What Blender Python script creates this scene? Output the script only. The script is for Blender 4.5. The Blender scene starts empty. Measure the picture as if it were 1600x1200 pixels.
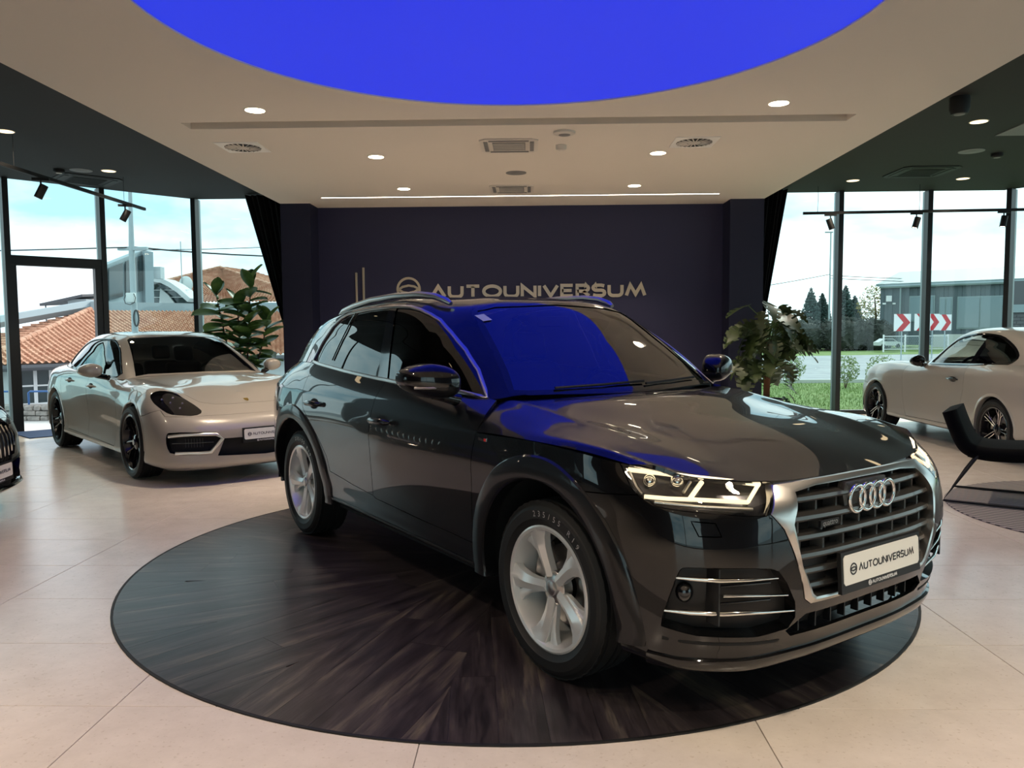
import bpy, bmesh, math, random
import numpy as np
from mathutils import Vector, Matrix
from mathutils.bvhtree import BVHTree
random.seed(7); rng = np.random.RandomState(5)
PI = math.pi
SC = bpy.context.scene
COL = SC.collection

# ------------------------------------------------------------------ camera
CAM_H = 1.4215; PITCH = 0.068615; YAW = -0.022745; ROLL = -0.006925; FPX = 1233.12
cam_d = bpy.data.cameras.new('camera'); cam = bpy.data.objects.new('camera', cam_d); COL.objects.link(cam)
cam_d.sensor_fit = 'HORIZONTAL'; cam_d.sensor_width = 36.0; cam_d.lens = 36.0 * FPX / 1600.0
cam_d.clip_start = 0.05; cam_d.clip_end = 1500
_fw = Vector((math.sin(YAW) * math.cos(PITCH), math.cos(YAW) * math.cos(PITCH), -math.sin(PITCH)))
_r = Vector((math.cos(YAW), -math.sin(YAW), 0)); _u = _r.cross(_fw)
_r2 = math.cos(ROLL) * _r + math.sin(ROLL) * _u; _u2 = -math.sin(ROLL) * _r + math.cos(ROLL) * _u
cam.matrix_world = Matrix(((_r2.x, _u2.x, -_fw.x, 0), (_r2.y, _u2.y, -_fw.y, 0), (_r2.z, _u2.z, -_fw.z, CAM_H), (0, 0, 0, 1)))
SC.camera = cam

# ------------------------------------------------------------------ view, sky, sun
vs = SC.view_settings
vs.view_transform = 'Standard'; vs.look = 'None'; vs.gamma = 1.0; vs.use_curve_mapping = False
vs.exposure = 1.05
W = bpy.data.worlds.new('cloudy_sky'); SC.world = W; W.use_nodes = True
nt = W.node_tree; nt.nodes.clear()
def _n(t, **k):
    n = nt.nodes.new(t)
    for a, b in k.items(): setattr(n, a, b)
    return n
wo = _n('ShaderNodeOutputWorld'); bg = _n('ShaderNodeBackground'); bg.inputs['Strength'].default_value = 1.02
tc = _n('ShaderNodeTexCoord'); mp = _n('ShaderNodeMapping'); mp.inputs['Scale'].default_value = (2.2, 2.2, 6.5)
nz = _n('ShaderNodeTexNoise'); nz.inputs['Scale'].default_value = 1.6; nz.inputs['Detail'].default_value = 6; nz.inputs['Roughness'].default_value = .55
rp = _n('ShaderNodeValToRGB')
rp.color_ramp.elements[0].position = .36; rp.color_ramp.elements[0].color = (.36, .55, .66, 1)
rp.color_ramp.elements[1].position = .60; rp.color_ramp.elements[1].color = (.88, .93, .95, 1)
nt.links.new(tc.outputs['Generated'], mp.inputs['Vector']); nt.links.new(mp.outputs[0], nz.inputs['Vector'])
nt.links.new(nz.outputs['Fac'], rp.inputs['Fac']); nt.links.new(rp.outputs[0], bg.inputs['Color']); nt.links.new(bg.outputs[0], wo.inputs['Surface'])
sun_d = bpy.data.lights.new('sun', 'SUN'); sun = bpy.data.objects.new('sun', sun_d); COL.objects.link(sun)
sun_d.energy = 1.2; sun_d.angle = .12; sun_d.color = (1, .95, .86)
sun.rotation_euler = (math.radians(52), 0, math.radians(150))

# ------------------------------------------------------------------ material helpers
MATS = {}
def mat(name, col=(.5, .5, .5), rough=.5, metal=0.0, coat=0.0, coat_r=.02, emit=None, estr=0.0, spec=.5, noise=None, bump=None, alpha=None, trans=0, ior=1.45):
    m = bpy.data.materials.new(name); m.use_nodes = True; t = m.node_tree; b = t.nodes['Principled BSDF']
    b.inputs['Base Color'].default_value = (*col, 1); b.inputs['Roughness'].default_value = rough; b.inputs['Metallic'].default_value = metal
    b.inputs['Coat Weight'].default_value = coat; b.inputs['Coat Roughness'].default_value = coat_r
    b.inputs['Specular IOR Level'].default_value = spec; b.inputs['IOR'].default_value = ior
    b.inputs['Transmission Weight'].default_value = trans
    if emit: b.inputs['Emission Color'].default_value = (*emit, 1); b.inputs['Emission Strength'].default_value = estr
    if noise or bump:
        co = t.nodes.new('ShaderNodeTexCoord')
    if noise:   # (scale xyz, colour2, contrast lo, hi)
        mpn = t.nodes.new('ShaderNodeMapping'); mpn.inputs['Scale'].default_value = noise[0]
        nn = t.nodes.new('ShaderNodeTexNoise'); nn.inputs['Scale'].default_value = 1; nn.inputs['Detail'].default_value = 5
        cr = t.nodes.new('ShaderNodeValToRGB'); cr.color_ramp.elements[0].position = noise[2]; cr.color_ramp.elements[1].position = noise[3]
        cr.color_ramp.elements[0].color = (*col, 1); cr.color_ramp.elements[1].color = (*noise[1], 1)
        t.links.new(co.outputs['Object'], mpn.inputs[0]); t.links.new(mpn.outputs[0], nn.inputs['Vector']); t.links.new(nn.outputs['Fac'], cr.inputs[0]); t.links.new(cr.outputs[0], b.inputs['Base Color'])
    if bump:    # (scale xyz, strength, distance)
        mpb = t.nodes.new('ShaderNodeMapping'); mpb.inputs['Scale'].default_value = bump[0]
        nb = t.nodes.new('ShaderNodeTexNoise'); nb.inputs['Scale'].default_value = 1; nb.inputs['Detail'].default_value = 4
        bb = t.nodes.new('ShaderNodeBump'); bb.inputs['Strength'].default_value = bump[1]; bb.inputs['Distance'].default_value = bump[2]
        t.links.new(co.outputs['Object'], mpb.inputs[0]); t.links.new(mpb.outputs[0], nb.inputs['Vector']); t.links.new(nb.outputs['Fac'], bb.inputs['Height']); t.links.new(bb.outputs[0], b.inputs['Normal'])
    MATS[name] = m
    return m
def glass_mat(name, tint, refl=(1, 1, 1), ior=1.5, base=0.0):
    """thin sheet of glass: tinted see-through plus mirror reflection by fresnel"""
    m = bpy.data.materials.new(name); m.use_nodes = True; t = m.node_tree; t.nodes.clear()
    o = t.nodes.new('ShaderNodeOutputMaterial'); mx = t.nodes.new('ShaderNodeMixShader'); tr = t.nodes.new('ShaderNodeBsdfTransparent'); gl = t.nodes.new('ShaderNodeBsdfGlossy')
    fr = t.nodes.new('ShaderNodeFresnel'); fr.inputs['IOR'].default_value = ior
    tr.inputs['Color'].default_value = (*tint, 1); gl.inputs['Color'].default_value = (*refl, 1); gl.inputs['Roughness'].default_value = 0.0
    geo = t.nodes.new('ShaderNodeNewGeometry'); ad = t.nodes.new('ShaderNodeMath'); ad.operation = 'ADD'; ad.inputs[1].default_value = base; ad.use_clamp = True
    t.links.new(fr.outputs[0], ad.inputs[0]); t.links.new(ad.outputs[0], mx.inputs[0]); t.links.new(tr.outputs[0], mx.inputs[1]); t.links.new(gl.outputs[0], mx.inputs[2]); t.links.new(mx.outputs[0], o.inputs[0])
    MATS[name] = m
    return m

# ------------------------------------------------------------------ object helpers
def tag(o, label=None, cat=None, group=None, kind=None):
    if label: o['label'] = label
    if cat: o['category'] = cat
    if group: o['group'] = group
    if kind: o['kind'] = kind
    return o
def empty(name, loc=(0, 0, 0), rz=0.0, label=None, cat=None, group=None, scale=1.0):
    o = bpy.data.objects.new(name, None); COL.objects.link(o); o.location = loc; o.rotation_euler = (0, 0, rz); o.empty_display_size = .1
    o.scale = (scale,) * 3
    return tag(o, label, cat, group)
def obj(name, bm, m=None, parent=None, smooth=None, free=True):
    """bmesh (or mesh) -> one mesh object; smooth = sharp-edge angle in degrees"""
    if isinstance(bm, bmesh.types.BMesh):
        me = bpy.data.meshes.new(name); bm.to_mesh(me)
        if free: bm.free()
    else: me = bm
    if smooth is not None:
        me.polygons.foreach_set('use_smooth', [True] * len(me.polygons))
        me.set_sharp_from_angle(angle=math.radians(smooth))
    o = bpy.data.objects.new(name, me); COL.objects.link(o)
    if m is not None and not me.materials:
        for q in (m if isinstance(m, (list, tuple)) else [m]): me.materials.append(MATS[q] if isinstance(q, str) else q)
    if parent is not None: o.parent = parent
    return o
def inst(name, me, parent=None, loc=(0, 0, 0), rot=(0, 0, 0), scale=None):
    o = bpy.data.objects.new(name, me); COL.objects.link(o); o.location = loc; o.rotation_euler = rot
    if scale: o.scale = scale
    if parent is not None: o.parent = parent
    return o
def dup(o, parent=None):
    c = o.copy(); COL.objects.link(c)
    if parent is not None: c.parent = parent
    for ch in list(o.children): dup(ch, c)
    return c
def box(bm, lo, hi, mi=0, rot=None, org=None):
    vs_ = [Vector((x, y, z)) for x in (lo[0], hi[0]) for y in (lo[1], hi[1]) for z in (lo[2], hi[2])]
    if rot is not None: vs_ = [org + rot @ (v - org) for v in vs_]
    v = [bm.verts.new(p) for p in vs_]
    for f in ((0, 1, 3, 2), (4, 6, 7, 5), (0, 4, 5, 1), (2, 3, 7, 6), (0, 2, 6, 4), (1, 5, 7, 3)):
        fc = bm.faces.new([v[i] for i in f]); fc.material_index = mi
    return v
def bevbox(lo, hi, r=.01, seg=2):
    bm = bmesh.new(); box(bm, lo, hi)
    bmesh.ops.bevel(bm, geom=list(bm.edges), offset=r, segments=seg, affect='EDGES', profile=.5)
    return bm
def bm_box(lo, hi):
    bm = bmesh.new(); box(bm, lo, hi); return bm
def frame_of(d):
    d = d.normalized(); a = Vector((0, 0, 1)) if abs(d.z) < .9 else Vector((1, 0, 0))
    s = d.cross(a).normalized(); return s, s.cross(d).normalized()
def tube(bm, pts, r, n=8, closed=False, cap=True, mi=0):
    pts = [Vector(p) for p in pts]; N = len(pts); rs = r if isinstance(r, (list, tuple)) else [r] * N
    rings = []; s = None
    for i, p in enumerate(pts):
        if closed: d = (pts[(i + 1) % N] - pts[i - 1])
        else: d = pts[min(i + 1, N - 1)] - pts[max(i - 1, 0)]
        d.normalize()
        if s is None: s, t = frame_of(d)
        else:
            s = (s - d * s.dot(d)).normalized(); t = s.cross(d).normalized()
        rings.append([bm.verts.new(p + rs[i] * (math.cos(2 * PI * k / n) * s + math.sin(2 * PI * k / n) * t)) for k in range(n)])
    for i in range(N if closed else N - 1):
        a, b = rings[i], rings[(i + 1) % N]
        for k in range(n):
            f = bm.faces.new((a[k], a[(k + 1) % n], b[(k + 1) % n], b[k])); f.material_index = mi
    if cap and not closed:
        bm.faces.new(rings[0]).material_index = mi; bm.faces.new(rings[-1][::-1]).material_index = mi
    return rings
def bm_tube(pts, r, n=8, closed=False):
    bm = bmesh.new(); tube(bm, pts, r, n, closed); bmesh.ops.recalc_face_normals(bm, faces=bm.faces); return bm
def lathe(bm, prof, n=32, axis='z', org=(0, 0, 0), closed=False, mi=0):
    """prof: list of (radius, height) ; closed joins last to first"""
    rings = []
    for (r, h) in prof:
        ring = []
        for k in range(n):
            a = 2 * PI * k / n; c, s = r * math.cos(a), r * math.sin(a)
            p = (c, s, h) if axis == 'z' else ((c, h, s) if axis == 'y' else (h, c, s))
            ring.append(bm.verts.new((p[0] + org[0], p[1] + org[1], p[2] + org[2])))
        rings.append(ring)
    M = len(rings)
    for i in range(M if closed else M - 1):
        a, b = rings[i], rings[(i + 1) % M]
        for k in range(n):
            f = bm.faces.new((a[k], a[(k + 1) % n], b[(k + 1) % n], b[k])); f.material_index = mi
    return rings
def bm_lathe(prof, n=32, axis='z', cap=True, closed=False):
    bm = bmesh.new(); r = lathe(bm, prof, n, axis, closed=closed)
    if cap and not closed:
        for ring in (r[0], r[-1]):
            try: bm.faces.new(ring)
            except ValueError: pass
    bmesh.ops.remove_doubles(bm, verts=bm.verts, dist=1e-6)
    bmesh.ops.recalc_face_normals(bm, faces=bm.faces); return bm
def prism(bm, poly, d0, d1, to3d, mi=0):
    """extrude a 2D outline between two depths; to3d(u, v, d) -> point"""
    a = [bm.verts.new(to3d(u, v, d0)) for u, v in poly]; b = [bm.verts.new(to3d(u, v, d1)) for u, v in poly]; n = len(poly)
    fs = [bm.faces.new(a), bm.faces.new(b[::-1])]
    for i in range(n): fs.append(bm.faces.new((a[i], b[i], b[(i + 1) % n], a[(i + 1) % n])))
    for f in fs: f.material_index = mi
    return fs
def bm_prism(poly, d0, d1, to3d):
    bm = bmesh.new(); prism(bm, poly, d0, d1, to3d); bmesh.ops.recalc_face_normals(bm, faces=bm.faces); return bm
def ribbon2d(bm, pts, w, d0, d1, to3d, closed=False, mi=0):
    """a stroke of width w along a 2D polyline, mitred, extruded from depth d0 to d1"""
    P = [Vector(p) for p in pts]; N = len(P); L, R = [], []
    for i in range(N):
        a = P[i] - P[i - 1] if (i > 0 or closed) else P[1] - P[0]
        b = P[(i + 1) % N] - P[i] if (i < N - 1 or closed) else a
        a = a.normalized(); b = b.normalized(); na = Vector((-a.y, a.x)); nb = Vector((-b.y, b.x)); m = (na + nb)
        m = m.normalized() if m.length > 1e-6 else na
        k = min(1 / max(m.dot(na), .35), 2.2) * w / 2
        L.append(P[i] + m * k); R.append(P[i] - m * k)
    for i in range(N if closed else N - 1):
        j = (i + 1) % N
        prism(bm, [L[i], L[j], R[j], R[i]], d0, d1, to3d, mi)
def recalc(bm):
    bmesh.ops.remove_doubles(bm, verts=bm.verts, dist=1e-5); bmesh.ops.recalc_face_normals(bm, faces=bm.faces); return bm
def arc(cx, cy, rx, ry, a0, a1, n=10):
    return [(cx + rx * math.cos(math.radians(a0 + (a1 - a0) * i / n)), cy + ry * math.sin(math.radians(a0 + (a1 - a0) * i / n))) for i in range(n + 1)]

# ------------------------------------------------------------------ lettering (stroke alphabet used on the wall sign and the plates)
def _glyphs():
    G = {}
    G['A'] = (1.0, [[(0, 0), (.5, 1), (1.0, 0)]])          # no crossbar
    G['U'] = (.95, [[(0, 1), (0, .38)] + arc(.3, .34, .3, .34, 180, 270, 5) + arc(.65, .34, .3, .34, 270, 360, 5) + [(.95, 1)]])
    G['T'] = (.95, [[(0, 1), (.95, 1)], [(.475, 1), (.475, 0)]])
    G['O'] = (1.25, [arc(.625, .5, .625, .5, 0, 360, 22)[:-1]])
    G['N'] = (.95, [[(0, 0), (0, 1), (.95, 0), (.95, 1)]])
    G['I'] = (.0, [[(0, 0), (0, 1)]])
    G['V'] = (1.0, [[(0, 1), (.5, 0), (1.0, 1)]])
    G['E'] = (.8, [[(.8, 1), (0, 1), (0, 0), (.8, 0)], [(0, .52), (.72, .52)]])
    G['R'] = (.85, [[(0, 0), (0, 1), (.55, 1)] + arc(.55, .72, .28, .28, 90, -90, 6) + [(0, .44)], [(.45, .44), (.88, 0)]])
    G['S'] = (.85, [[(.82, .93)] + [(.6, 1), (.25, 1)] + arc(.25, .76, .25, .24, 90, 270, 6) + arc(.6, .26, .25, .26, 90, -90, 6) + [(.22, 0), (0, .08)]])
    G['M'] = (1.35, [[(0, 0), (.28, 1), (.675, .12), (1.07, 1), (1.35, 0)]])
    return G
GL = _glyphs()
def text_strokes(text, h, gap=.33):
    x = 0; out = []
    for ch in text:
        w, st = GL[ch]
        out.append((ch, [[(x + px * h, py * h) for px, py in s] for s in st], x)); x += (w + gap) * h
    return out, x - gap * h
def emblem_strokes(r, cx=0, cy=0):
    """ring with a lens-shaped swoosh"""
    ring = [(cx + r * math.cos(a), cy + r * math.sin(a)) for a in np.linspace(0, 2 * PI, 33)[:-1]]
    up = [(cx + x * r, cy + y * r) for x, y in ((-.9, -.02), (-.55, .22), (0, .34), (.5, .26), (.88, .05))]
    dn = [(cx + x * r, cy + y * r) for x, y in ((-.88, -.05), (-.5, -.26), (0, -.34), (.55, -.22), (.9, .02))]
    return ring, up, dn
def text_mesh(bm, text, h, w, d0, d1, to3d, x0=0, y0=0, emblem=False, gap=.33):
    if emblem:
        r = h * .82; rg, up, dn = emblem_strokes(r, x0 + r, y0 + h * .5)
        ribbon2d(bm, rg, w, d0, d1, to3d, True); ribbon2d(bm, up, w, d0, d1, to3d); ribbon2d(bm, dn, w, d0, d1, to3d); x0 += 2 * r + h * .7
    st, tw = text_strokes(text, h, gap)
    for ch, ss, _x in st:
        for s in ss: ribbon2d(bm, [(x0 + a, y0 + b) for a, b in s], w, d0, d1, to3d, ch == 'O')
    return x0 + tw
# ------------------------------------------------------------------ spline surfaces for car bodies
def herm(t, ts, crease=()):
    K = len(t); t = np.array(t, float); Dl = np.zeros((K, K)); Dr = np.zeros((K, K)); I = np.eye(K)
    def fd(i): return (I[i + 1] - I[i]) / (t[i + 1] - t[i])
    for i in range(K):
        if i == 0: Dl[i] = Dr[i] = fd(0)
        elif i == K - 1: Dl[i] = Dr[i] = fd(K - 2)
        elif i in crease: Dl[i] = fd(i - 1); Dr[i] = fd(i)
        else:
            h0, h1 = t[i] - t[i - 1], t[i + 1] - t[i]; Dl[i] = Dr[i] = (fd(i - 1) * h1 + fd(i) * h0) / (h0 + h1)
    Wm = np.zeros((len(ts), K))
    for n, x in enumerate(ts):
        i = min(max(np.searchsorted(t, x, side='right') - 1, 0), K - 2); h = t[i + 1] - t[i]; s = (x - t[i]) / h
        Wm[n] = (2*s**3 - 3*s**2 + 1) * I[i] + (s**3 - 2*s**2 + s) * h * Dr[i] + (-2*s**3 + 3*s**2) * I[i + 1] + (s**3 - s**2) * h * Dl[i + 1]
    return Wm
def knots_of(C):     # C: A x B x 3 -> knots along B
    d = np.linalg.norm(np.diff(C, axis=1), axis=2).mean(axis=0); return np.concatenate([[0], np.cumsum(np.maximum(d, 1e-3))])
def span_samples(t, step, lo, hi):
    ts = []; at = {}
    for i in range(lo, hi):
        n = max(2, int(round((t[i + 1] - t[i]) / step))); at[i] = len(ts)
        ts += list(np.linspace(t[i], t[i + 1], n, endpoint=False))
    at[hi] = len(ts); ts.append(t[hi]); return np.array(ts), at
def patch(rows, du=.035, dv=.03, sym0=False, sym1=False, crease=(), ccrease=()):
    """rows of control points -> dense grid. returns P (M x N x 3), row index map, column index map"""
    C = np.array(rows, float); K = C.shape[1]; fl = np.array([1, -1, 1.])
    off = 0
    if sym0: C = np.concatenate([C[:, 1:2] * fl, C], axis=1); off = 1
    if sym1: C = np.concatenate([C, C[:, -2:-1] * fl], axis=1)
    tc_ = knots_of(C); tr_ = knots_of(C.transpose(1, 0, 2))
    us, uat = span_samples(tc_, du, off, off + K - 1); vs_, vat = span_samples(tr_, dv, 0, C.shape[0] - 1)
    WU = herm(tc_, us, [c + off for c in ccrease]); WV = herm(tr_, vs_, crease)
    P = np.einsum('ua,rak->ruk', WU, C); P = np.einsum('vr,ruk->vuk', WV, P)
    return P, vat, {k - off: v for k, v in uat.items()}
def grid_bm(P, keep=None, flip=False):
    bm = bmesh.new(); M, N, _ = P.shape
    V = [[bm.verts.new(P[i, j]) for j in range(N)] for i in range(M)]
    for i in range(M - 1):
        for j in range(N - 1):
            if keep is not None and not keep(i, j): continue
            q = (V[i][j], V[i][j + 1], V[i + 1][j + 1], V[i + 1][j])
            try: bm.faces.new(q[::-1] if flip else q)
            except ValueError: pass
    bmesh.ops.remove_doubles(bm, verts=bm.verts, dist=2e-5)
    lone = [v for v in bm.verts if not v.link_faces]
    bmesh.ops.delete(bm, geom=lone, context='VERTS'); bm.normal_update()
    c0 = Vector((0, 0, .6)); s_ = 0.0
    for f in bm.faces:
        d = f.calc_center_median() - c0; d.x *= .35; d.y += .001; s_ += f.normal.dot(d) * f.calc_area()
    if s_ < 0: bmesh.ops.reverse_faces(bm, faces=bm.faces); bm.normal_update()
    return bm
def bvh_of(*bms):
    vs_, fs = [], []
    for bm in bms:
        o = len(vs_); bm.verts.index_update(); vs_ += [v.co.copy() for v in bm.verts]; fs += [[v.index + o for v in f.verts] for f in bm.faces]
    return BVHTree.FromPolygons(vs_, fs)
SIDE = (Vector((1, 0, 0)), Vector((0, 0, 1)), Vector((0, 1, 0)))       # u = x, v = z, seen from +y
FRONT = (Vector((0, 1, 0)), Vector((0, 0, 1)), Vector((1, 0, 0)))      # u = y, v = z, seen from +x
REAR = (Vector((0, 1, 0)), Vector((0, 0, 1)), Vector((-1, 0, 0)))
TOP = (Vector((1, 0, 0)), Vector((0, 1, 0)), Vector((0, 0, 1)))
def oblique(deg):
    a = math.radians(deg); d = Vector((math.cos(a), math.sin(a), 0)); return (Vector((-math.sin(a), math.cos(a), 0)), Vector((0, 0, 1)), d)
def on(bvh, view, u, v, off=0.0):
    """point of the surface seen at (u, v) in a view, pushed out along the normal"""
    o = view[0] * u + view[1] * v + view[2] * 6; hit = bvh.ray_cast(o, -view[2])
    if hit[0] is None:
        return None, None
    n = hit[1]
    if n.dot(view[2]) < 0: n = -n
    return hit[0] + n * off, n
def inside(poly, x, y):
    c = False; n = len(poly); j = n - 1
    for i in range(n):
        xi, yi = poly[i]; xj, yj = poly[j]
        if (yi > y) != (yj > y) and x < (xj - xi) * (y - yi) / (yj - yi) + xi: c = not c
        j = i
    return c
def carve(bm, poly, view, nmin=.05, flt=None):
    """cut the outline into the mesh, return the faces inside"""
    e1, e2, d = view; us = [p[0] for p in poly]; vv = [p[1] for p in poly]; lo = (min(us), min(vv)); hi = (max(us), max(vv))
    bm.normal_update()
    def ok(f):
        if abs(f.normal.dot(d)) < nmin: return False
        return flt is None or flt(f.calc_center_median())
    def bb(f):
        a = [v.co.dot(e1) for v in f.verts]; b = [v.co.dot(e2) for v in f.verts]; return min(a), max(a), min(b), max(b)
    pool = {f: bb(f) for f in bm.faces if ok(f)}
    pool = {f: b for f, b in pool.items() if b[1] >= lo[0] and b[0] <= hi[0] and b[3] >= lo[1] and b[2] <= hi[1]}
    n = len(poly); eps = 1e-4
    for i in range(n):
        a, b = Vector(poly[i]), Vector(poly[(i + 1) % n]); s = b - a
        if s.length < 1e-6: continue
        x0, x1, y0, y1 = min(a.x, b.x) - eps, max(a.x, b.x) + eps, min(a.y, b.y) - eps, max(a.y, b.y) + eps
        fs = [f for f, q in pool.items() if f.is_valid and q[1] >= x0 and q[0] <= x1 and q[3] >= y0 and q[2] <= y1]
        if not fs: continue
        co = e1 * a.x + e2 * a.y; no = (e1 * -s.y + e2 * s.x).normalized()
        geom = set(fs)
        for f in fs: geom.update(f.edges); geom.update(f.verts)
        r = bmesh.ops.bisect_plane(bm, geom=list(geom), dist=1e-5, plane_co=co, plane_no=no)
        new = [g for g in r['geom'] if isinstance(g, bmesh.types.BMFace)]
        touched = set(new)
        for g in r['geom_cut']:
            touched.update(g.link_faces)
        for f in touched:
            if f.is_valid: pool[f] = bb(f)
        pool = {f: q for f, q in pool.items() if f.is_valid}
    bm.normal_update(); res = []
    for f in pool:
        if not f.is_valid or not ok(f): continue
        c = f.calc_center_median()
        if inside(poly, c.dot(e1), c.dot(e2)): res.append(f)
    return res
def take(bm, faces, remove=True):
    nb = bmesh.new(); mp_ = {}
    for f in faces:
        q = []
        for v in f.verts:
            if v not in mp_: mp_[v] = nb.verts.new(v.co)
            q.append(mp_[v])
        try: nb.faces.new(q)
        except ValueError: pass
    if remove: bmesh.ops.delete(bm, geom=list(faces), context='FACES')
    nb.normal_update(); return nb
def mirrored(bm, join=True):
    """the other half in y; joined into the same bmesh (sym) or as its own"""
    src = [(f, [v for v in f.verts]) for f in bm.faces]; tgt = bm if join else bmesh.new(); mp_ = {}
    for f, vv in src:
        q = []
        for v in vv:
            if v not in mp_: mp_[v] = tgt.verts.new((v.co.x, -v.co.y, v.co.z))
            q.append(mp_[v])
        try: tgt.faces.new(q[::-1])
        except ValueError: pass
    if join: bmesh.ops.remove_doubles(tgt, verts=tgt.verts, dist=3e-4)
    tgt.normal_update(); return tgt
def rim(bm, gap=.0022, depth=.014):
    """draw a panel's edge back a little and fold it inwards, so panels part along a dark gap"""
    bmesh.ops.remove_doubles(bm, verts=bm.verts, dist=4e-4); bm.normal_update()
    be = [e for e in bm.edges if len(e.link_faces) == 1]; mv = {}
    for e in be:
        f = e.link_faces[0]; t = (e.verts[1].co - e.verts[0].co)
        if t.length < 1e-7: continue
        n = f.normal.cross(t.normalized())
        if n.dot(f.calc_center_median() - e.verts[0].co) < 0: n = -n
        for v in e.verts: mv.setdefault(v, []).append(n)
    nor = {v: v.normal.copy() for v in mv}
    for v, ns in mv.items():
        s = Vector((0, 0, 0))
        for n in ns: s += n
        if s.length > 1e-6: v.co += s.normalized() * gap
    if depth:
        r = bmesh.ops.extrude_edge_only(bm, edges=be); new = [g for g in r['geom'] if isinstance(g, bmesh.types.BMVert)]
        for nv in new:
            src = None
            for e in nv.link_edges:
                o = e.other_vert(nv)
                if o in nor: src = o; break
            if src is not None: nv.co -= nor[src] * depth
    bm.normal_update(); return bm
def strip(path, view, bvh, w, h=.004, off=.001, closed=False, prof=None):
    """raised moulding following an outline on the surface. prof: list of (across -.5...5, height factor)"""
    prof = prof or [(-.5, -.6), (-.5, .7), (-.3, 1), (.3, 1), (.5, .7), (.5, -.6)]
    bm = bmesh.new(); pts = []
    for p in path:
        q, n = on(bvh, view, p[0], p[1])
        if q is not None: pts.append((q, n))
    N = len(pts); rings = []
    for i, (q, n) in enumerate(pts):
        d = (pts[(i + 1) % N][0] - pts[i - 1][0]) if closed else (pts[min(i + 1, N - 1)][0] - pts[max(i - 1, 0)][0])
        d.normalize(); s = n.cross(d).normalized(); ww = w[i] if isinstance(w, (list, tuple)) else w
        rings.append([bm.verts.new(q + s * a * ww + n * (off + h * b)) for a, b in prof])
    m = len(prof)
    for i in range(N if closed else N - 1):
        a, b = rings[i], rings[(i + 1) % N]
        for k in range(m - 1): bm.faces.new((a[k], a[k + 1], b[k + 1], b[k]))
    if not closed and N > 1:
        bm.faces.new(rings[0]); bm.faces.new(rings[-1][::-1])
    bmesh.ops.recalc_face_normals(bm, faces=bm.faces); return bm
def dense(poly, step=.03, closed=True):
    out = []; n = len(poly)
    for i in range(n if closed else n - 1):
        a, b = Vector(poly[i]), Vector(poly[(i + 1) % n]); k = max(1, int((b - a).length / step))
        out += [tuple(a + (b - a) * (j / k)) for j in range(k)]
    if not closed: out.append(tuple(poly[-1]))
    return out
def smooth_poly(poly, it=2, closed=True, keep=()):
    """Chaikin corner cutting"""
    P = [Vector(p) for p in poly]
    for _ in range(it):
        Q = []; n = len(P)
        rngs = range(n) if closed else range(n - 1)
        if not closed: Q.append(P[0])
        for i in rngs:
            a, b = P[i], P[(i + 1) % n]; Q += [a * .75 + b * .25, a * .25 + b * .75]
        if not closed: Q.append(P[-1])
        P = Q
    return [tuple(p) for p in P]
def circle(cx, cz, r, n=48): return [(cx + r * math.cos(2 * PI * i / n), cz + r * math.sin(2 * PI * i / n)) for i in range(n)]
def pair(name, bm, m, parent, smooth=40, label=None):
    """left and right copy of a side part"""
    mb = mirrored(bm, False); a = obj(name, bm, m, parent, smooth); b = obj(name, mb, m, parent, smooth)
    return a, b
def on_side(bm, sgn):
    return bm if sgn > 0 else mirrored(bm, False)
# ------------------------------------------------------------------ shared materials
mat('grey_paint', (.0040, .0040, .0048), .34, .35, 1.0, .012, noise=((900, 900, 900), (.0085, .0082, .0082), .45, .6), spec=.10)
mat('grey_flare', (.008, .008, .009), .38, .2, .6, .06, spec=.2)
mat('beige_paint', (.37, .338, .292), .30, .10, 1.0, .012, spec=.2)
mat('white_paint', (.47, .445, .395), .30, .15, 1.0, .012, spec=.2)
mat('black_paint', (.006, .006, .007), .2, .3, 1.0, .01)
mat('black_plastic', (.007, .007, .0075), .45)
mat('gloss_black', (.006, .006, .007), .08, 0, .6)
mat('dark_cavity', (.006, .006, .006), .8)
mat('rubber', (.007, .007, .0075), .55, bump=((60, 60, 60), .15, .002))
mat('tread_rubber', (.005, .005, .0055), .7)
mat('chrome', (.78, .77, .74), .08, 1.0)
mat('satin_silver', (.62, .60, .57), .30, 1.0)
mat('rim_silver', (.78, .78, .77), .30, .55, .5)
mat('rim_black', (.012, .012, .013), .22, .4, .6)
mat('rim_edge', (.72, .72, .72), .18, 1.0)
mat('brake_metal', (.30, .29, .28), .4, 1.0)
mat('slat_grey', (.095, .09, .085), .36, .75, .3)
mat('plate_white', (.80, .78, .72), .35)
mat('plate_ink', (.012, .012, .015), .4)
mat('plate_ink_white', (.75, .75, .75), .4)
mat('red_enamel', (.55, .02, .02), .3)
mat('gold', (.75, .5, .12), .25, 1.0)
mat('drl', (.9, .85, .7), .4, emit=(1.0, .80, .50), estr=.62)
mat('lamp_inner', (.05, .05, .055), .2, .7)
mat('taillight', (.35, .01, .01), .15, 0, .8)
mat('leather_black', (.010, .010, .011), .5)
mat('roof_lining', (.05, .05, .05), .8)
mat('mirror_glass', (.8, .8, .8), .02, 1.0)
glass_mat('windscreen_glass', (.30, .31, .31), base=.10)
glass_mat('privacy_glass', (.035, .037, .04), base=.03)
glass_mat('side_clear_glass', (.72, .78, .77), base=.02)
glass_mat('clear_lens', (.95, .95, .95), base=.02)
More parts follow.
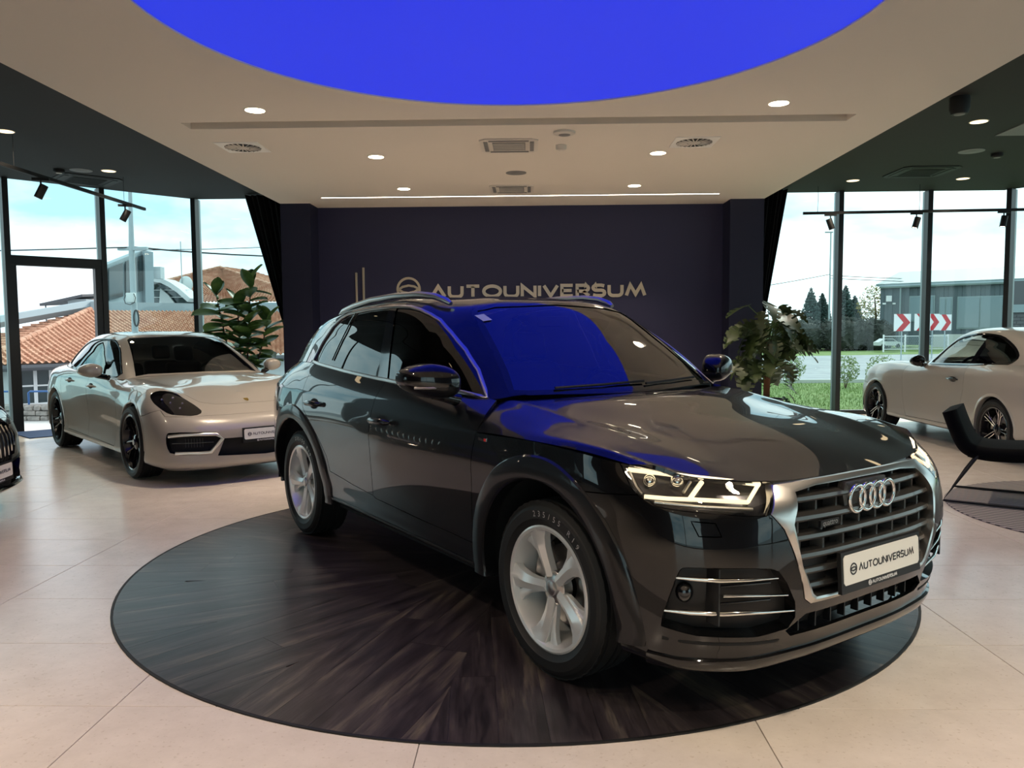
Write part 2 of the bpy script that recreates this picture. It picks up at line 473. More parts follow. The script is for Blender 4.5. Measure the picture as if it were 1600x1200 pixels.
# ------------------------------------------------------------------ room materials
def stone_mat(name, c1, c2, rough):
    m = mat(name, c1, rough); t = m.node_tree; b = t.nodes['Principled BSDF']
    co = t.nodes.new('ShaderNodeTexCoord'); oi = t.nodes.new('ShaderNodeObjectInfo'); vm = t.nodes.new('ShaderNodeVectorMath'); vm.operation = 'ADD'
    mu = t.nodes.new('ShaderNodeVectorMath'); mu.operation = 'SCALE'; mu.inputs[3].default_value = 40
    cb = t.nodes.new('ShaderNodeCombineXYZ')
    for i in range(3): t.links.new(oi.outputs['Random'], cb.inputs[i])
    t.links.new(cb.outputs[0], mu.inputs[0]); t.links.new(co.outputs['Object'], vm.inputs[0]); t.links.new(mu.outputs[0], vm.inputs[1])
    n1 = t.nodes.new('ShaderNodeTexNoise'); n1.inputs['Scale'].default_value = 5; n1.inputs['Detail'].default_value = 8; n1.inputs['Roughness'].default_value = .7
    n2 = t.nodes.new('ShaderNodeTexNoise'); n2.inputs['Scale'].default_value = 60; n2.inputs['Detail'].default_value = 3
    r1 = t.nodes.new('ShaderNodeValToRGB'); r1.color_ramp.elements[0].position = .3; r1.color_ramp.elements[1].position = .7
    r1.color_ramp.elements[0].color = (*c2, 1); r1.color_ramp.elements[1].color = (*c1, 1)
    r2 = t.nodes.new('ShaderNodeValToRGB'); r2.color_ramp.elements[0].position = .30; r2.color_ramp.elements[1].position = .38; r2.color_ramp.elements[0].color = (.86, .84, .80, 1)
    mx = t.nodes.new('ShaderNodeMix'); mx.data_type = 'RGBA'; mx.blend_type = 'MULTIPLY'; mx.inputs[0].default_value = 1
    for n in (n1, n2): t.links.new(vm.outputs[0], n.inputs['Vector'])
    t.links.new(n1.outputs['Fac'], r1.inputs[0]); t.links.new(n2.outputs['Fac'], r2.inputs[0]); t.links.new(r1.outputs[0], mx.inputs[6]); t.links.new(r2.outputs[0], mx.inputs[7]); t.links.new(mx.outputs[2], b.inputs['Base Color'])
    return m
def wood_mat(name, dark, mid, light, rough):
    m = mat(name, dark, rough); t = m.node_tree; b = t.nodes['Principled BSDF']
    co = t.nodes.new('ShaderNodeTexCoord'); oi = t.nodes.new('ShaderNodeObjectInfo'); cb = t.nodes.new('ShaderNodeCombineXYZ'); mu = t.nodes.new('ShaderNodeVectorMath'); mu.operation = 'SCALE'; mu.inputs[3].default_value = 30
    for i in range(3): t.links.new(oi.outputs['Random'], cb.inputs[i])
    vm = t.nodes.new('ShaderNodeVectorMath'); vm.operation = 'ADD'; t.links.new(cb.outputs[0], mu.inputs[0]); t.links.new(co.outputs['Object'], vm.inputs[0]); t.links.new(mu.outputs[0], vm.inputs[1])
    mp1 = t.nodes.new('ShaderNodeMapping'); mp1.inputs['Scale'].default_value = (1.7, 13, 1); mp2 = t.nodes.new('ShaderNodeMapping'); mp2.inputs['Scale'].default_value = (9, 120, 1)
    n1 = t.nodes.new('ShaderNodeTexNoise'); n1.inputs['Scale'].default_value = 1; n1.inputs['Detail'].default_value = 6; n1.inputs['Roughness'].default_value = .65
    n2 = t.nodes.new('ShaderNodeTexNoise'); n2.inputs['Scale'].default_value = 1; n2.inputs['Detail'].default_value = 4
    for a in (mp1, mp2): t.links.new(vm.outputs[0], a.inputs[0])
    t.links.new(mp1.outputs[0], n1.inputs['Vector']); t.links.new(mp2.outputs[0], n2.inputs['Vector'])
    r = t.nodes.new('ShaderNodeValToRGB'); e = r.color_ramp.elements; e[0].position = .35; e[0].color = (*dark, 1); e[1].position = .72; e[1].color = (*light, 1)
    k = e.new(.54); k.color = (*mid, 1)
    r2 = t.nodes.new('ShaderNodeValToRGB'); r2.color_ramp.elements[0].position = .30; r2.color_ramp.elements[0].color = (.45, .45, .45, 1); r2.color_ramp.elements[1].position = .55
    mx = t.nodes.new('ShaderNodeMix'); mx.data_type = 'RGBA'; mx.blend_type = 'MULTIPLY'; mx.inputs[0].default_value = .8
    t.links.new(n1.outputs['Fac'], r.inputs[0]); t.links.new(n2.outputs['Fac'], r2.inputs[0]); t.links.new(r.outputs[0], mx.inputs[6]); t.links.new(r2.outputs[0], mx.inputs[7]); t.links.new(mx.outputs[2], b.inputs['Base Color'])
    return m
stone_mat('floor_stone', (.68, .61, .55), (.58, .515, .46), .22)
mat('grout', (.26, .23, .20), .7)
wood_mat('dark_wood', (.016, .013, .015), (.048, .038, .042), (.15, .125, .095), .28)
mat('ceiling_white', (.70, .645, .575), .85)
mat('ceiling_dark', (.0115, .0098, .0098), .75)
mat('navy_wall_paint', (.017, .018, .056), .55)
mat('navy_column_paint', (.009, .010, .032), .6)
mat('curtain_cloth', (.003, .003, .004), .9)
mat('alu_dark', (.006, .0065, .007), .45)
mat('alu_light', (.20, .24, .25), .4, .4)
mat('blue_stretch', (.005, .008, .05), .6, emit=(.015, .036, .80), estr=.465)
mat('lamp_on', (1, .95, .85), .5, emit=(1, .86, .62), estr=9.0)
mat('lamp_low', (1, .9, .7), .5, emit=(1, .74, .42), estr=1.2)
mat('led_line', (1, .95, .85), .5, emit=(1, .92, .80), estr=5.0)
mat('sign_gold', (.56, .47, .34), .38, .7)
mat('white_plastic', (.62, .58, .52), .5)
mat('vent_white', (.85, .84, .80), .45)
mat('grey_plastic', (.20, .20, .20), .6)
mat('matte_black', (.008, .008, .008), .6)
mat('mat_blue', (.035, .07, .16), .9)
mat('chair_fabric', (.0025, .0025, .003), .9, spec=.15)
glass_mat('facade_glass', (.76, .93, .91), ior=1.45)
R_DISC = 2.265; DC = (-.10, 4.865)
def struct(name, bm, m, parent=None, smooth=None):
    o = obj(name, bm, m, parent, smooth)
    if parent is None: o['kind'] = 'structure'
    return o
def in_view(P, mx=40):
    d = Vector(P) - cam.matrix_world.translation; z = d.dot(_fw)
    if z < .2: return False
    u = 800 + FPX * d.dot(_r2) / z; v = 600 - FPX * d.dot(_u2) / z
    return -mx < u < 1600 + mx and -mx < v < 1200 + mx
# ------------------------------------------------------------------ floor with stone tiles
FAC = [(-9.2, -5.0), (-9.2, 9.25), (-7.384, 11.156), (-6.551, 12.03), (-5.52, 13.08), (-3.6, 13.08)]   # left glass front, on plan
fl = struct('floor', bm_prism([(-9.2, -5), (9.6, -5), (9.6, 10.5), (7.65, 13.05), (-5.52, 13.08), (-9.2, 9.25)], -.25, -.006, lambda u, v, d: Vector((u, v, d))), 'grout')
tm = bpy.data.meshes.new('floor_tile'); tb = bevbox((-.5985, -.2985, -.02), (.5985, .2985, 0), .0015, 1); tb.to_mesh(tm); tb.free(); tm.materials.append(MATS['floor_stone'])
def inside_room(x, y):
    return inside([(-9.2, -5), (9.6, -5), (9.6, 10.5), (7.65, 13.03), (-5.52, 13.05), (-9.2, 9.25)], x, y)
tmc = {}
for i in range(-6, 11):
    for j in range(-12, 18):
        cx, cy = -2.788 + 1.2 * i + .6, 2.885 + .6 * j + .3
        cs = [(cx + a * .6, cy + b * .3) for a in (-1, 1) for b in (-1, 1)]
        if not any(in_view((x, y, 0)) for x, y in cs + [(cx, cy)]): continue
        if all(math.hypot(x - DC[0], y - DC[1]) < R_DISC - .02 for x, y in cs): continue
        n_in = sum(inside_room(x, y) for x, y in cs)
        if n_in == 4: inst('floor_tile', tm, fl, (cx, cy, 0))
        elif n_in > 0 and inside_room(cx, cy):      # cut along the glass front
            inst('floor_tile', tm, fl, (cx, cy, 0))
# plain stone where nothing of the pattern is seen (behind and beside the viewer)
struct('floor_rear', bm_box((-9.1, -4.9, -.05), (9.5, 1.9, -.003)), 'floor_stone', fl)
# ------------------------------------------------------------------ turntable of dark planks
def clip(poly, a, b, c):     # keep a*x + b*y <= c
    out = []
    for i in range(len(poly)):
        p, q = poly[i], poly[(i + 1) % len(poly)]; dp = a * p[0] + b * p[1] - c; dq = a * q[0] + b * q[1] - c
        if dp <= 0: out.append(p)
        if dp * dq < 0: t = dp / (dp - dq); out.append((p[0] + (q[0] - p[0]) * t, p[1] + (q[1] - p[1]) * t))
    return out
tt = empty('turntable', (DC[0], DC[1], 0), 0, 'round turntable of dark wooden planks under the grey SUV', 'turntable')
obj('rim_ring', bm_lathe([(R_DISC - .012, -.002), (R_DISC - .012, .0065), (R_DISC, .0065), (R_DISC, -.002), (R_DISC - .012, -.002)], 128, 'z', False), 'matte_black', tt, 40)
rr_ = random.Random(3)
for k in range(16):
    phi = math.radians(-97 - 11.25 + 22.5 * k); ha = math.radians(11.25); g = .0012
    sec = [(0, 0)] + [((R_DISC - .014) * math.cos(t), (R_DISC - .014) * math.sin(t)) for t in np.linspace(-ha, ha, 13)]
    for s in range(-3, 3):
        y0, y1 = s * .178, (s + 1) * .178
        strp = clip(clip(sec, 0, 1, y1 - g / 2), 0, -1, -(y0 + g / 2))
        if len(strp) < 3: continue
        cut = rr_.uniform(.75, 1.9)
        for piece in (clip(strp, 1, 0, cut - g / 2), clip(strp, -1, 0, -(cut + g / 2))):
            if len(piece) < 3: continue
            area = abs(sum(piece[i][0] * piece[(i + 1) % len(piece)][1] - piece[(i + 1) % len(piece)][0] * piece[i][1] for i in range(len(piece)))) / 2
            if area < .0015: continue
            o = obj('plank', bm_prism(piece, 0, .006, lambda u, v, d: Vector((u, v, d))), 'dark_wood', tt); o.rotation_euler = (0, 0, phi)
# ------------------------------------------------------------------ ceiling
CZ, CZD = 3.40, 3.61; SX0, SX1 = -3.865, 3.606
bm = bmesh.new()
def loop(pts, z):
    v = [bm.verts.new((x, y, z)) for x, y in pts]; return [bm.edges.new((v[i], v[(i + 1) % len(v)])) for i in range(len(v))]
outer = [(SX0, -5), (SX1, -5), (SX1, 12.34), (3.09, 12.34), (3.09, 12.82), (-3.40, 12.82), (-3.40, 12.34), (SX0, 12.34)]
circ = [(DC[0] + 2.275 * math.cos(t), DC[1] + 2.275 * math.sin(t)) for t in np.linspace(0, 2 * PI, 97)[:-1]]
slot = [(-3.30, 7.56), (3.05, 7.56), (3.05, 7.80), (-3.30, 7.80)]
ed = loop(outer, CZ) + loop(circ, CZ) + loop(slot, CZ)
bmesh.ops.triangle_fill(bm, edges=ed, use_beauty=True)
for f in bm.faces:
    if f.normal.z > 0: f.normal_flip()
for pl, h in ((circ, .012), (slot, .16)):
    a = [bm.verts.new((x, y, CZ)) for x, y in pl]; b = [bm.verts.new((x, y, CZ + h)) for x, y in pl]
    for i in range(len(pl)): bm.faces.new((a[i], a[(i + 1) % len(pl)], b[(i + 1) % len(pl)], b[i]))
    if pl is slot: bm.faces.new(b)
for (x0, y0), (x1, y1) in (((SX0, -5), (SX0, 12.34)), ((SX1, 12.34), (SX1, -5))):
    bm.faces.new([bm.verts.new(p) for p in ((x0, y0, CZ), (x1, y1, CZ), (x1, y1, CZD + .02), (x0, y0, CZD + .02))])
ce = struct('ceiling', bm, 'ceiling_white')
bm = bmesh.new(); bm.faces.new([bm.verts.new((x, y, CZ + .012)) for x, y in circ]); tag(obj('light_ceiling', bm, 'blue_stretch'), 'large round glowing blue panel set into the pale ceiling', 'light')
struct('ceiling_dark', bm_prism([(-9.3, -5.1), (9.7, -5.1), (9.7, 10.5), (7.65, 13.06), (7.65, 13.4), (-9.3, 13.4), (-9.3, 9.2)][:0] + [(-9.3, -5.1), (9.7, -5.1), (9.7, 10.5), (7.66, 13.08), (-5.52, 13.12), (-9.3, 9.25)], CZD, CZD + .25, lambda u, v, d: Vector((u, v, d))), 'ceiling_dark', ce)
bm = bm_box((-3.09, 11.845, CZ - .003), (2.80, 11.86, CZ + .004)); tag(obj('led_strip', bm, 'led_line'), 'thin straight line of light in the ceiling before the navy wall', 'light')
# ------------------------------------------------------------------ navy wall, columns, sign
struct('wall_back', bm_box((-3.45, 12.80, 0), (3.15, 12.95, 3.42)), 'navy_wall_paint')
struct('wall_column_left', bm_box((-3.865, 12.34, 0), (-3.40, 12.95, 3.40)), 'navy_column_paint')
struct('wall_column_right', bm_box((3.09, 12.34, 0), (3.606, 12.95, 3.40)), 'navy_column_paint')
sg_ = empty('wall_sign', (0, 12.80, 1.93), 0, 'gold AUTOUNIVERSUM lettering with a round emblem on the navy wall', 'sign')
SG = lambda u, v, d: Vector((u, -d, v))
em = bmesh.new(); rg, up, dn = emblem_strokes(.178, -1.95, .155)
ribbon2d(em, rg, .036, .006, .03, SG, True); ribbon2d(em, up, .034, .006, .03, SG); ribbon2d(em, dn, .034, .006, .03, SG); obj('emblem', recalc(em), 'sign_gold', sg_)
st, tw = text_strokes('AUTOUNIVERSUM', .20); kx = 3.43 / tw
for ch, ss, x0 in st:
    lb = bmesh.new()
    for s in ss: ribbon2d(lb, [(-1.58 + a * kx, .030 + b * .83) for a, b in s], .052, .006, .03, SG, ch == 'O')
    obj('letter', recalc(lb), 'sign_gold', sg_)
for x, z1, lb in ((-2.794, 2.36, 'shorter slim gold vertical bar on the navy wall'), (-2.679, 2.44, 'taller slim gold vertical bar on the navy wall beside the emblem')):
    b = bevbox((x - .016, 12.765, .9), (x + .016, 12.80, z1), .004, 1); tag(obj('wall_bar', b, 'sign_gold'), lb, 'wall bar')
# ------------------------------------------------------------------ curtains
def curtain(name, x_in, x_top, x_bot, y, z0, z1, label, ztie=1.3):
    bm = bmesh.new(); n = 40; rows = []
    for t in np.linspace(0, 1, 24):
        z = z1 + (z0 - z1) * t; k = min(1.0, (z1 - z) / (z1 - ztie)); xe = x_top + (x_bot - x_top) * k
        rows.append([bm.verts.new((x_in + (xe - x_in) * s, y + .05 * math.sin(s * 9 * 2 * PI) * (.5 + .5 * abs(xe - x_in) / abs(x_top - x_in)) + .02 * math.sin(s * 23), z)) for s in np.linspace(0, 1, n)])
    for i in range(len(rows) - 1):
        for k in range(n - 1): bm.faces.new((rows[i][k], rows[i][k + 1], rows[i + 1][k + 1], rows[i + 1][k]))
    return tag(obj(name, bm, 'curtain_cloth', None, 60), label, 'curtain')
curtain('curtain', -3.70, -4.55, -3.92, 12.72, .01, CZD - .01, 'black curtain drawn in beside the left navy column')
curtain('curtain', 3.45, 4.08, 3.70, 12.72, .01, CZD - .01, 'black curtain drawn in beside the right navy column')
struct('wall_behind_left', bm_box((-3.93, 12.98, 0), (-3.3, 13.06, 3.61)), 'matte_black')
struct('wall_behind_right', bm_box((3.0, 12.96, 0), (3.66, 13.02, 3.61)), 'matte_black')
# ------------------------------------------------------------------ glass fronts
WN = [0]
def pane(a, b, z0, z1):
    WN[0] += 1; d = Vector((b[0] - a[0], b[1] - a[1], 0)).normalized(); n = Vector((-d.y, d.x, 0)) * .006
    bm = bmesh.new(); A, B = Vector((a[0], a[1], 0)), Vector((b[0], b[1], 0))
    v = [bm.verts.new(p) for p in (A + Vector((0, 0, z0)), B + Vector((0, 0, z0)), B + Vector((0, 0, z1)), A + Vector((0, 0, z1)))]; bm.faces.new(v)
    return struct('window_%d' % WN[0], bm, 'facade_glass')
TN = [0]
def mullion(p, ang, w=.075, dep=.16, z0=0, z1=CZD, m='alu_dark', light=True):
    TN[0] += 1; bm = bmesh.new(); box(bm, (-w / 2, -dep / 2, z0), (w / 2, dep / 2, z1))
    o = struct('trim_%d' % TN[0], bm, m); o.location = (p[0], p[1], 0); o.rotation_euler = (0, 0, ang)
    if light: o2 = obj('mullion_cap', bm_box((-w * .42, dep / 2 + .001, z0), (w * .42, dep / 2 + .075, z1)), 'alu_light', o)
    return o
def rail_h(a, b, z0, z1, dep=.09, m='alu_dark'):
    TN[0] += 1; d = Vector((b[0] - a[0], b[1] - a[1])); L = d.length; bm = bm_box((0, -dep / 2, z0), (L, dep / 2, z1)); o = struct('trim_%d' % TN[0], bm, m); o.location = (a[0], a[1], 0); o.rotation_euler = (0, 0, math.atan2(d.y, d.x)); return o
def front(pts, z1=CZD, skip=()):
    for i in range(len(pts) - 1):
        a, b = pts[i], pts[i + 1]; ang = math.atan2(b[1] - a[1], b[0] - a[0])
        if i not in skip: pane(a, b, .04, z1); rail_h(a, b, -.01, .07)
        mullion(a, ang)
L0, L1, L2 = (-7.41, 11.13), (-6.53, 12.04), (-5.52, 13.08)
front([(-9.2, 9.25), (-8.3, 10.2), L0])
struct('wall_left', bm_box((-9.35, -5.2, 0), (-9.2, 2.2, 3.61)), 'navy_wall_paint'); struct('wall_left_rear', bm_box((-9.35, 4.2, 0), (-9.2, 9.25, 3.61)), 'navy_wall_paint'); struct('wall_left_lintel', bm_box((-9.35, 2.2, 2.5), (-9.2, 4.2, 3.61)), 'navy_wall_paint'); struct('wall_left_sill', bm_box((-9.35, 2.2, 0), (-9.2, 4.2, .6)), 'navy_wall_paint')
pane((-9.27, 2.2), (-9.27, 4.2), .6, 2.5)
front([L0, L1, L2, (-3.8, 13.08)], skip=(0,))
# entrance: transom with glass above, leaf standing open
ang = math.atan2(L1[1] - L0[1], L1[0] - L0[0])
pane(L0, L1, 2.52, CZD); rail_h(L0, L1, 2.39, 2.53, .14)
dfm = struct('door_1', bm_box((.04, -.06, 0), (.10, .06, 2.42)), 'alu_dark'); dfm.location = (L0[0], L0[1], 0); dfm.rotation_euler = (0, 0, ang)
Ld = math.hypot(L1[0] - L0[0], L1[1] - L0[1]); obj('door_jamb', bm_box((Ld - .13, -.06, 0), (Ld - .03, .06, 2.42)), 'alu_dark', dfm)
lf = empty('door_leaf', (L0[0] - .05, L0[1] - .16, 0), math.radians(-118), 'open glass door leaf with a dark bottom panel at the left edge', 'door')
obj('door_frame', bm_box((0, -.03, .0), (.09, .03, 2.38)), 'alu_dark', lf); obj('door_frame', bm_box((.98, -.03, 0), (1.07, .03, 2.38)), 'alu_dark', lf); obj('door_frame', bm_box((.09, -.03, 2.28), (.98, .03, 2.38)), 'alu_dark', lf)
obj('bottom_panel', bm_box((.09, -.03, 0), (.98, .03, .46)), 'alu_dark', lf)
b = bmesh.new(); b.faces.new([b.verts.new(p) for p in ((.09, 0, .46), (.98, 0, .46), (.98, 0, 2.28), (.09, 0, 2.28))]); obj('door_glass', b, 'facade_glass', lf)
front([(3.7, 13.03), (5.02, 13.03), (6.44, 13.03), (7.70, 12.95)], skip=())
front([(7.70, 12.95), (8.35, 12.12), (9.0, 11.28), (9.6, 10.5), (9.6, 8), (9.6, 6), (9.6, 4), (9.6, 2), (9.6, 0), (9.6, -2.5), (9.6, -5)])
# behind the viewer: wall with a wide window
struct('wall_front', bm_box((-9.2, -5.2, 0), (-3.0, -5.0, 3.61)), 'navy_wall_paint'); struct('wall_front_right', bm_box((2.0, -5.2, 0), (9.6, -5.0, 3.61)), 'navy_wall_paint')
front([(-3.0, -5.0), (-.5, -5.0), (2.0, -5.0)])
# ------------------------------------------------------------------ downlights and ceiling fittings
dl_ring = bm_lathe([(.075, 0), (.075, -.004), (.095, -.003), (.097, 0)], 32, 'z', False); rm_ = bpy.data.meshes.new('trim_ring'); dl_ring.to_mesh(rm_); dl_ring.free(); rm_.materials.append(MATS['white_plastic'])
def disc_mesh(name, r, m):
    b = bmesh.new(); bmesh.ops.create_circle(b, cap_ends=True, segments=28, radius=r)
    for f in b.faces:
        if f.normal.z > 0: f.normal_flip()
    me = bpy.data.meshes.new(name); b.to_mesh(me); b.free(); me.materials.append(MATS[m]); return me
dm_on, dm_low = disc_mesh('diffuser', .085, 'lamp_on'), disc_mesh('diffuser', .085, 'lamp_low')
def downlight(x, y, z, label, on_=True, watt=60, group=None, col=(1.0, .825, .63), cone=115):
    r = empty('downlight', (x, y, z), 0, label, 'downlight', group)
    inst('trim_ring', rm_, r); inst('diffuser', dm_on if on_ else dm_low, r, (0, 0, -.0045))
    if watt:
        ld = bpy.data.lights.new('downlight_bulb', 'SPOT'); ld.energy = watt; ld.color = col; ld.spot_size = math.radians(cone); ld.spot_blend = .9; ld.shadow_soft_size = .08
        lo_ = bpy.data.objects.new('downlight_bulb', ld); COL.objects.link(lo_); lo_.location = (0, 0, -.012); lo_.parent = r
WW = 175
for (x, y), lb in zip([(-2.45, 7.17), (2.21, 7.17), (-1.74, 9.12), (1.46, 9.10), (-1.75, 11.17), (1.46, 11.12)],
    ['round ceiling downlight left of the blue circle', 'round ceiling downlight right of the blue circle', 'left downlight of the middle pair in the pale ceiling', 'right downlight of the middle pair in the pale ceiling', 'left downlight nearest the navy wall', 'right downlight nearest the navy wall']):
    downlight(x, y, CZ, lb, True, WW)
for x, y in ((-2.45, 2.5), (2.25, 2.5), (-1.75, .5), (1.5, .5), (-1.75, -1.8), (1.5, -1.8), (-1.75, -3.9), (1.5, -3.9)):
    downlight(x, y, CZ, 'round downlight, %s of the %s pair in the pale ceiling %s the viewer' % ('left' if x < 0 else 'right', {2.5: 'first', .5: 'second', -1.8: 'third', -3.9: 'last'}[y], 'above' if y > 0 else 'behind'), True, WW, 'downlights above the viewer')
for (x, y), lb in zip([(-5.68, 8.61), (-5.70, 10.76), (4.82, 8.73), (4.84, 12.08), (6.43, 12.02)],
    ['round downlight in the dark ceiling at the left edge', 'round downlight in the dark ceiling beside the pale speaker disc', 'round downlight nearest the viewer in the dark right ceiling', 'round downlight in the dark ceiling left of the black cassette', 'round downlight in the dark ceiling right of the black cassette']):
    downlight(x, y, CZD, lb, False, 70)
for x, y in ((-5.7, 5.5), (-5.7, 2.0), (-7.6, 6.5), (5.6, 5.5), (5.6, 2.0), (7.6, 7.0)):
    downlight(x, y, CZD, 'round downlight in the dark %s ceiling %s' % ('left' if x < 0 else 'right', {5.5: 'beside the turntable', 2.0: 'beside the viewer', 6.5: 'near the left wall', 7.0: 'near the right glass front'}[y]), False, 70, 'dark ceiling downlights out of view')
def cassette(x, y, z, w, label, mp_, mg, rot=0):
    r = empty('air_conditioner', (x, y, z), rot, label, 'air conditioner')
    b = bmesh.new(); h = w / 2; c = .10 * w
    oc = lambda k: [(-k + c, -k), (k - c, -k), (k, -k + c), (k, k - c), (k - c, k), (-k + c, k), (-k, k - c), (-k, -k + c)]
    prism(b, oc(h), -.012, 0, lambda u, v, d: Vector((u, v, d))); obj('panel', recalc(b), mp_, r)
    for a in range(4):
        o = obj('louvre', bm_box((-.34 * w, -.43 * w, -.018), (.34 * w, -.36 * w, -.0125)), mg, r); o.rotation_euler = (0, 0, a * PI / 2)
    gb = bmesh.new(); box(gb, (-.28 * w, -.28 * w, -.018), (.28 * w, .28 * w, -.0125)); g = obj('intake_grille', gb, mg, r)
    for i in range(9): obj('grille_slat', bm_box((-.27 * w, -.25 * w + i * .0625 * w - .008 * w, -.022), (.27 * w, -.25 * w + i * .0625 * w + .008 * w, -.0185)), mp_, g)
cassette(-.21, 8.64, CZ, .62, 'white square air conditioner cassette nearer the blue circle', 'white_plastic', 'grey_plastic')
cassette(-.24, 11.26, CZ, .62, 'white square air conditioner cassette near the navy wall', 'white_plastic', 'grey_plastic')
mat('cassette_dark', (.016, .017, .017), .6)
cassette(-6.35, 11.35, CZD, .80, 'black square air conditioner cassette in the dark left ceiling', 'matte_black', 'cassette_dark', .78)
cassette(5.54, 11.45, CZD, .80, 'black square air conditioner cassette in the dark right ceiling', 'matte_black', 'cassette_dark')
def swirl(x, y, z, label):
    r = empty('air_vent', (x, y, z), 0, label, 'air vent')
    b = bmesh.new(); box(b, (-.23, -.23, -.008), (.23, .23, 0)); obj('plate', b, 'vent_white', r)
    obj('swirl_opening', bm_lathe([(.07, -.009), (.19, -.009)], 32, 'z', False), 'dark_cavity', r)
    for k in range(20):
        o = obj('vane', bm_box((.075, -.006, -.016), (.188, .006, -.009)), 'white_plastic', r); o.rotation_euler = (.5, 0, 2 * PI * k / 20)
    obj('hub', bm_lathe([(.0001, -.018), (.06, -.016), (.07, -.009)], 24, 'z', False), 'white_plastic', r, 40)
swirl(-3.07, 8.57, CZ, 'square ceiling vent with a round swirl left of the cassette'); swirl(1.76, 8.59, CZ, 'square ceiling vent with a round swirl right of the cassette')
def puck(name, x, y, z, r, h, m, label, cat, m2=None):
    e = empty(name, (x, y, z), 0, label, cat); obj('base', bm_lathe([(r, 0), (r, -h * .7), (r * .8, -h), (.0001, -h)], 28, 'z', False), m, e, 40)
    obj('face', bm_lathe([(r * .55, -h - .001), (r * .5, -h - .004), (.0001, -h - .004)], 24, 'z', False), m2 or m, e, 40)
puck('ceiling_speaker', -.16, 10.13, CZ, .13, .008, 'grey_plastic', 'flat round speaker in the pale ceiling between the cassettes', 'speaker')
puck('smoke_detector', .35, 8.67, CZ, .06, .05, 'white_plastic', 'small white smoke detector right of the ceiling cassette', 'detector')
puck('motion_sensor', .36, 8.09, CZ, .11, .03, 'white_plastic', 'white motion sensor in front of the smoke detector', 'sensor', 'grey_plastic')
puck('ceiling_speaker', -6.04, 10.69, CZD, .14, .008, 'grey_plastic', 'flat round speaker in the dark left ceiling', 'speaker')
puck('motion_sensor', -6.30, 10.62, CZD, .07, .05, 'matte_black', 'small black sensor in the dark left ceiling', 'sensor', 'white_plastic')
puck('ceiling_speaker', 5.533, 10.165, CZD, .15, .008, 'grey_plastic', 'flat round speaker in the dark right ceiling', 'speaker')
puck('smoke_detector', 5.945, 10.33, CZD, .07, .05, 'matte_black', 'small black detector beside the speaker in the right ceiling', 'detector', 'grey_plastic')
puck('spot_cylinder', 4.127, 7.812, CZD, .09, .16, 'matte_black', 'black cylinder lamp under the dark ceiling at the pale edge', 'lamp', 'grey_plastic')
b = bm_box((5.35, 8.75, CZD - .008), (5.95, 9.35, CZD)); tag(obj('ceiling_panel', b, 'grey_plastic'), 'grey access panel in the dark ceiling at the right edge', 'panel')
# ------------------------------------------------------------------ track lights
def track(a, b, z, label, drops):
    r = empty('track_rail', (a[0], a[1], z), math.atan2(b[1] - a[1], b[0] - a[0]), label, 'light rail'); L = math.hypot(b[0] - a[0], b[1] - a[1])
    obj('rail', bm_box((0, -.018, -.02), (L, .018, .02)), 'matte_black', r)
    for d in drops: obj('suspension_wire', bm_tube([(d, 0, .02), (d + .005, 0, (CZD - z) * .5), (d, 0, CZD - z)], .003, 6), 'matte_black', r)
def spot(x, y, z, tilt, az, label, lit=True, watt=0):
    r = empty('track_spotlight', (x, y, z), az, label, 'spotlight')
    obj('adapter', bm_box((-.09, -.016, -.03), (.09, .016, 0)), 'matte_black', r)
    obj('stem', bm_tube([(0, 0, -.03), (0, 0, -.10)], .010, 8), 'matte_black', r)
    h = obj('lamp_head', bm_lathe([(.0001, .085), (.042, .085), (.046, .08), (.046, -.085), (.038, -.085), (.036, -.075), (.0001, -.075)], 24, 'z', False), 'matte_black', r, 40)
    h.location = (0, 0, -.155); h.rotation_euler = (0, tilt, 0)
    l = obj('lamp_face', bm_lathe([(.0001, -.078), (.036, -.078)], 20, 'z', False), 'lamp_on' if lit else 'grey_plastic', h)
    if watt:
        ld = bpy.data.lights.new('spot_bulb', 'SPOT'); ld.energy = watt; ld.spot_size = math.radians(50); ld.spot_blend = .6; ld.color = (1, .88, .70); ld.shadow_soft_size = .03
        lo_ = bpy.data.objects.new('spot_bulb', ld); COL.objects.link(lo_); lo_.parent = h; lo_.location = (0, 0, -.09)
track((-5.72, 11.78), (-5.70, 5.0), 3.25, 'black track rail under the dark left ceiling', (.6, 3.0, 5.5))
spot(-5.71, 9.25, 3.23, -.45, math.radians(200), 'lit black track spotlight nearer the left edge', True, 90)
spot(-5.72, 11.20, 3.23, -.5, math.radians(200), 'lit black track spotlight at the end of the left rail', True, 90)
track((4.27, 12.55), (9.2, 12.3), 3.20, 'black track rail hanging before the right glass front', (.22, 1.75, 3.8))
for x, t, lb in ((4.68, -.35, 'black track spotlight at the left end of the right rail'), (5.97, .28, 'black track spotlight in the middle of the right rail'), (7.26, .18, 'black track spotlight at the right edge of the right rail')):
    spot(x, 12.53 - (x - 4.27) * .05, 3.18, t, 0, lb, True, 60)
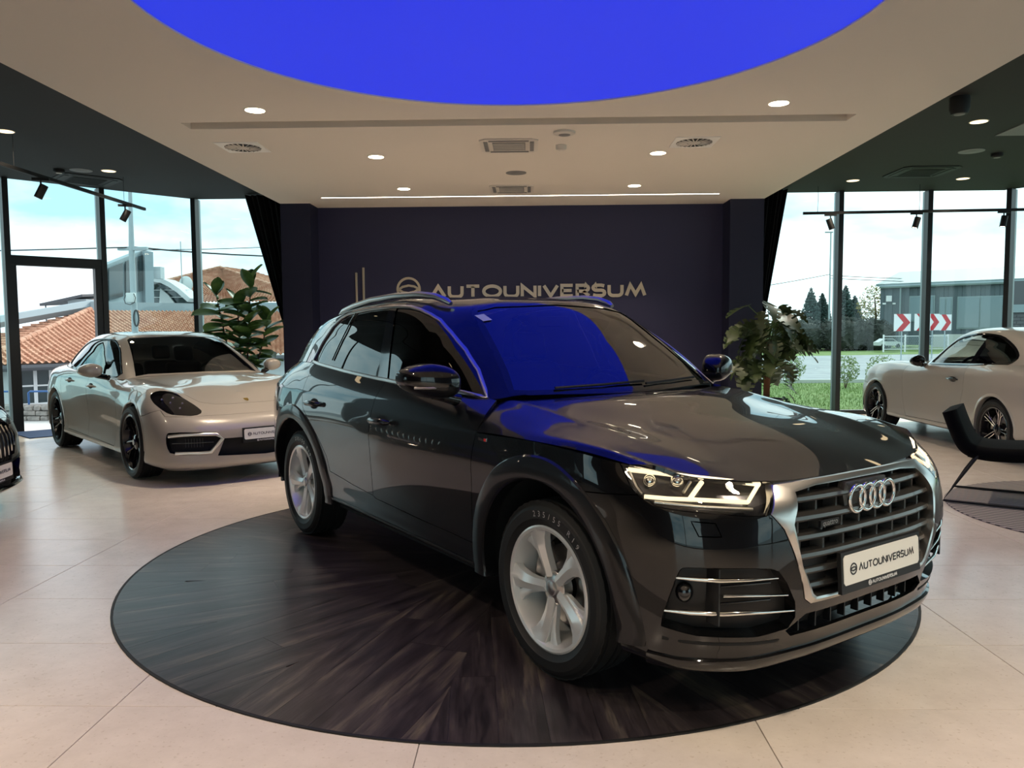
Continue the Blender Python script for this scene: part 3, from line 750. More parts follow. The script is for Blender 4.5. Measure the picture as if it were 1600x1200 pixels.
# ------------------------------------------------------------------ door mat, rug, lounge chair
dm = bmesh.new(); mt_ = [(-7.40, 11.0), (-6.62, 11.82), (-5.95, 11.25), (-6.75, 10.42)]
prism(dm, mt_, .0, .012, lambda u, v, d: Vector((u, v, d))); tag(obj('door_mat', recalc(dm), 'mat_blue'), 'dark blue mat on the floor inside the open entrance', 'mat')
m = mat('rug_weave', (.28, .25, .25), .9); t = m.node_tree; co = t.nodes.new('ShaderNodeTexCoord'); mp_ = t.nodes.new('ShaderNodeMapping'); mp_.inputs['Rotation'].default_value = (0, 0, math.radians(33)); wv = t.nodes.new('ShaderNodeTexWave'); wv.inputs['Scale'].default_value = 5.2; wv.bands_direction = 'Y'; wv.inputs['Distortion'].default_value = .6; wv.inputs['Detail'].default_value = 1
cr_ = t.nodes.new('ShaderNodeValToRGB'); cr_.color_ramp.elements[0].position = .42; cr_.color_ramp.elements[0].color = (.07, .065, .07, 1); cr_.color_ramp.elements[1].position = .55; cr_.color_ramp.elements[1].color = (.34, .30, .29, 1)
t.links.new(co.outputs['Object'], mp_.inputs[0]); t.links.new(mp_.outputs[0], wv.inputs['Vector']); t.links.new(wv.outputs['Fac'], cr_.inputs[0]); t.links.new(cr_.outputs[0], t.nodes['Principled BSDF'].inputs['Base Color'])
rg_ = obj('rug', bm_lathe([(.0001, 0), (1.31, 0), (1.315, .004), (1.31, .009), (.0001, .010)], 96, 'z', False), 'rug_weave', None, 30); rg_.location = (4.6, 5.95, .0005); tag(rg_, 'round grey striped rug under the black lounge chair', 'rug')
ch = empty('lounge_chair', (3.525, 6.67, .011), math.atan2(-.549, .836), 'black padded lounge chair on thin black sled legs at the right edge', 'chair')
CHP = lambda s0, s1: (lambda u, v, d: Vector((u, s0 + (s1 - s0) * d, v)))
def pad(path, w, name, hw=.33):
    bm = bmesh.new(); P = [Vector(p) for p in smooth_poly(path, 3, False)]; rings = []; r = w * .42
    sec = [(sx * (hw - r) + r * math.cos(math.radians(a)), sz * (w / 2 - r) + r * math.sin(math.radians(a))) for sx, sz, a0 in ((1, 1, 0), (-1, 1, 90), (-1, -1, 180), (1, -1, 270)) for a in np.linspace(a0, a0 + 90, 6)]
    N = len(P)
    for i in range(N):
        d = (P[min(i + 1, N - 1)] - P[max(i - 1, 0)]).normalized(); n = Vector((-d.y, d.x)); k = 1.0 if 0 < i < N - 1 else .82
        rings.append([bm.verts.new((P[i].x + n.x * b * k, a * (1 if k == 1 else .96), P[i].y + n.y * b * k)) for a, b in sec])
    for i in range(N - 1):
        for k in range(len(sec)): bm.faces.new((rings[i][k], rings[i][(k + 1) % len(sec)], rings[i + 1][(k + 1) % len(sec)], rings[i + 1][k]))
    bm.faces.new(rings[0]); bm.faces.new(rings[-1][::-1]); bmesh.ops.recalc_face_normals(bm, faces=bm.faces); return obj(name, bm, 'chair_fabric', ch, 50)
pad([(.02, .735), (.06, .62), (.11, .50), (.15, .44), (.22, .41)], .11, 'backrest')
pad([(.17, .425), (.25, .405), (.40, .40), (.62, .415), (.80, .42)], .11, 'seat')
for s in (-.345, .345):
    obj('leg', bm_tube(smooth_poly([(.24, s * .92, .40), (.10, s, .18), (0.0, s, .0115), (.02, s, .0115)], 0, False)[:3] + [(.35, s, .0115), (.68, s, .0115), (.66, s, .06), (.56, s * .92, .38)], .011, 8), 'matte_black', ch, 60)
# ------------------------------------------------------------------ house plants
mat('fig_leaf', (.05, .12, .030), .40, noise=((7, 7, 7), (.11, .20, .05), .35, .7)); mat('monstera_leaf', (.022, .042, .013), .42, noise=((6, 6, 6), (.060, .085, .024), .35, .75)); mat('bark', (.10, .06, .04), .8); mat('soil', (.03, .022, .016), .95); mat('pot_grey', (.10, .10, .10), .6); mat('coir', (.16, .07, .035), .95)
def leaf_mesh(name, L, W, m, split=0, droop=.25, cup=.12):
    bm = bmesh.new(); n = 14; rows = []
    for i in range(n + 1):
        t = i / n; w = W * (math.sin(PI * min(1, t ** .75)) ** .7) * (.55 + .6 * t if not split else 1.05 - .25 * t); w = max(w, .002)
        zz = -droop * L * t * t
        rows.append([bm.verts.new((t * L, s * w * .5, zz + cup * W * abs(s) ** 1.5)) for s in (-1, -.5, 0, .5, 1)])
    for i in range(n):
        for k in range(4):
            if split and k in (0, 3) and i % 3 == 2 and i > 1: continue
            if split and k in (1, 2) and i % 4 == 3 and False: continue
            bm.faces.new((rows[i][k], rows[i][k + 1], rows[i + 1][k + 1], rows[i + 1][k]))
    me = bpy.data.meshes.new(name); bm.to_mesh(me); bm.free(); me.materials.append(MATS[m]); me.polygons.foreach_set('use_smooth', [True] * len(me.polygons)); return me
def pot(root, r, h, m='pot_grey'):
    obj('pot', bm_lathe([(.0001, 0), (r * .72, 0), (r, h), (r * .93, h), (r * .9, h - .05), (.0001, h - .05)], 32, 'z', False), m, root, 40); obj('soil', bm_lathe([(r * .88, h - .045), (.0001, h - .035)], 24, 'z', False), 'soil', root)
def put_leaf(root, me, p, yaw, pitch, roll=0, s=1.0):
    M = Matrix.Translation(p) @ Matrix.Rotation(yaw, 4, 'Z') @ Matrix.Rotation(-pitch, 4, 'Y') @ Matrix.Rotation(roll, 4, 'X') @ Matrix.Scale(s, 4)
    o = bpy.data.objects.new('leaf', me); COL.objects.link(o); o.matrix_local = M; o.parent = root; return o
fg = empty('fig_plant', (-4.50, 12.25, 0), 0, 'tall fiddle-leaf fig with broad glossy leaves behind the beige saloon', 'plant'); pot(fg, .24, .45)
lm_ = leaf_mesh('leaf', .41, .30, 'fig_leaf'); r_ = random.Random(11)
for (x0, y0, x1, y1, z1) in ((-.03, 0, -.36, -.05, 2.02), (0, .03, -.05, 0, 1.85), (.03, -.02, .17, .0, 2.18), (.02, .02, .42, .05, 1.62)):
    pts = [Vector((x0 + (x1 - x0) * t ** .8, y0 + (y1 - y0) * t, .40 + (z1 - .40) * t)) for t in np.linspace(0, 1, 9)]
    obj('stem', bm_tube(pts, [.018 - .010 * i / 8 for i in range(9)], 8), 'bark', fg, 50)
    n = int((z1 - .80) / .046); yaw = r_.uniform(0, 6)
    for i in range(n):
        t = 1 - i * .046 / (z1 - .40) * (1 + .1 * r_.random()); t = max(t, .15); p = pts[0].lerp(pts[-1], t); p.x = x0 + (x1 - x0) * t ** .8; yaw += 2.4 + r_.uniform(-.3, .3)
        put_leaf(fg, lm_, p, yaw, (1.15 if i < 3 else r_.uniform(.0, .75)), r_.uniform(-.4, .4), r_.uniform(.75, 1.1) * (.75 if i < 2 else 1))
mo = empty('monstera_plant', (3.37, 11.30, 0), 0, 'big dark monstera with split leaves on a coir pole beside the right column', 'plant'); pot(mo, .24, .42)
obj('moss_pole', bm_tube([(0, 0, .36), (.02, 0, 1.25)], .045, 10), 'coir', mo, 40)
lm2 = leaf_mesh('leaf', .42, .38, 'monstera_leaf', 1, .35, .05); lm3 = leaf_mesh('leaf', .34, .20, 'monstera_leaf', 1, .55, .05)
for i in range(64):
    z = r_.uniform(.60, 1.42); yaw = r_.uniform(0, 2 * PI); rad = r_.uniform(.12, .46); up_ = r_.uniform(.05, .50)
    base_p = Vector((.02, 0, z)); tip = Vector((math.cos(yaw) * rad, math.sin(yaw) * rad * .7, z + up_ * (1.2 if i % 4 == 0 else .8)))
    obj('leaf_stalk', bm_tube([base_p, base_p.lerp(tip, .5) + Vector((0, 0, .06)), tip], .006, 5), 'fig_leaf', mo, 50)
    put_leaf(mo, lm2 if i % 3 else lm3, tip, yaw + r_.uniform(-.5, .5), r_.uniform(-1.0, -.1), r_.uniform(-.5, .5), r_.uniform(.7, 1.05))
for i in range(10):
    z = .45 + i * .06; put_leaf(mo, lm3, Vector((.20 + .06 * math.sin(i), -.1, z)), r_.uniform(-1, 1), r_.uniform(-.6, .3), 0, .6)
# ------------------------------------------------------------------ outside, left: houses on the slope below
mat('asphalt', (.30, .31, .32), .9, noise=((2, 2, 2), (.36, .37, .38), .4, .6)); mat('paving', (.62, .62, .60), .85); mat('house_white', (.60, .62, .62), .85); mat('house_grey', (.48, .53, .55), .8)
mat('roof_tile', (.44, .21, .13), .8, noise=((3, 3, 3), (.62, .38, .26), .35, .7)); mat('gutter', (.10, .10, .11), .6); mat('stone', (.28, .27, .25), .9, noise=((9, 9, 9), (.45, .43, .40), .4, .6)); mat('mortar', (.20, .19, .18), .95)
mat('rail_blue', (.05, .16, .42), .5); mat('win_frame', (.75, .76, .76), .6); mat('dark_glass', (.03, .045, .05), .1, 0, .5); mat('lead_grey', (.30, .37, .40), .6); mat('dish_white', (.62, .66, .64), .5); mat('pole_grey', (.36, .42, .44), .7); mat('wire_black', (.02, .02, .02), .8)
mat('lawn', (.12, .19, .045), .95, noise=((3, 12, 3), (.20, .28, .08), .35, .65)); mat('blade_green', (.17, .26, .06), .8); mat('hedge_dark', (.045, .05, .040), .9); mat('shrub_leaf', (.13, .24, .06), .8); mat('shrub_pale', (.24, .30, .13), .8); mat('cypress_leaf', (.05, .085, .075), .9); mat('autumn_leaf', (.30, .25, .09), .85)
mat('hall_cladding', (.10, .125, .14), .7); mat('hall_roof', (.24, .30, .31), .6); mat('hall_glass', (.16, .22, .24), .15, 0, .5); mat('sign_white', (.80, .80, .80), .5); mat('sign_red', (.50, .02, .03), .5); mat('concrete', (.55, .55, .53), .9); mat('brick_dark', (.11, .11, .115), .9)
struct('ground_outside', bm_box((-140, -60, -3.2), (140, 260, -3.0)), 'asphalt')
struct('pavement', bm_prism([(-30, -20), (-9.35, -20), (-9.35, 9.2), (-5.6, 13.2), (3.6, 13.2), (3.6, 13.6), (-4.5, 14.6), (-9.5, 14.3), (-30, 12)], -.4, -.02, lambda u, v, d: Vector((u, v, d))), 'paving')
# low rubble wall with a blue railing
rw = empty('stone_wall', (-9.6, 12.72, -.02), math.radians(2), 'low rubble stone wall outside the entrance door', 'wall'); obj('mortar_core', bm_box((-1.5, .03, -.3), (3.2, .32, .25)), 'mortar', rw)
r_ = random.Random(5)
for row in range(3):
    x = -1.5
    while x < 3.2:
        w = r_.uniform(.12, .26); h = .085; b = bevbox((0, 0, 0), (w - .012, .10, h - .008), .018, 2)
        for v in b.verts: v.co += Vector((r_.uniform(-.008, .008), r_.uniform(-.008, .008), r_.uniform(-.006, .006)))
        o = obj('stone', b, 'stone', rw, 50); o.location = (x, -.03, row * h + .0); x += w
for (x0, x1, lb) in ((-10.4, -8.49, 'blue tube railing on the stone wall, left section'), (-8.37, -6.9, 'blue tube railing on the stone wall, right section')):
    r = empty('railing', (x0, 12.95, .23), 0, lb, 'railing'); L = x1 - x0
    obj('top_rail', bm_tube([(0, 0, -.02), (0, 0, .20), (.03, 0, .22), (L - .03, 0, .22), (L, 0, .20), (L, 0, -.02)], .016, 8), 'rail_blue', r, 60)
    obj('post', bm_tube([(L * .5, 0, -.02), (L * .5, 0, .22)], .014, 8), 'rail_blue', r, 60)
def tile_roof(name, parent, A, B, C, D, tw=.20, th=.30, hgt=.045):
    """A-B eave, D-C upper edge; barrel tiles in overlapping courses, one mesh"""
    A, B, C, D = map(Vector, (A, B, C, D)); nu = max(2, int((B - A).length / tw)); nv = max(2, int((D - A).length / th)); n = (B - A).cross(D - A).normalized()
    if n.z < 0: n = -n
    vs_, fs = [], []; S = 5
    for j in range(nv):
        for e in (0, 1):
            v = (j + e) / nv; base = len(vs_)
            for i in range(nu * S + 1):
                u = i / (nu * S); p = A.lerp(B, u).lerp(D.lerp(C, u), v); ph = (u * nu + (.5 if False else 0)) % 1.0
                w = math.cos(2 * PI * ph) * hgt; vs_.append(p + n * (w + (.085 if e == 0 else .0)))
            if e == 1:
                m_ = nu * S + 1; b0 = base - m_
                for i in range(nu * S): fs.append((b0 + i, b0 + i + 1, base + i + 1, base + i))
            elif j > 0:
                m_ = nu * S + 1; b0 = base - m_
                for i in range(nu * S): fs.append((b0 + i, b0 + i + 1, base + i + 1, base + i))
    me = bpy.data.meshes.new(name); me.from_pydata([tuple(v) for v in vs_], [], fs); me.update(); o = obj(name, me, 'roof_tile', parent); o['kind'] = 'stuff'; return o
def ridge(parent, a, b, n):
    a, b = Vector(a), Vector(b)
    for i in range(n):
        p, q = a.lerp(b, i / n), a.lerp(b, (i + 1.12) / n); bm = bmesh.new(); tube(bm, [p, q], [.13, .11], 8); obj('ridge_tile', recalc(bm), 'roof_tile', parent, 50)
hs = empty('house', (-14, 30, -3), 0, 'white house with a wide clay-tiled roof outside the left windows', 'house')
def H(bm, m, nm='wall', par=None):
    for v in bm.verts: v.co -= Vector((-14, 30, -3))
    return obj(nm, bm, m, par or hs)
OFF = Vector((-14, 30, -3))
Ae, Be = (-16.6, 23.0, .42), (-9.0, 30.4, .50); Ct, Dt = (-11.0, 36.2, 2.30), (-18.0, 31.8, 2.28)
DL = (-18.9, 27.2, 1.20)
tile_roof('roof_tiles', hs, *[Vector(p) - OFF for p in (Ae, Be, Ct, (-17.9, 31.9, 2.28))])
wb = bmesh.new(); d = (Vector(Be) - Vector(Ae)); d.z = 0; dn_ = d.normalized(); back = Vector((-dn_.y, dn_.x, 0))
prism(wb, [((Vector(Ae) + dn_ * .2 + back * .45).x, (Vector(Ae) + dn_ * .2 + back * .45).y), ((Vector(Be) + back * .45).x, (Vector(Be) + back * .45).y), (-10.5, 37, ), (-18.5, 33)], -3, .42, lambda u, v, dd: Vector((u, v, dd))); H(recalc(wb), 'house_white')
gb = bmesh.new(); tube(gb, [Vector(Ae) + Vector((0, 0, -.08)), Vector(Be) + Vector((0, 0, -.08))], .10, 8); H(recalc(gb), 'gutter', 'gutter')
# hip ridge and the white coping on the left of the roof
ridge(hs, Vector(Ae) + Vector((.0, .1, .1)) - OFF, Vector((-17.9, 31.9, 2.36)) - OFF, 22)
tile_roof('roof_tiles', hs, *[Vector(p) - OFF for p in ((-24, 29.5, .35), Ae, (-17.9, 31.9, 2.28), (-18.2, 32.3, 2.28))])
cb_ = bmesh.new(); tube(cb_, [(-19.8, 27.6, 1.66), (-18.4, 32.4, 2.50), (-18.1, 33.2, 2.62)], .24, 6); H(recalc(cb_), 'lead_grey', 'coping')
# window in the white wall
wc = Vector(Ae) + dn_ * 1.0 + back * .40
for k, (s0, s1) in enumerate(((.30, .62), (.72, 1.06))):
    P0 = Vector(Ae) + dn_ * (s0 + 1.1) + back * .43; w = s1 - s0; wz0, wz1 = -.78, .26; fb = bmesh.new(); rot = Matrix(((dn_.x, back.x, 0), (dn_.y, back.y, 0), (0, 0, 1)))
    for lo, hi in (((-.06, -.05, wz0 - .06), (w + .06, .02, wz0)), ((-.06, -.05, wz1), (w + .06, .02, wz1 + .06)), ((-.06, -.05, wz0), (0, .02, wz1)), ((w, -.05, wz0), (w + .06, .02, wz1))): box(fb, lo, hi)
    for v in fb.verts: q = rot @ Vector((v.co.x, v.co.y, 0)); v.co = Vector((P0.x + q.x, P0.y + q.y, v.co.z)) 
    wf = H(fb, 'win_frame', 'window'); pb = bmesh.new(); box(pb, (0, -.02, wz0), (w, .0, wz1))
    for v in pb.verts: q = rot @ Vector((v.co.x, v.co.y, 0)); v.co = Vector((P0.x + q.x, P0.y + q.y, v.co.z))
    H(pb, 'dark_glass', 'pane', wf)
    for z in (-.26,):
        sb = bmesh.new(); box(sb, (0, -.03, z), (w, -.02, z + .05))
        for v in sb.verts: q = rot @ Vector((v.co.x, v.co.y, 0)); v.co = Vector((P0.x + q.x, P0.y + q.y, v.co.z))
        H(sb, 'win_frame', 'blind_slat', wf)
# glazed extension with a slanted top and a curved canopy
gx = empty('glass_pavilion', (-18, 35, 2), 0, 'grey glazed rooftop pavilion with a slanted top behind the tiled roof', 'building')
OFG = Vector((-18, 35, 2)); G_ = lambda nm, bm, m, par=None: (lambda b: ([setattr(v, 'co', v.co - OFG) for v in b.verts], obj(nm, b, m, par or gx))[1])(bm)
Z = lambda x, y, z: Vector((x, y, z))
def quadbox(pts, th):
    bm = bmesh.new(); n = (Vector(pts[1]) - Vector(pts[0])).cross(Vector(pts[3]) - Vector(pts[0])).normalized() * th
    a = [bm.verts.new(Vector(p)) for p in pts]; b = [bm.verts.new(Vector(p) + n) for p in pts]; bm.faces.new(a); bm.faces.new(b[::-1])
    for i in range(4): bm.faces.new((a[i], b[i], b[(i + 1) % 4], a[(i + 1) % 4]))
    return recalc(bm)
G_('front_wall', quadbox([(-18.10, 33.4, 2.2), (-17.8, 36.1, 2.2), (-17.75, 36.1, 5.15), (-18.05, 33.4, 4.25)], -.3), 'lead_grey')
for (t0, t1) in ((.06, .42), (.50, .80), (.87, .97)):
    A_ = Vector((-18.08, 33.4, 2.75)); B_ = Vector((-17.78, 36.1, 3.35)); C_ = Vector((-17.73, 36.1, 4.98)); D_ = Vector((-18.03, 33.4, 4.12)); o_ = Vector((.06, -.02, 0))
    G_('pane', quadbox([A_.lerp(B_, t0) + o_, A_.lerp(B_, t1) + o_, D_.lerp(C_, t1) + o_, D_.lerp(C_, t0) + o_], .03), 'dark_glass')
G_('side_wall', quadbox([(-17.8, 36.1, 2.2), (-17.55, 36.4, 2.2), (-17.5, 36.4, 5.10), (-17.75, 36.1, 5.15)], .3), 'lead_grey')
G_('parapet', quadbox([(-18.2, 32.5, 2.28), (-11.0, 36.3, 2.30), (-11.0, 36.3, 2.62), (-18.2, 32.5, 2.70)], .25), 'lead_grey')
cn = [(-18.73, 3.55), (-18.35, 3.85), (-18.0, 3.95), (-17.6, 3.88), (-17.23, 3.70), (-16.8, 3.40), (-16.3, 2.95)]
bm = bmesh.new(); ribbon2d(bm, cn, .22, 37.6, 39.0, lambda u, v, d: Vector((u, d, v))); G_('curved_canopy', recalc(bm), 'house_white')
bm = bmesh.new(); prism(bm, [(-18.7, 2.5)] + [(a, b - .12) for a, b in cn] + [(-16.3, 2.5)], 38.3, 38.6, lambda u, v, d: Vector((u, d, v))); G_('canopy_glass', recalc(bm), 'dark_glass')
for z in (2.75, 3.1, 3.45): G_('glazing_bar', bm_box((-18.6, 38.22, z), (-16.4, 38.28, z + .03)), 'win_frame')
bm = bmesh.new(); prism(bm, [(-18.0, 2.5), (-17.9, 3.55), (-17.5, 3.2), (-17.0, 2.5)], 38.1, 38.2, lambda u, v, d: Vector((u, d, v))); G_('white_sail', recalc(bm), 'house_white')
bm = bm_box((-17.45, 36.5, 3.9), (-17.1, 36.9, 4.45)); G_('roof_unit', bm, 'house_grey')
# second house behind
h2 = empty('house', (-18, 46, -3), 0, 'house with a red hipped tile roof far behind the fig plant', 'house'); O2 = Vector((-18, 46, -3))
apx, apr = (-18.04, 46, 5.15), (-17.4, 49, 5.15)
EL, ER, EB = (-24.5, 42.0, 2.95), (-11.0, 42.0, 2.95), (-11, 55, 2.95)
tile_roof('roof_tiles', h2, *[Vector(p) - O2 for p in (EL, ER, (-17.9, 46, 5.15), apx)]); tile_roof('roof_tiles', h2, *[Vector(p) - O2 for p in (ER, EB, apr, (-17.9, 46, 5.15))])
ridge(h2, Vector(EL) - O2, Vector(apx) - O2, 24); ridge(h2, Vector(apx) - O2, Vector(ER) - O2, 24)
b = bm_box((-24, 42.3, -3), (-11.3, 54, 2.95)); [setattr(v, 'co', v.co - O2) for v in b.verts]; obj('wall', b, 'house_white', h2)
b = bm_box((-24.6, 41.9, 2.8), (-10.9, 42.05, 2.95)); [setattr(v, 'co', v.co - O2) for v in b.verts]; obj('gutter', b, 'lead_grey', h2)
b = bm_box((-24.4, 41.6, 2.3), (-11.0, 41.9, 2.55)); [setattr(v, 'co', v.co - O2) for v in b.verts]; obj('ledge', b, 'house_grey', h2)
# third roof at the far left, mast, dish, pole, wires
h3 = empty('shed', (-22.5, 38, 2), 0, 'small dark-tiled shed roof above the coping beyond the entrance', 'shed'); obj('roof', quadbox([(-1.1, -.3, .72), (1.0, -.3, 1.15), (1.0, 2, 1.3), (-1.1, 2, .85)], .12), 'gutter', h3); obj('wall', bm_box((.1, 0, -5.0), (1.0, 1.5, 1.05)), 'house_grey', h3); obj('post', bm_tube([(-1.0, 0, -.2), (-1.0, 0, .75)], .03, 6), 'gutter', h3); obj('balustrade', bm_box((-1.0, -.05, .35), (.3, .0, .42)), 'gutter', h3)
ut = empty('utility_pole', (-10.08, 20, -3), 0, 'grey utility pole with a junction box outside the left window', 'pole'); obj('pole', bm_tube([(0, 0, 0), (0, 0, 3.9), (-.01, 0, 6.4), (.02, 0, 8.6)], [.085, .08, .07, .035], 12), 'pole_grey', ut, 50)
obj('junction_box', bevbox((-.11, -.20, 5.18), (.10, -.08, 5.42), .015, 2), 'dish_white', ut, 40); obj('cable_coil', bm_tube([(.10 + .06 * math.cos(a), -.12, 4.78 + .20 * math.sin(a)) for a in np.linspace(0, 2 * PI, 21)[:-1]], .022, 6, True), 'wire_black', ut); obj('cross_arm', bm_box((-.35, -.05, 6.5), (.40, .05, 6.58)), 'pole_grey', ut)
obj('cable', bm_tube([(-.11, -.2, 5.36), (-.15, -.2, 5.26), (-.12, -.2, 5.15), (0, -.2, 5.12), (.12, -.2, 5.18), (.14, -.2, 5.3), (.10, -.2, 5.4)], .010, 6), 'wire_black', ut)
an = empty('antenna_mast', (-17.66, 40, 2.6), 0, 'thin roof antenna mast beside the satellite dish', 'antenna'); obj('mast', bm_tube([(0, 0, -5.6), (0, 0, 3.4)], .025, 6), 'pole_grey', an); obj('cross_rod', bm_tube([(-.22, 0, 3.0), (.22, 0, 3.0)], .015, 6), 'pole_grey', an)
sd = empty('satellite_dish', (-17.5, 40.1, 2.7), 0, 'pale round satellite dish before the far tiled roof', 'satellite dish'); b = bmesh.new(); bmesh.ops.create_uvsphere(b, u_segments=24, v_segments=16, radius=.36)
for v in b.verts: v.co = Vector((v.co.x, v.co.y * .22, v.co.z * 1.15)) + Vector((.0, 0, 1.15))
obj('dish', b, 'dish_white', sd, 60); obj('dish_arm', bm_tube([(0, 0, 0), (0, 0, 1.1)], .03, 6), 'pole_grey', sd)
def wire(a, b, sag, label, r=.016):
    a, b = Vector(a), Vector(b); pts = [a.lerp(b, t) - Vector((0, 0, sag * 4 * t * (1 - t))) for t in np.linspace(0, 1, 15)]
    tag(obj('overhead_wire', bm_tube(pts, r, 5), 'wire_black'), label, 'wire')
wire((-10.05, 20, 3.58), (-26, 15.2, 3.25), .15, 'thin overhead wire left of the utility pole'); wire((-10.05, 20, 3.58), (-3.5, 34, 4.9), .3, 'thick overhead wire right of the utility pole', .022); wire((-10.05, 20, 3.50), (-4, 30, 5.0), .12, 'upper thin overhead wire right of the utility pole', .01)
# ------------------------------------------------------------------ outside, right: lawn, road, hall, signs
def foliage(name, parent, c, rad, n, ls, m, seed, shape=None):
    q = random.Random(seed); vs_, fs = [], []
    for i in range(n):
        while True:
            p = Vector((q.uniform(-1, 1), q.uniform(-1, 1), q.uniform(-1, 1)))
            if p.length < 1 and p.length > .35: break
        if shape: p = shape(p)
        P = Vector((c[0] + p.x * rad[0], c[1] + p.y * rad[1], c[2] + p.z * rad[2])); a = Vector((q.uniform(-1, 1), q.uniform(-1, 1), q.uniform(-1, 1))).normalized(); b_ = a.orthogonal().normalized(); s = ls * q.uniform(.6, 1.3)
        k = len(vs_); vs_ += [P - a * s, P + b_ * s * .45, P + a * s, P - b_ * s * .45]; fs.append((k, k + 1, k + 2, k + 3))
    me = bpy.data.meshes.new(name); me.from_pydata([tuple(v) for v in vs_], [], fs); me.update(); o = obj(name, me, m, parent); o['kind'] = 'stuff'; return o
gl_ = bm_prism([(3.0, 13.25), (9.9, 13.25), (11.5, 10.5), (60, 4), (60, 22), (3.0, 20.9)], -.5, -.03, lambda u, v, d: Vector((u, v, d))); struct('lawn', gl_, 'lawn')
q = random.Random(2); vs_, fs = [], []
for i in range(9000):
    x, y = q.uniform(4.0, 9.5), 13.4 + 7.2 * q.random(); h = q.uniform(.03, .07); a = q.uniform(0, 6.3); k = len(vs_); vs_ += [(x, y, -.035), (x + .012 * math.cos(a), y + .012 * math.sin(a), -.035), (x + q.uniform(-.03, .03), y + q.uniform(-.03, .03), -.03 + h)]; fs.append((k, k + 1, k + 2))
me = bpy.data.meshes.new('grass'); me.from_pydata(vs_, [], fs); me.update(); tag(obj('grass', me, 'blade_green'), 'short green grass blades of the lawn outside the right windows', 'grass', kind='stuff')
struct('road', bm_prism([(-2, 20.9), (60, 22), (60, 36), (20, 34.5), (10, 33), (-2, 30)], -.5, .0, lambda u, v, d: Vector((u, v, d * 1.0 + max(0, (v - 22)) * .022))), 'asphalt')
struct('kerb', bm_prism([(2.8, 20.75), (60, 21.9), (60, 22.1), (2.8, 20.95)], -.3, .06, lambda u, v, d: Vector((u, v, d))), 'concrete')
struct('verge', bm_prism([(-2, 30), (10, 33), (20, 34.5), (60, 36), (60, 120), (-20, 120)], -.5, .16, lambda u, v, d: Vector((u, v, d + min(max(0, (v - 30)), 18) * .026))), 'lawn')
for i, (x, y, rx, rz, m, lb) in enumerate(((6.35, 19.3, .34, .34, 'shrub_pale', 'loose pale shrub on the lawn edge left of the thick mullion'), (5.2, 19.2, .3, .4, 'shrub_pale', 'loose pale shrub partly behind the monstera'), (7.55, 19.0, .30, .34, 'shrub_pale', 'pale shrub just right of the thick mullion'), (8.25, 18.7, .36, .36, 'shrub_pale', 'fuller pale shrub left of the white coupe hood'), (9.3, 19.6, .45, .24, 'shrub_leaf', 'bright green low shrub above the coupe hood'), (10.3, 20.0, .45, .24, 'shrub_leaf', 'bright green low shrub by the coupe mirror'))):
    e = empty('shrub', (x, y, -.05), 0, lb, 'shrub', 'shrubs along the lawn'); foliage('foliage', e, (0, 0, rz + .14), (rx, .3, rz), 420, .045, m, 20 + i)
    for k in range(4): obj('stem', bm_tube([(0, 0, 0), (.12 * math.cos(k * 1.6), .1 * math.sin(k * 1.6), rz + .1)], .008, 5), 'bark', e)
for i, (x, y, rx, rz, lb) in enumerate(((13.6, 40, 1.7, .95, 'dark round hedge bush behind the monstera'), (15.6, 39.8, 1.5, 1.0, 'dark round hedge bush in the middle of the hedge'), (17.1, 40, 1.2, .95, 'dark round hedge bush beside the hall'))):
    e = empty('hedge_bush', (x, y, .25), 0, lb, 'hedge', 'hedge bushes before the hall'); foliage('foliage', e, (0, 0, rz * .75), (rx, 1.0, rz), 2600, .10, 'hedge_dark', 40 + i)
    b = bmesh.new(); bmesh.ops.create_icosphere(b, subdivisions=3, radius=1)
    for v in b.verts: v.co = Vector((v.co.x * rx * .86, v.co.y * .85, v.co.z * rz * .82 + rz * .72))
    obj('core', b, 'hedge_dark', e, 60)
for i, (x, y, h, lb) in enumerate(((16.9, 48, 3.2, 'dark cypress left of the thick mullion'), (17.75, 48.5, 2.9, 'dark cypress just left of the lamp pole'), (18.75, 47.5, 3.3, 'dark cypress just right of the thick mullion'), (19.5, 48, 2.7, 'shorter dark cypress beside the autumn tree'))):
    e = empty('cypress', (x, y, .5), 0, lb, 'tree', 'cypresses beyond the hedge'); foliage('foliage', e, (0, 0, h * .52), (.55, .5, h * .52), 2200, .11, 'cypress_leaf', 60 + i, lambda p: Vector((p.x * (1 - .65 * max(0, p.z)), p.y * (1 - .65 * max(0, p.z)), p.z))); obj('trunk', bm_tube([(0, 0, 0), (0, 0, h * .9)], [.10, .03], 6), 'bark', e)
e = empty('tree', (19.6, 45.5, .5), 0, 'yellowish autumn tree at the corner of the grey hall', 'tree'); obj('trunk', bm_tube([(0, 0, 0), (.1, 0, 1.6), (0, 0, 2.6)], [.09, .06, .03], 7), 'bark', e); foliage('foliage', e, (0, 0, 2.2), (.95, .8, 1.15), 900, .09, 'autumn_leaf', 90)
hl = empty('hall', (18.4, 42, .4), 0, 'long grey corrugated hall with a pale roof behind the chevron signs', 'building'); OH = Vector((18.4, 42, .4)); HH = lambda nm, b, m, par=None: ([setattr(v, 'co', v.co - OH) for v in b.verts], obj(nm, b, m, par or hl))[1]
a2, b2 = Vector((18.40, 42, 0)), Vector((25.5, 36.0, 0)); dd_ = (b2 - a2).normalized(); nn_ = Vector((dd_.y, -dd_.x, 0)); LL = (b2 - a2).length
if nn_.y > 0: nn_ = -nn_
bm = bmesh.new(); vsb = []
npt = int(LL / .10); prof = []
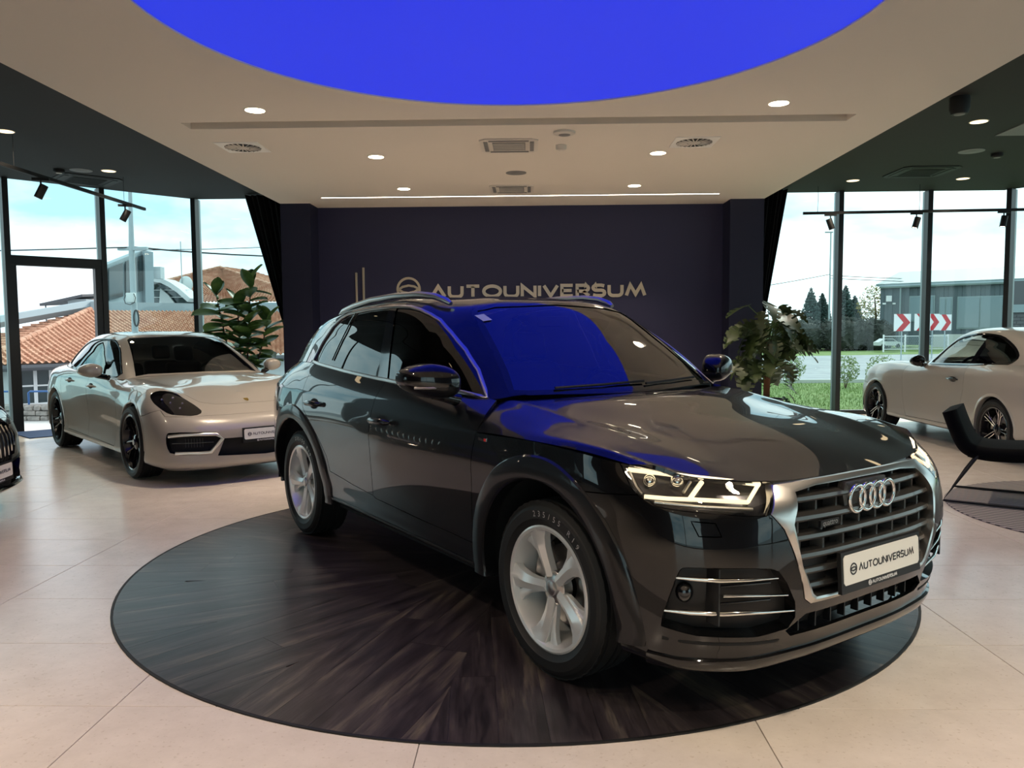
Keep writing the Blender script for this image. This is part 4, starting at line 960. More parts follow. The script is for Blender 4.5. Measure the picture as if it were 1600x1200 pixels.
for i in range(npt): prof.append(a2 + dd_ * (i * .10) + nn_ * (.025 if i % 4 < 2 else -.01)); prof.append(a2 + dd_ * (i * .10 + .085) + nn_ * (.025 if i % 4 < 2 else -.01))
lo_v = [bm.verts.new((p.x, p.y, .5)) for p in prof]; hi_v = [bm.verts.new((p.x, p.y, 3.62)) for p in prof]
for i in range(len(prof) - 1): bm.faces.new((lo_v[i], lo_v[i + 1], hi_v[i + 1], hi_v[i]))
HH('cladding', bm, 'hall_cladding')
HH('roof', quadbox([tuple(a2 + nn_ * .15 - dd_ * .2 + Vector((0, 0, 3.55))), tuple(b2 + nn_ * .15 + Vector((0, 0, 3.55))), tuple(b2 - nn_ * 3.2 + Vector((0, 0, 4.35))), tuple(a2 - nn_ * 3.2 + Vector((0, 0, 4.35)))], .12), 'hall_roof')
gb = bmesh.new(); tube(gb, [a2 + nn_ * .18 + Vector((0, 0, 3.52)), b2 + nn_ * .18 + Vector((0, 0, 3.52))], .09, 6); HH('gutter', recalc(gb), 'hall_roof', None)
HH('end_wall', quadbox([tuple(a2 + Vector((0, 0, .5))), tuple(a2 - nn_ * 6.4 + Vector((0, 0, .5))), tuple(a2 - nn_ * 6.4 + Vector((0, 0, 3.6))), tuple(a2 + Vector((0, 0, 3.6)))], .1), 'hall_cladding')
HH('plinth', quadbox([tuple(a2 + nn_ * .12 + dd_ * 2.6 + Vector((0, 0, .4))), tuple(b2 + nn_ * .12 + Vector((0, 0, .4))), tuple(b2 + nn_ * .12 + Vector((0, 0, 1.05))), tuple(a2 + nn_ * .12 + dd_ * 2.6 + Vector((0, 0, 1.05)))], .1), 'concrete')
dp = bmesh.new(); tube(dp, [a2 + dd_ * 1.0 + nn_ * .12 + Vector((0, 0, .5)), a2 + dd_ * 1.0 + nn_ * .12 + Vector((0, 0, 3.5))], .04, 6); HH('downpipe', recalc(dp), 'hall_roof')
p = a2 + dd_ * .42 + nn_ * .1; lb_ = bm_box((p.x - .12, p.y - .12, 2.75), (p.x + .12, p.y, 3.05)); hfl = HH('floodlight', lb_, 'sign_white')
for s in (-1, 1): HH('lamp', bm_box((p.x + s * .25 - .06, p.y - .14, 2.6), (p.x + s * .25 + .06, p.y - .02, 2.68)), 'sign_white', hfl)
for (t0, t1, z0, z1) in ((3.6, 5.6, 1.3, 2.9), (1.4, 2.6, 1.7, 3.0), (2.8, 3.4, 1.3, 2.9)):
    wf = HH('window', quadbox([tuple(a2 + dd_ * t + nn_ * .05 + Vector((0, 0, z))) for t, z in ((t0, z0), (t1, z0), (t1, z1), (t0, z1))], -.03), 'hall_roof')
    for k in range(2):
        u0, u1 = t0 + .06 + k * (t1 - t0 - .06) / 2, t0 + (k + 1) * (t1 - t0 - .06) / 2; HH('pane', quadbox([tuple(a2 + dd_ * t + nn_ * .085 + Vector((0, 0, z))) for t, z in ((u0, z0 + .06), (u1, z0 + .06), (u1, z1 - .06), (u0, z1 - .06))], -.01), 'hall_glass', wf)
bk = empty('brick_building', (18.35, 31, .4), math.radians(-36), 'dark brick building at the far right edge', 'building'); obj('wall', bm_box((0, 0, -.2), (6, 3, 2.75)), 'brick_dark', bk); obj('ledge', bm_box((-.02, -.1, 1.55), (6, 0, 1.85)), 'hall_roof', bk)
for i in range(10):
    for j in range(14):
        obj('brick', bm_box((.01 + j * .26 + (.13 if i % 2 else 0), -.02, .2 + i * .13), (.25 + j * .26 + (.13 if i % 2 else 0), 0, .31 + i * .13)), 'brick_dark', bk)
def chevron(x, y, w, z0, z1, label):
    r = empty('chevron_sign', (x, y, .35), math.radians(-4), label, 'road sign', 'chevron road signs'); h = z1 - z0
    T = lambda u, v, d: Vector((u, -d, z0 - .35 + v))
    bd = obj('board', bm_prism([(0, 0), (w, 0), (w, h), (0, h)], 0, .02, T), 'sign_white', r); obj('chevron', bm_prism([(w * .12, h), (w * .52, h), (w * .97, h * .5), (w * .52, 0), (w * .12, 0), (w * .56, h * .5)], .02, .026, T), 'sign_red', bd)
    obj('post', bm_tube([(w * .5, .03, -.2), (w * .5, .03, z1 - .35)], .025, 8), 'pole_grey', r)
for x, y, w, z0, z1, lb in ((13.66, 30, .60, 1.27, 1.91, 'first red and white chevron sign, left of the mullion'), (14.66, 30.5, .58, 1.28, 1.92, 'second chevron sign, half hidden by the mullion'), (15.36, 31, .48, 1.29, 1.92, 'third chevron sign, just right of the mullion'), (16.12, 31.5, .44, 1.28, 1.90, 'fourth chevron sign, farthest right')): chevron(x, y, w, z0, z1, lb)
lp = empty('street_lamp', (15.75, 42, .3), 0, 'tall thin street lamp pole seen through the right window', 'street lamp'); obj('pole', bm_tube([(0, 0, 0), (0, 0, 6.1)], [.06, .035], 8), 'pole_grey', lp, 50); obj('lamp_arm', bm_box((-.3, -.05, 6.05), (.1, .05, 6.12)), 'pole_grey', lp)
wire((15.72, 42, 4.2), (5, 36, 2.6), .1, 'sloping overhead wire left of the street lamp'); wire((15.72, 42, 4.15), (30, 43.5, 4.1), .2, 'upper overhead wire across the grey hall'); wire((15.72, 42, 4.0), (30, 40.5, 3.6), .15, 'lower overhead wire across the grey hall')
fc = empty('wire_fence', (15.2, 34.3, .35), math.radians(4), 'low pale wire mesh fence before the hall', 'fence')
for i in range(4): obj('post', bm_tube([(i * .95, 0, 0), (i * .95, 0, .75)], .035, 6), 'sign_white', fc)
for z in (.12, .68): obj('rail', bm_tube([(0, 0, z), (2.85, 0, z)], .015, 5), 'sign_white', fc)
mb = bmesh.new()
for i in range(38):
    x = i * .075; tube(mb, [(x, 0, .12), (min(2.85, x + .28), 0, .68)], .005, 4, cap=False); tube(mb, [(x, 0, .68), (min(2.85, x + .28), 0, .12)], .005, 4, cap=False)
o = obj('mesh', mb, 'pole_grey', fc); o['kind'] = 'stuff'
pc = empty('parked_car', (16.60, 37.0, .50), math.radians(2), 'small white parked car behind the wire fence', 'car', scale=.62)
bm = bmesh.new(); prism(bm, [(-.9, .12), (.9, .12), (.92, .34), (.5, .42), (.2, .62), (-.45, .64), (-.8, .42), (-.92, .38)], -.4, .4, lambda u, v, d: Vector((u, d, v))); obj('body', recalc(bm), 'house_white', pc)
bm = bmesh.new(); prism(bm, [(.42, .43), (.18, .58), (-.40, .60), (-.66, .44)], -.405, .405, lambda u, v, d: Vector((u, d, v))); obj('windows', recalc(bm), 'dark_glass', pc)
for x in (-.55, .58): obj('wheel', bm_lathe([(.0001, -.41), (.14, -.41), (.15, -.38), (.15, -.25), (.0001, -.25)], 16, 'y', False), 'rubber', pc).location = (x, 0, .12)
# ------------------------------------------------------------------ body surfaces of the grey SUV (car frame: x forward, y left, z up)
def suv_surfaces():
    R = [
     [(2.10,0,.195),(2.09,.32,.195),(2.03,.58,.195),(1.92,.74,.20),(1.80,.80,.22),(1.41,.84,.28),(.95,.84,.29),(.3,.84,.295),(-.25,.84,.295),(-.85,.84,.30),(-1.41,.84,.30),(-1.85,.80,.28),(-2.1,.70,.27),(-2.2,.40,.27),(-2.22,0,.27)],
     [(2.205,0,.222),(2.195,.34,.222),(2.145,.62,.225),(2.02,.80,.235),(1.88,.885,.26),(1.41,.912,.32),(.95,.885,.318),(.3,.88,.325),(-.25,.88,.33),(-.85,.885,.335),(-1.41,.912,.34),(-1.85,.88,.34),(-2.13,.76,.33),(-2.27,.42,.33),(-2.29,0,.33)],
     [(2.232,0,.30),(2.222,.35,.30),(2.165,.64,.305),(2.045,.82,.32),(1.905,.902,.34),(1.41,.93,.40),(.95,.898,.395),(.3,.89,.40),(-.25,.89,.405),(-.85,.895,.415),(-1.41,.93,.42),(-1.86,.90,.43),(-2.16,.79,.43),(-2.31,.44,.43),(-2.33,0,.43)],
     [(2.275,0,.42),(2.263,.36,.42),(2.20,.65,.43),(2.075,.835,.44),(1.925,.912,.45),(1.41,.94,.48),(.95,.905,.465),(.3,.897,.468),(-.25,.898,.475),(-.85,.91,.50),(-1.41,.94,.50),(-1.87,.912,.52),(-2.19,.80,.54),(-2.34,.45,.54),(-2.365,0,.54)],
     [(2.295,0,.56),(2.28,.36,.56),(2.213,.655,.565),(2.083,.84,.57),(1.932,.914,.58),(1.41,.938,.58),(.95,.915,.57),(.3,.91,.57),(-.25,.91,.58),(-.85,.918,.60),(-1.41,.938,.61),(-1.87,.914,.63),(-2.18,.80,.66),(-2.32,.46,.67),(-2.345,0,.67)],
     [(2.29,0,.69),(2.275,.36,.69),(2.205,.655,.70),(2.075,.84,.71),(1.93,.912,.72),(1.41,.94,.72),(.95,.926,.71),(.3,.926,.71),(-.25,.926,.72),(-.85,.931,.73),(-1.41,.942,.74),(-1.87,.914,.76),(-2.17,.80,.79),(-2.29,.47,.80),(-2.31,0,.80)],
     [(2.265,0,.80),(2.25,.34,.80),(2.185,.62,.81),(2.055,.815,.83),(1.912,.905,.85),(1.41,.942,.86),(.95,.938,.85),(.3,.938,.85),(-.25,.938,.86),(-.85,.941,.88),(-1.41,.945,.89),(-1.87,.912,.91),(-2.15,.80,.93),(-2.255,.47,.95),(-2.275,0,.95)],
     [(2.20,0,.865),(2.188,.30,.868),(2.13,.58,.88),(2.015,.77,.908),(1.88,.88,.937),(1.41,.925,.966),(.95,.927,.958),(.3,.927,.962),(-.25,.927,.973),(-.85,.927,.995),(-1.41,.918,1.01),(-1.87,.885,1.02),(-2.12,.785,1.03),(-2.22,.47,1.05),(-2.24,0,1.05)],
     [(2.15,0,.88),(2.13,.28,.885),(2.07,.52,.90),(1.95,.69,.93),(1.84,.80,.96),(1.41,.86,.995),(.93,.87,1.03),(.3,.90,1.045),(-.25,.902,1.055),(-.85,.893,1.085),(-1.41,.868,1.11),(-1.84,.81,1.12),(-2.08,.72,1.115),(-2.17,.45,1.12),(-2.19,0,1.12)],
     [(2.10,0,.89),(2.08,.26,.90),(2.0,.46,.92),(1.88,.6,.95),(1.8,.72,.97),(1.41,.80,1.01),(.88,.775,1.09),(.3,.842,1.118),(-.25,.847,1.138),(-.85,.837,1.165),(-1.41,.80,1.195),(-1.78,.74,1.19),(-2.03,.655,1.175),(-2.12,.40,1.165),(-2.14,0,1.165)],
    ]
    P, va, ua = patch(R, .020, .014, True, True, crease=(7,))
    lower = grid_bm(P, keep=lambda i, j: not (i >= va[7] and j < ua[6]), flip=True)
    H = [
     [(1.88,.88,.937),(1.66,.909,.958),(1.32,.926,.966),(.95,.927,.958)],
     [(1.95,.83,.938),(1.70,.885,.975),(1.34,.90,.988),(.93,.895,.995)],
     [(2.015,.77,.908),(1.75,.84,.972),(1.36,.85,1.004),(.91,.835,1.04)],
     [(2.13,.58,.88),(1.80,.655,.972),(1.40,.69,1.028),(.90,.72,1.088)],
     [(2.165,.45,.872),(1.82,.50,.96),(1.42,.55,1.025),(.94,.585,1.088)],
     [(2.188,.30,.868),(1.83,.34,.962),(1.43,.38,1.033),(.985,.42,1.092)],
     [(2.20,0,.865),(1.845,0,.968),(1.44,0,1.04),(1.01,0,1.095)],
    ]
    H = [list(r) for r in zip(*H)]           # rows run front to cowl, columns side to centre
    H.append([(p[0] - .12, p[1], p[2] - .01) for p in H[-1]])
    PH, vh, uh = patch(H, .022, .022, False, True, ccrease=(3,))
    hood = grid_bm(PH, flip=False)
    G = [
     [(1.0,0,1.095),(.965,.35,1.10),(.885,.66,1.105),(.84,.765,1.09),(.3,.842,1.118),(-.25,.847,1.138),(-.85,.837,1.165),(-1.41,.80,1.195),(-1.78,.74,1.19),(-2.03,.655,1.175),(-2.12,.40,1.165),(-2.14,0,1.165)],
     [(.66,0,1.352),(.63,.34,1.349),(.575,.615,1.335),(.52,.705,1.325),(.22,.765,1.345),(-.25,.775,1.36),(-.85,.765,1.38),(-1.38,.725,1.39),(-1.66,.675,1.385),(-1.87,.60,1.37),(-1.96,.37,1.365),(-1.98,0,1.365)],
     [(.28,0,1.578),(.26,.32,1.57),(.232,.545,1.538),(.15,.615,1.53),(.02,.655,1.553),(-.3,.672,1.575),(-.8,.667,1.565),(-1.2,.64,1.54),(-1.45,.60,1.52),(-1.64,.53,1.51),(-1.74,.34,1.52),(-1.77,0,1.525)],
     [(.17,0,1.586),(.155,.30,1.588),(.14,.49,1.568),(.06,.56,1.565),(-.05,.595,1.580),(-.33,.612,1.598),(-.78,.606,1.591),(-1.15,.58,1.568),(-1.36,.54,1.555),(-1.53,.47,1.543),(-1.62,.30,1.550),(-1.65,0,1.555)],
     [(-.05,0,1.616),(-.06,.2,1.614),(-.08,.32,1.606),(-.12,.36,1.604),(-.2,.38,1.608),(-.4,.39,1.618),(-.75,.385,1.615),(-1.0,.37,1.601),(-1.15,.34,1.593),(-1.27,.28,1.588),(-1.33,.17,1.588),(-1.35,0,1.588)],
     [(-.25,0,1.621),(-.27,0,1.621),(-.3,0,1.622),(-.34,0,1.623),(-.4,0,1.624),(-.52,0,1.625),(-.7,0,1.623),(-.82,0,1.619),(-.9,0,1.615),(-.96,0,1.612),(-1.0,0,1.610),(-1.02,0,1.608)],
    ]
    PG, vg, ug = patch(G, .024, .02, True, True, ccrease=())
    green = grid_bm(PG, flip=True)
    return lower, hood, green
# ------------------------------------------------------------------ wheels (axis along y, outer face towards +y)
def font_mesh(text, size, depth=.0, name='lettering'):
    cu = bpy.data.curves.new(name, 'FONT'); cu.body = text; cu.size = size; cu.extrude = depth; cu.align_x = 'CENTER'; cu.align_y = 'CENTER'; cu.resolution_u = 2
    o = bpy.data.objects.new(name, cu); COL.objects.link(o); dg = bpy.context.evaluated_depsgraph_get(); dg.update()
    me = bpy.data.meshes.new_from_object(o.evaluated_get(dg)); bpy.data.objects.remove(o); bpy.data.curves.remove(cu); return me
def tyre_meshes(R, rr, w):
    """side shell and tread band in one mesh with moulded grooves and shoulder blocks"""
    bm = bmesh.new(); n = 96; h = w / 2
    prof = [(rr - .012, -h * .80), (rr, -h * .88), (rr + (R - rr) * .35, -h * 1.0), (rr + (R - rr) * .7, -h * .99), (R - .022, -h * .93), (R - .006, -h * .82)]
    g = [(-.52, .0), (-.48, .0), (-.47, -.008), (-.40, -.008), (-.39, 0), (-.15, .0), (-.14, -.008), (-.07, -.008), (-.06, 0), (.06, .0), (.07, -.008), (.14, -.008), (.15, 0), (.39, 0), (.40, -.008), (.47, -.008), (.48, 0), (.52, 0)]
    prof += [(R + d, 2 * h * t * .82 / .82 * .8) for t, d in g]
    prof += [(R - .006, h * .82), (R - .022, h * .93), (rr + (R - rr) * .72, h * .985), (rr + (R - rr) * .66, h * .995), (rr + (R - rr) * .64, h * 1.01), (rr + (R - rr) * .30, h * 1.01), (rr + (R - rr) * .28, h * .985), (rr + .006, h * .90), (rr, h * .86), (rr - .012, h * .80)]
    rings = lathe(bm, prof, n, 'y', closed=True); bmesh.ops.recalc_face_normals(bm, faces=bm.faces)
    for f in bm.faces:
        c = f.calc_center_median()
        if math.hypot(c.x, c.z) > R - .015: f.material_index = 1
    # lateral cuts in the shoulder blocks
    for k in range(n):
        if k % 2 == 0:
            for ri, ring in enumerate(rings):
                r, y = prof[ri]
                if r > R - .007 and abs(y) > h * .76: 
                    v = ring[k]; a = math.atan2(v.co.z, v.co.x); q = r - .0035; v.co.x, v.co.z = q * math.cos(a), q * math.sin(a)
    me = bpy.data.meshes.new('tyre'); bm.to_mesh(me); bm.free(); return me
def blade(bm, inner, outer, y_of, thick, ridge=.006):
    """spoke between two polar edge lines; inner/outer: list of (r, deg)"""
    def P(r, a, y): a = math.radians(a); return (r * math.cos(a), y, r * math.sin(a))
    n = len(inner); T = []
    for i in range(n):
        (r0, a0), (r1, a1) = inner[i], outer[i]; rm, am = (r0 + r1) / 2, (a0 + a1) / 2; y0 = y_of((r0 + r1) / 2)
        T.append([bm.verts.new(P(r0, a0, y0 - thick)), bm.verts.new(P(r0, a0, y0)), bm.verts.new(P(rm, am, y0 + ridge)), bm.verts.new(P(r1, a1, y0)), bm.verts.new(P(r1, a1, y0 - thick))])
    for i in range(n - 1):
        a, b = T[i], T[i + 1]
        for k in range(4): bm.faces.new((a[k], a[k + 1], b[k + 1], b[k]))
    bm.faces.new(T[0]); bm.faces.new(T[-1][::-1])
def rim_meshes(rr, w, style):
    h = w / 2; out = {}
    bm = bmesh.new()
    lip = [(rr + .004, h * .80), (rr + .004, h * .90), (rr - .004, h * .93), (rr - .016, h * .90), (rr - .022, h * .74), (rr - .030, h * .45), (rr - .042, h * .1), (rr - .046, -h * .8), (rr - .040, -h * .8), (rr - .030, h * .2), (rr - .004, h * .70)]
    lathe(bm, lip, 64, 'y', closed=True); bmesh.ops.recalc_face_normals(bm, faces=bm.faces)
    me = bpy.data.meshes.new('rim'); bm.to_mesh(me); bm.free(); out['rim'] = me
    bm = bmesh.new(); s = rr / .245
    if style == 'five':
        yo = lambda r: h * (.62 + .22 * min(1, r / rr) ** 2)
        inn = [(.045 * s, -30), (.075 * s, -21), (.115 * s, -16), (.16 * s, -16), (.20 * s, -19), (.238 * s, -25)]
        ott = [(.045 * s, 28), (.075 * s, 15), (.115 * s, 9), (.16 * s, 6), (.20 * s, 4), (.238 * s, 2)]
        inn2 = [(.075 * s, 4), (.12 * s, 4), (.16 * s, 4), (.20 * s, 5), (.238 * s, 7)]
        ott2 = [(.075 * s, 18), (.12 * s, 14), (.16 * s, 12.5), (.20 * s, 15), (.24 * s, 20)]
        for k in range(5):
            a = 62 + 72 * k
            blade(bm, [(r, a - t) for r, t in inn], [(r, a - t) for r, t in ott], yo, .03, .012)
            blade(bm, [(r, a - t) for r, t in inn2], [(r, a - t) for r, t in ott2], lambda r: yo(r) - .014, .02, .004)
    elif style == 'ten':
        yo = lambda r: h * (.45 + .35 * min(1, r / rr) ** 1.5)
        for k in range(10):
            a = 36 * k; d = 7 if k % 2 else -7
            blade(bm, [(.05 * s, a - 7), (.12 * s, a - 3.2 + d * .3), (.236 * s, a - 2.0 + d)], [(.05 * s, a + 7), (.12 * s, a + 3.2 + d * .3), (.236 * s, a + 2.0 + d)], yo, .02, .004)
            blade(bm, [(.15 * s, a - 2 + d * .5), (.236 * s, a - 11 - d * .4)], [(.15 * s, a + 2 + d * .5), (.236 * s, a - 8 - d * .4)], yo, .015, .003)
    else:
        yo = lambda r: h * (.55 + .26 * min(1, r / rr) ** 2)
        for k in range(5):
            a = 90 + 72 * k + 20
            for d in (-1, 1):
                blade(bm, [(.05 * s, a + d * 13 - 7), (.10 * s, a + d * 9 - 3), (.15 * s, a + d * 7 - 1.5), (.238 * s, a + d * 19 - 1.3)], [(.05 * s, a + d * 13 + 7), (.10 * s, a + d * 9 + 3), (.15 * s, a + d * 7 + 1.5), (.238 * s, a + d * 19 + 1.3)], yo, .02, .004)
                blade(bm, [(.15 * s, a + d * 6 - 1.3), (.238 * s, a + d * 4.5 - 1.0)], [(.15 * s, a + d * 6 + 1.3), (.238 * s, a + d * 4.5 + 1.0)], yo, .015, .003)
    bmesh.ops.recalc_face_normals(bm, faces=bm.faces)
    me = bpy.data.meshes.new('spokes'); bm.to_mesh(me); bm.free(); out['spokes'] = me
    bm = bm_lathe([(.0001, h * .74), (.026, h * .74), (.03, h * .72), (.032, h * .66), (.058 * s, h * .62), (.066 * s, h * .56), (.066 * s, h * .2)], 28, 'y', cap=False)
    me = bpy.data.meshes.new('hub_cap'); bm.to_mesh(me); bm.free(); out['hub_cap'] = me
    bm = bm_lathe([(.07, h * .02), (.155 * s, h * .02), (.16 * s, 0), (.16 * s, -.02), (.07, -.02), (.07, h * .02)], 36, 'y', cap=False)
    me = bpy.data.meshes.new('brake_disc'); bm.to_mesh(me); bm.free(); out['brake_disc'] = me
    bm = bmesh.new(); rings = []
    for i in range(9):
        a = math.radians(-4 + 62 * i / 8); rings.append([bm.verts.new((r * math.cos(a), y, r * math.sin(a))) for r, y in ((.095 * s, h * .0), (.095 * s, h * .32), (.15 * s, h * .36), (.178 * s, h * .2), (.178 * s, -h * .1))])
    for i in range(8):
        for k in range(4): bm.faces.new((rings[i][k], rings[i][k + 1], rings[i + 1][k + 1], rings[i + 1][k]))
    bm.faces.new(rings[0]); bm.faces.new(rings[-1][::-1]); bmesh.ops.recalc_face_normals(bm, faces=bm.faces)
    me = bpy.data.meshes.new('brake_caliper'); bm.to_mesh(me); bm.free(); out['brake_caliper'] = me
    bm = bm_lathe([(.0001, -h * .35), (rr - .05, -h * .35)], 32, 'y', cap=False)
    me = bpy.data.meshes.new('backing'); bm.to_mesh(me); bm.free(); out['backing'] = me
    return out
def wheel_set(root, x_f, x_r, y_face, z, R, rr, w, style, mrim, medge, mhub='gloss_black', steer=0.0, lettering=None):
    tm = tyre_meshes(R, rr, w); rm = rim_meshes(rr, w, style)
    for m in ('rubber', 'tread_rubber'): tm.materials.append(MATS[m])
    rm['rim'].materials.append(MATS[medge]); rm['spokes'].materials.append(MATS[mrim]); rm['hub_cap'].materials.append(MATS[mhub]); rm['brake_disc'].materials.append(MATS['brake_metal']); rm['brake_caliper'].materials.append(MATS['brake_metal']); rm['backing'].materials.append(MATS['dark_cavity'])
    for m in [tm] + list(rm.values()):
        m.polygons.foreach_set('use_smooth', [True] * len(m.polygons)); m.set_sharp_from_angle(angle=math.radians(32))
    lm = None
    if lettering:
        bm = bmesh.new(); rl = rr + (R - rr) * .48
        for i, ch in enumerate(lettering):
            if ch == ' ': continue
            fm = font_mesh(ch, .034); a = math.radians(102 - i * 6.2); sb = bmesh.new(); sb.from_mesh(fm); bpy.data.meshes.remove(fm)
            for v in sb.verts:
                x, y = v.co.x, v.co.y + rl; c, s = math.cos(a - PI / 2), math.sin(a - PI / 2); v.co = Vector((-(x * c - y * s), w / 2 * 1.013, x * s + y * c))
            me2 = bpy.data.meshes.new('t'); sb.to_mesh(me2); sb.free(); bm.from_mesh(me2); bpy.data.meshes.remove(me2)
        lm = bpy.data.meshes.new('lettering'); bm.to_mesh(lm); bm.free(); lm.materials.append(MATS['satin_silver'])
    for x in (x_f, x_r):
        for sg in (1, -1):
            rz = (0 if sg > 0 else PI) + (steer if x == x_f else 0)
            t = inst('wheel', tm, root, (x, sg * (y_face - w / 2), z), (0, 0, rz))
            for k in ('rim', 'spokes', 'hub_cap', 'brake_disc', 'brake_caliper', 'backing'): inst(k, rm[k], t)
            if lm: inst('sidewall_lettering', lm, t)
def wheel_well(root, x, z, r, y0, y1):
    bm = bmesh.new(); n = 28
    prof = []
    A = [math.radians(-4 + 188 * i / n) for i in range(n + 1)]
    rings = [[bm.verts.new((x + r * math.cos(a), y, z + r * math.sin(a))) for a in A] for y in (y0, y1)]
    for i in range(n): bm.faces.new((rings[0][i], rings[0][i + 1], rings[1][i + 1], rings[1][i]))
    bm.faces.new(rings[0]); pair('wheel_well', bm, 'dark_cavity', root, 40)
def poly3(view, pts): return [(Vector(p).dot(view[0]), Vector(p).dot(view[1])) for p in pts]
def offset_bm(bm, d):
    bm.normal_update(); mv = [(v, v.normal.copy()) for v in bm.verts]
    for v, n in mv: v.co += n * d
    return bm
def plate(root, x, z0, width, height, tilt=0.0, name='license_plate', ink='plate_ink', small=True, yc=0.0):
    """dealer plate facing +x: board, holder, lettering"""
    e = bpy.data.objects.new
    T = lambda u, v, d: Vector((x + d - (v) * tilt, yc + u, z0 + v))
    h = obj(name, bm_prism([(-width/2 - .012, -.030), (width/2 + .012, -.030), (width/2 + .012, height + .012), (-width/2 - .012, height + .012)], -.012, .004, T), 'black_plastic', root)
    r = .010; rc = [(-width/2 + r, 0), (width/2 - r, 0), (width/2, r), (width/2, height - r), (width/2 - r, height), (-width/2 + r, height), (-width/2, height - r), (-width/2, r)]
    obj('plate_board', bm_prism(rc, .004, .0065, T), 'plate_white', h)
    bm = bmesh.new(); st, tw = text_strokes('AUTOUNIVERSUM', 1.0); lh = width * .84 / (tw + .82 * 2 + .7); tot = width * .84
    Tr = lambda u, v, d: Vector((x + d - v * tilt, yc - tot / 2 + u, z0 + v))
    text_mesh(bm, 'AUTOUNIVERSUM', lh, lh * .20, .0065, .0078, Tr, 0, height * .5 - lh * .5, True)
    obj('plate_text', recalc(bm), ink, h)
    if small:
        bm = bmesh.new(); lh = .0105; st, tw = text_strokes('AUTOUNIVERSUM', lh); tot2 = tw + lh * .82 * 2 + lh * .7
        Ts = lambda u, v, d: Vector((x + d - v * tilt, yc - tot2 / 2 + u, z0 + v))
        text_mesh(bm, 'AUTOUNIVERSUM', lh, lh * .2, .004, .005, Ts, 0, -.021, True)
        obj('holder_text', recalc(bm), 'plate_ink_white', h)
    return h
def seat(root, x, y, z, s=1.0, m='leather_black', name='seat'):
    bm = bevbox((x - .24 * s, y - .24 * s, z), (x + .26 * s, y + .24 * s, z + .20), .05, 3)
    for v in bm.verts: pass
    b = bevbox((x - .34 * s, y - .23 * s, z + .14), (x - .18 * s, y + .23 * s, z + .70), .05, 3)
    for v in b.verts: v.co.x -= (v.co.z - z) * .28
    c = bevbox((x - .42 * s, y - .12 * s, z + .72), (x - .33 * s, y + .12 * s, z + .90), .035, 3)
    for v in c.verts: v.co.x -= (v.co.z - z - .5) * .2
    o = obj(name, bm, m, root, 40); obj('backrest', b, m, o, 40); obj('headrest', c, m, o, 40); return o
def steering(root, x, y, z, tilt=25, r=.18):
    bm = bmesh.new(); t = math.radians(tilt); pts = []
    for k in range(24):
        a = 2 * PI * k / 24; u, v = r * math.cos(a), r * math.sin(a); pts.append((x - v * math.sin(t) * -1 * -1, y + u, z + v * math.cos(t)))
    tube(bm, pts, .015, 8, True)
    for a in (0, 180, 270):
        a = math.radians(a); tube(bm, [(x, y, z), (x - r * math.sin(a) * math.sin(t), y + r * math.cos(a), z + r * math.sin(a) * math.cos(t))], .02, 6)
    tube(bm, [(x - .02, y, z), (x + .2, y, z - .08)], .05, 10)
    return obj('steering_wheel', recalc(bm), 'leather_black', root, 40)
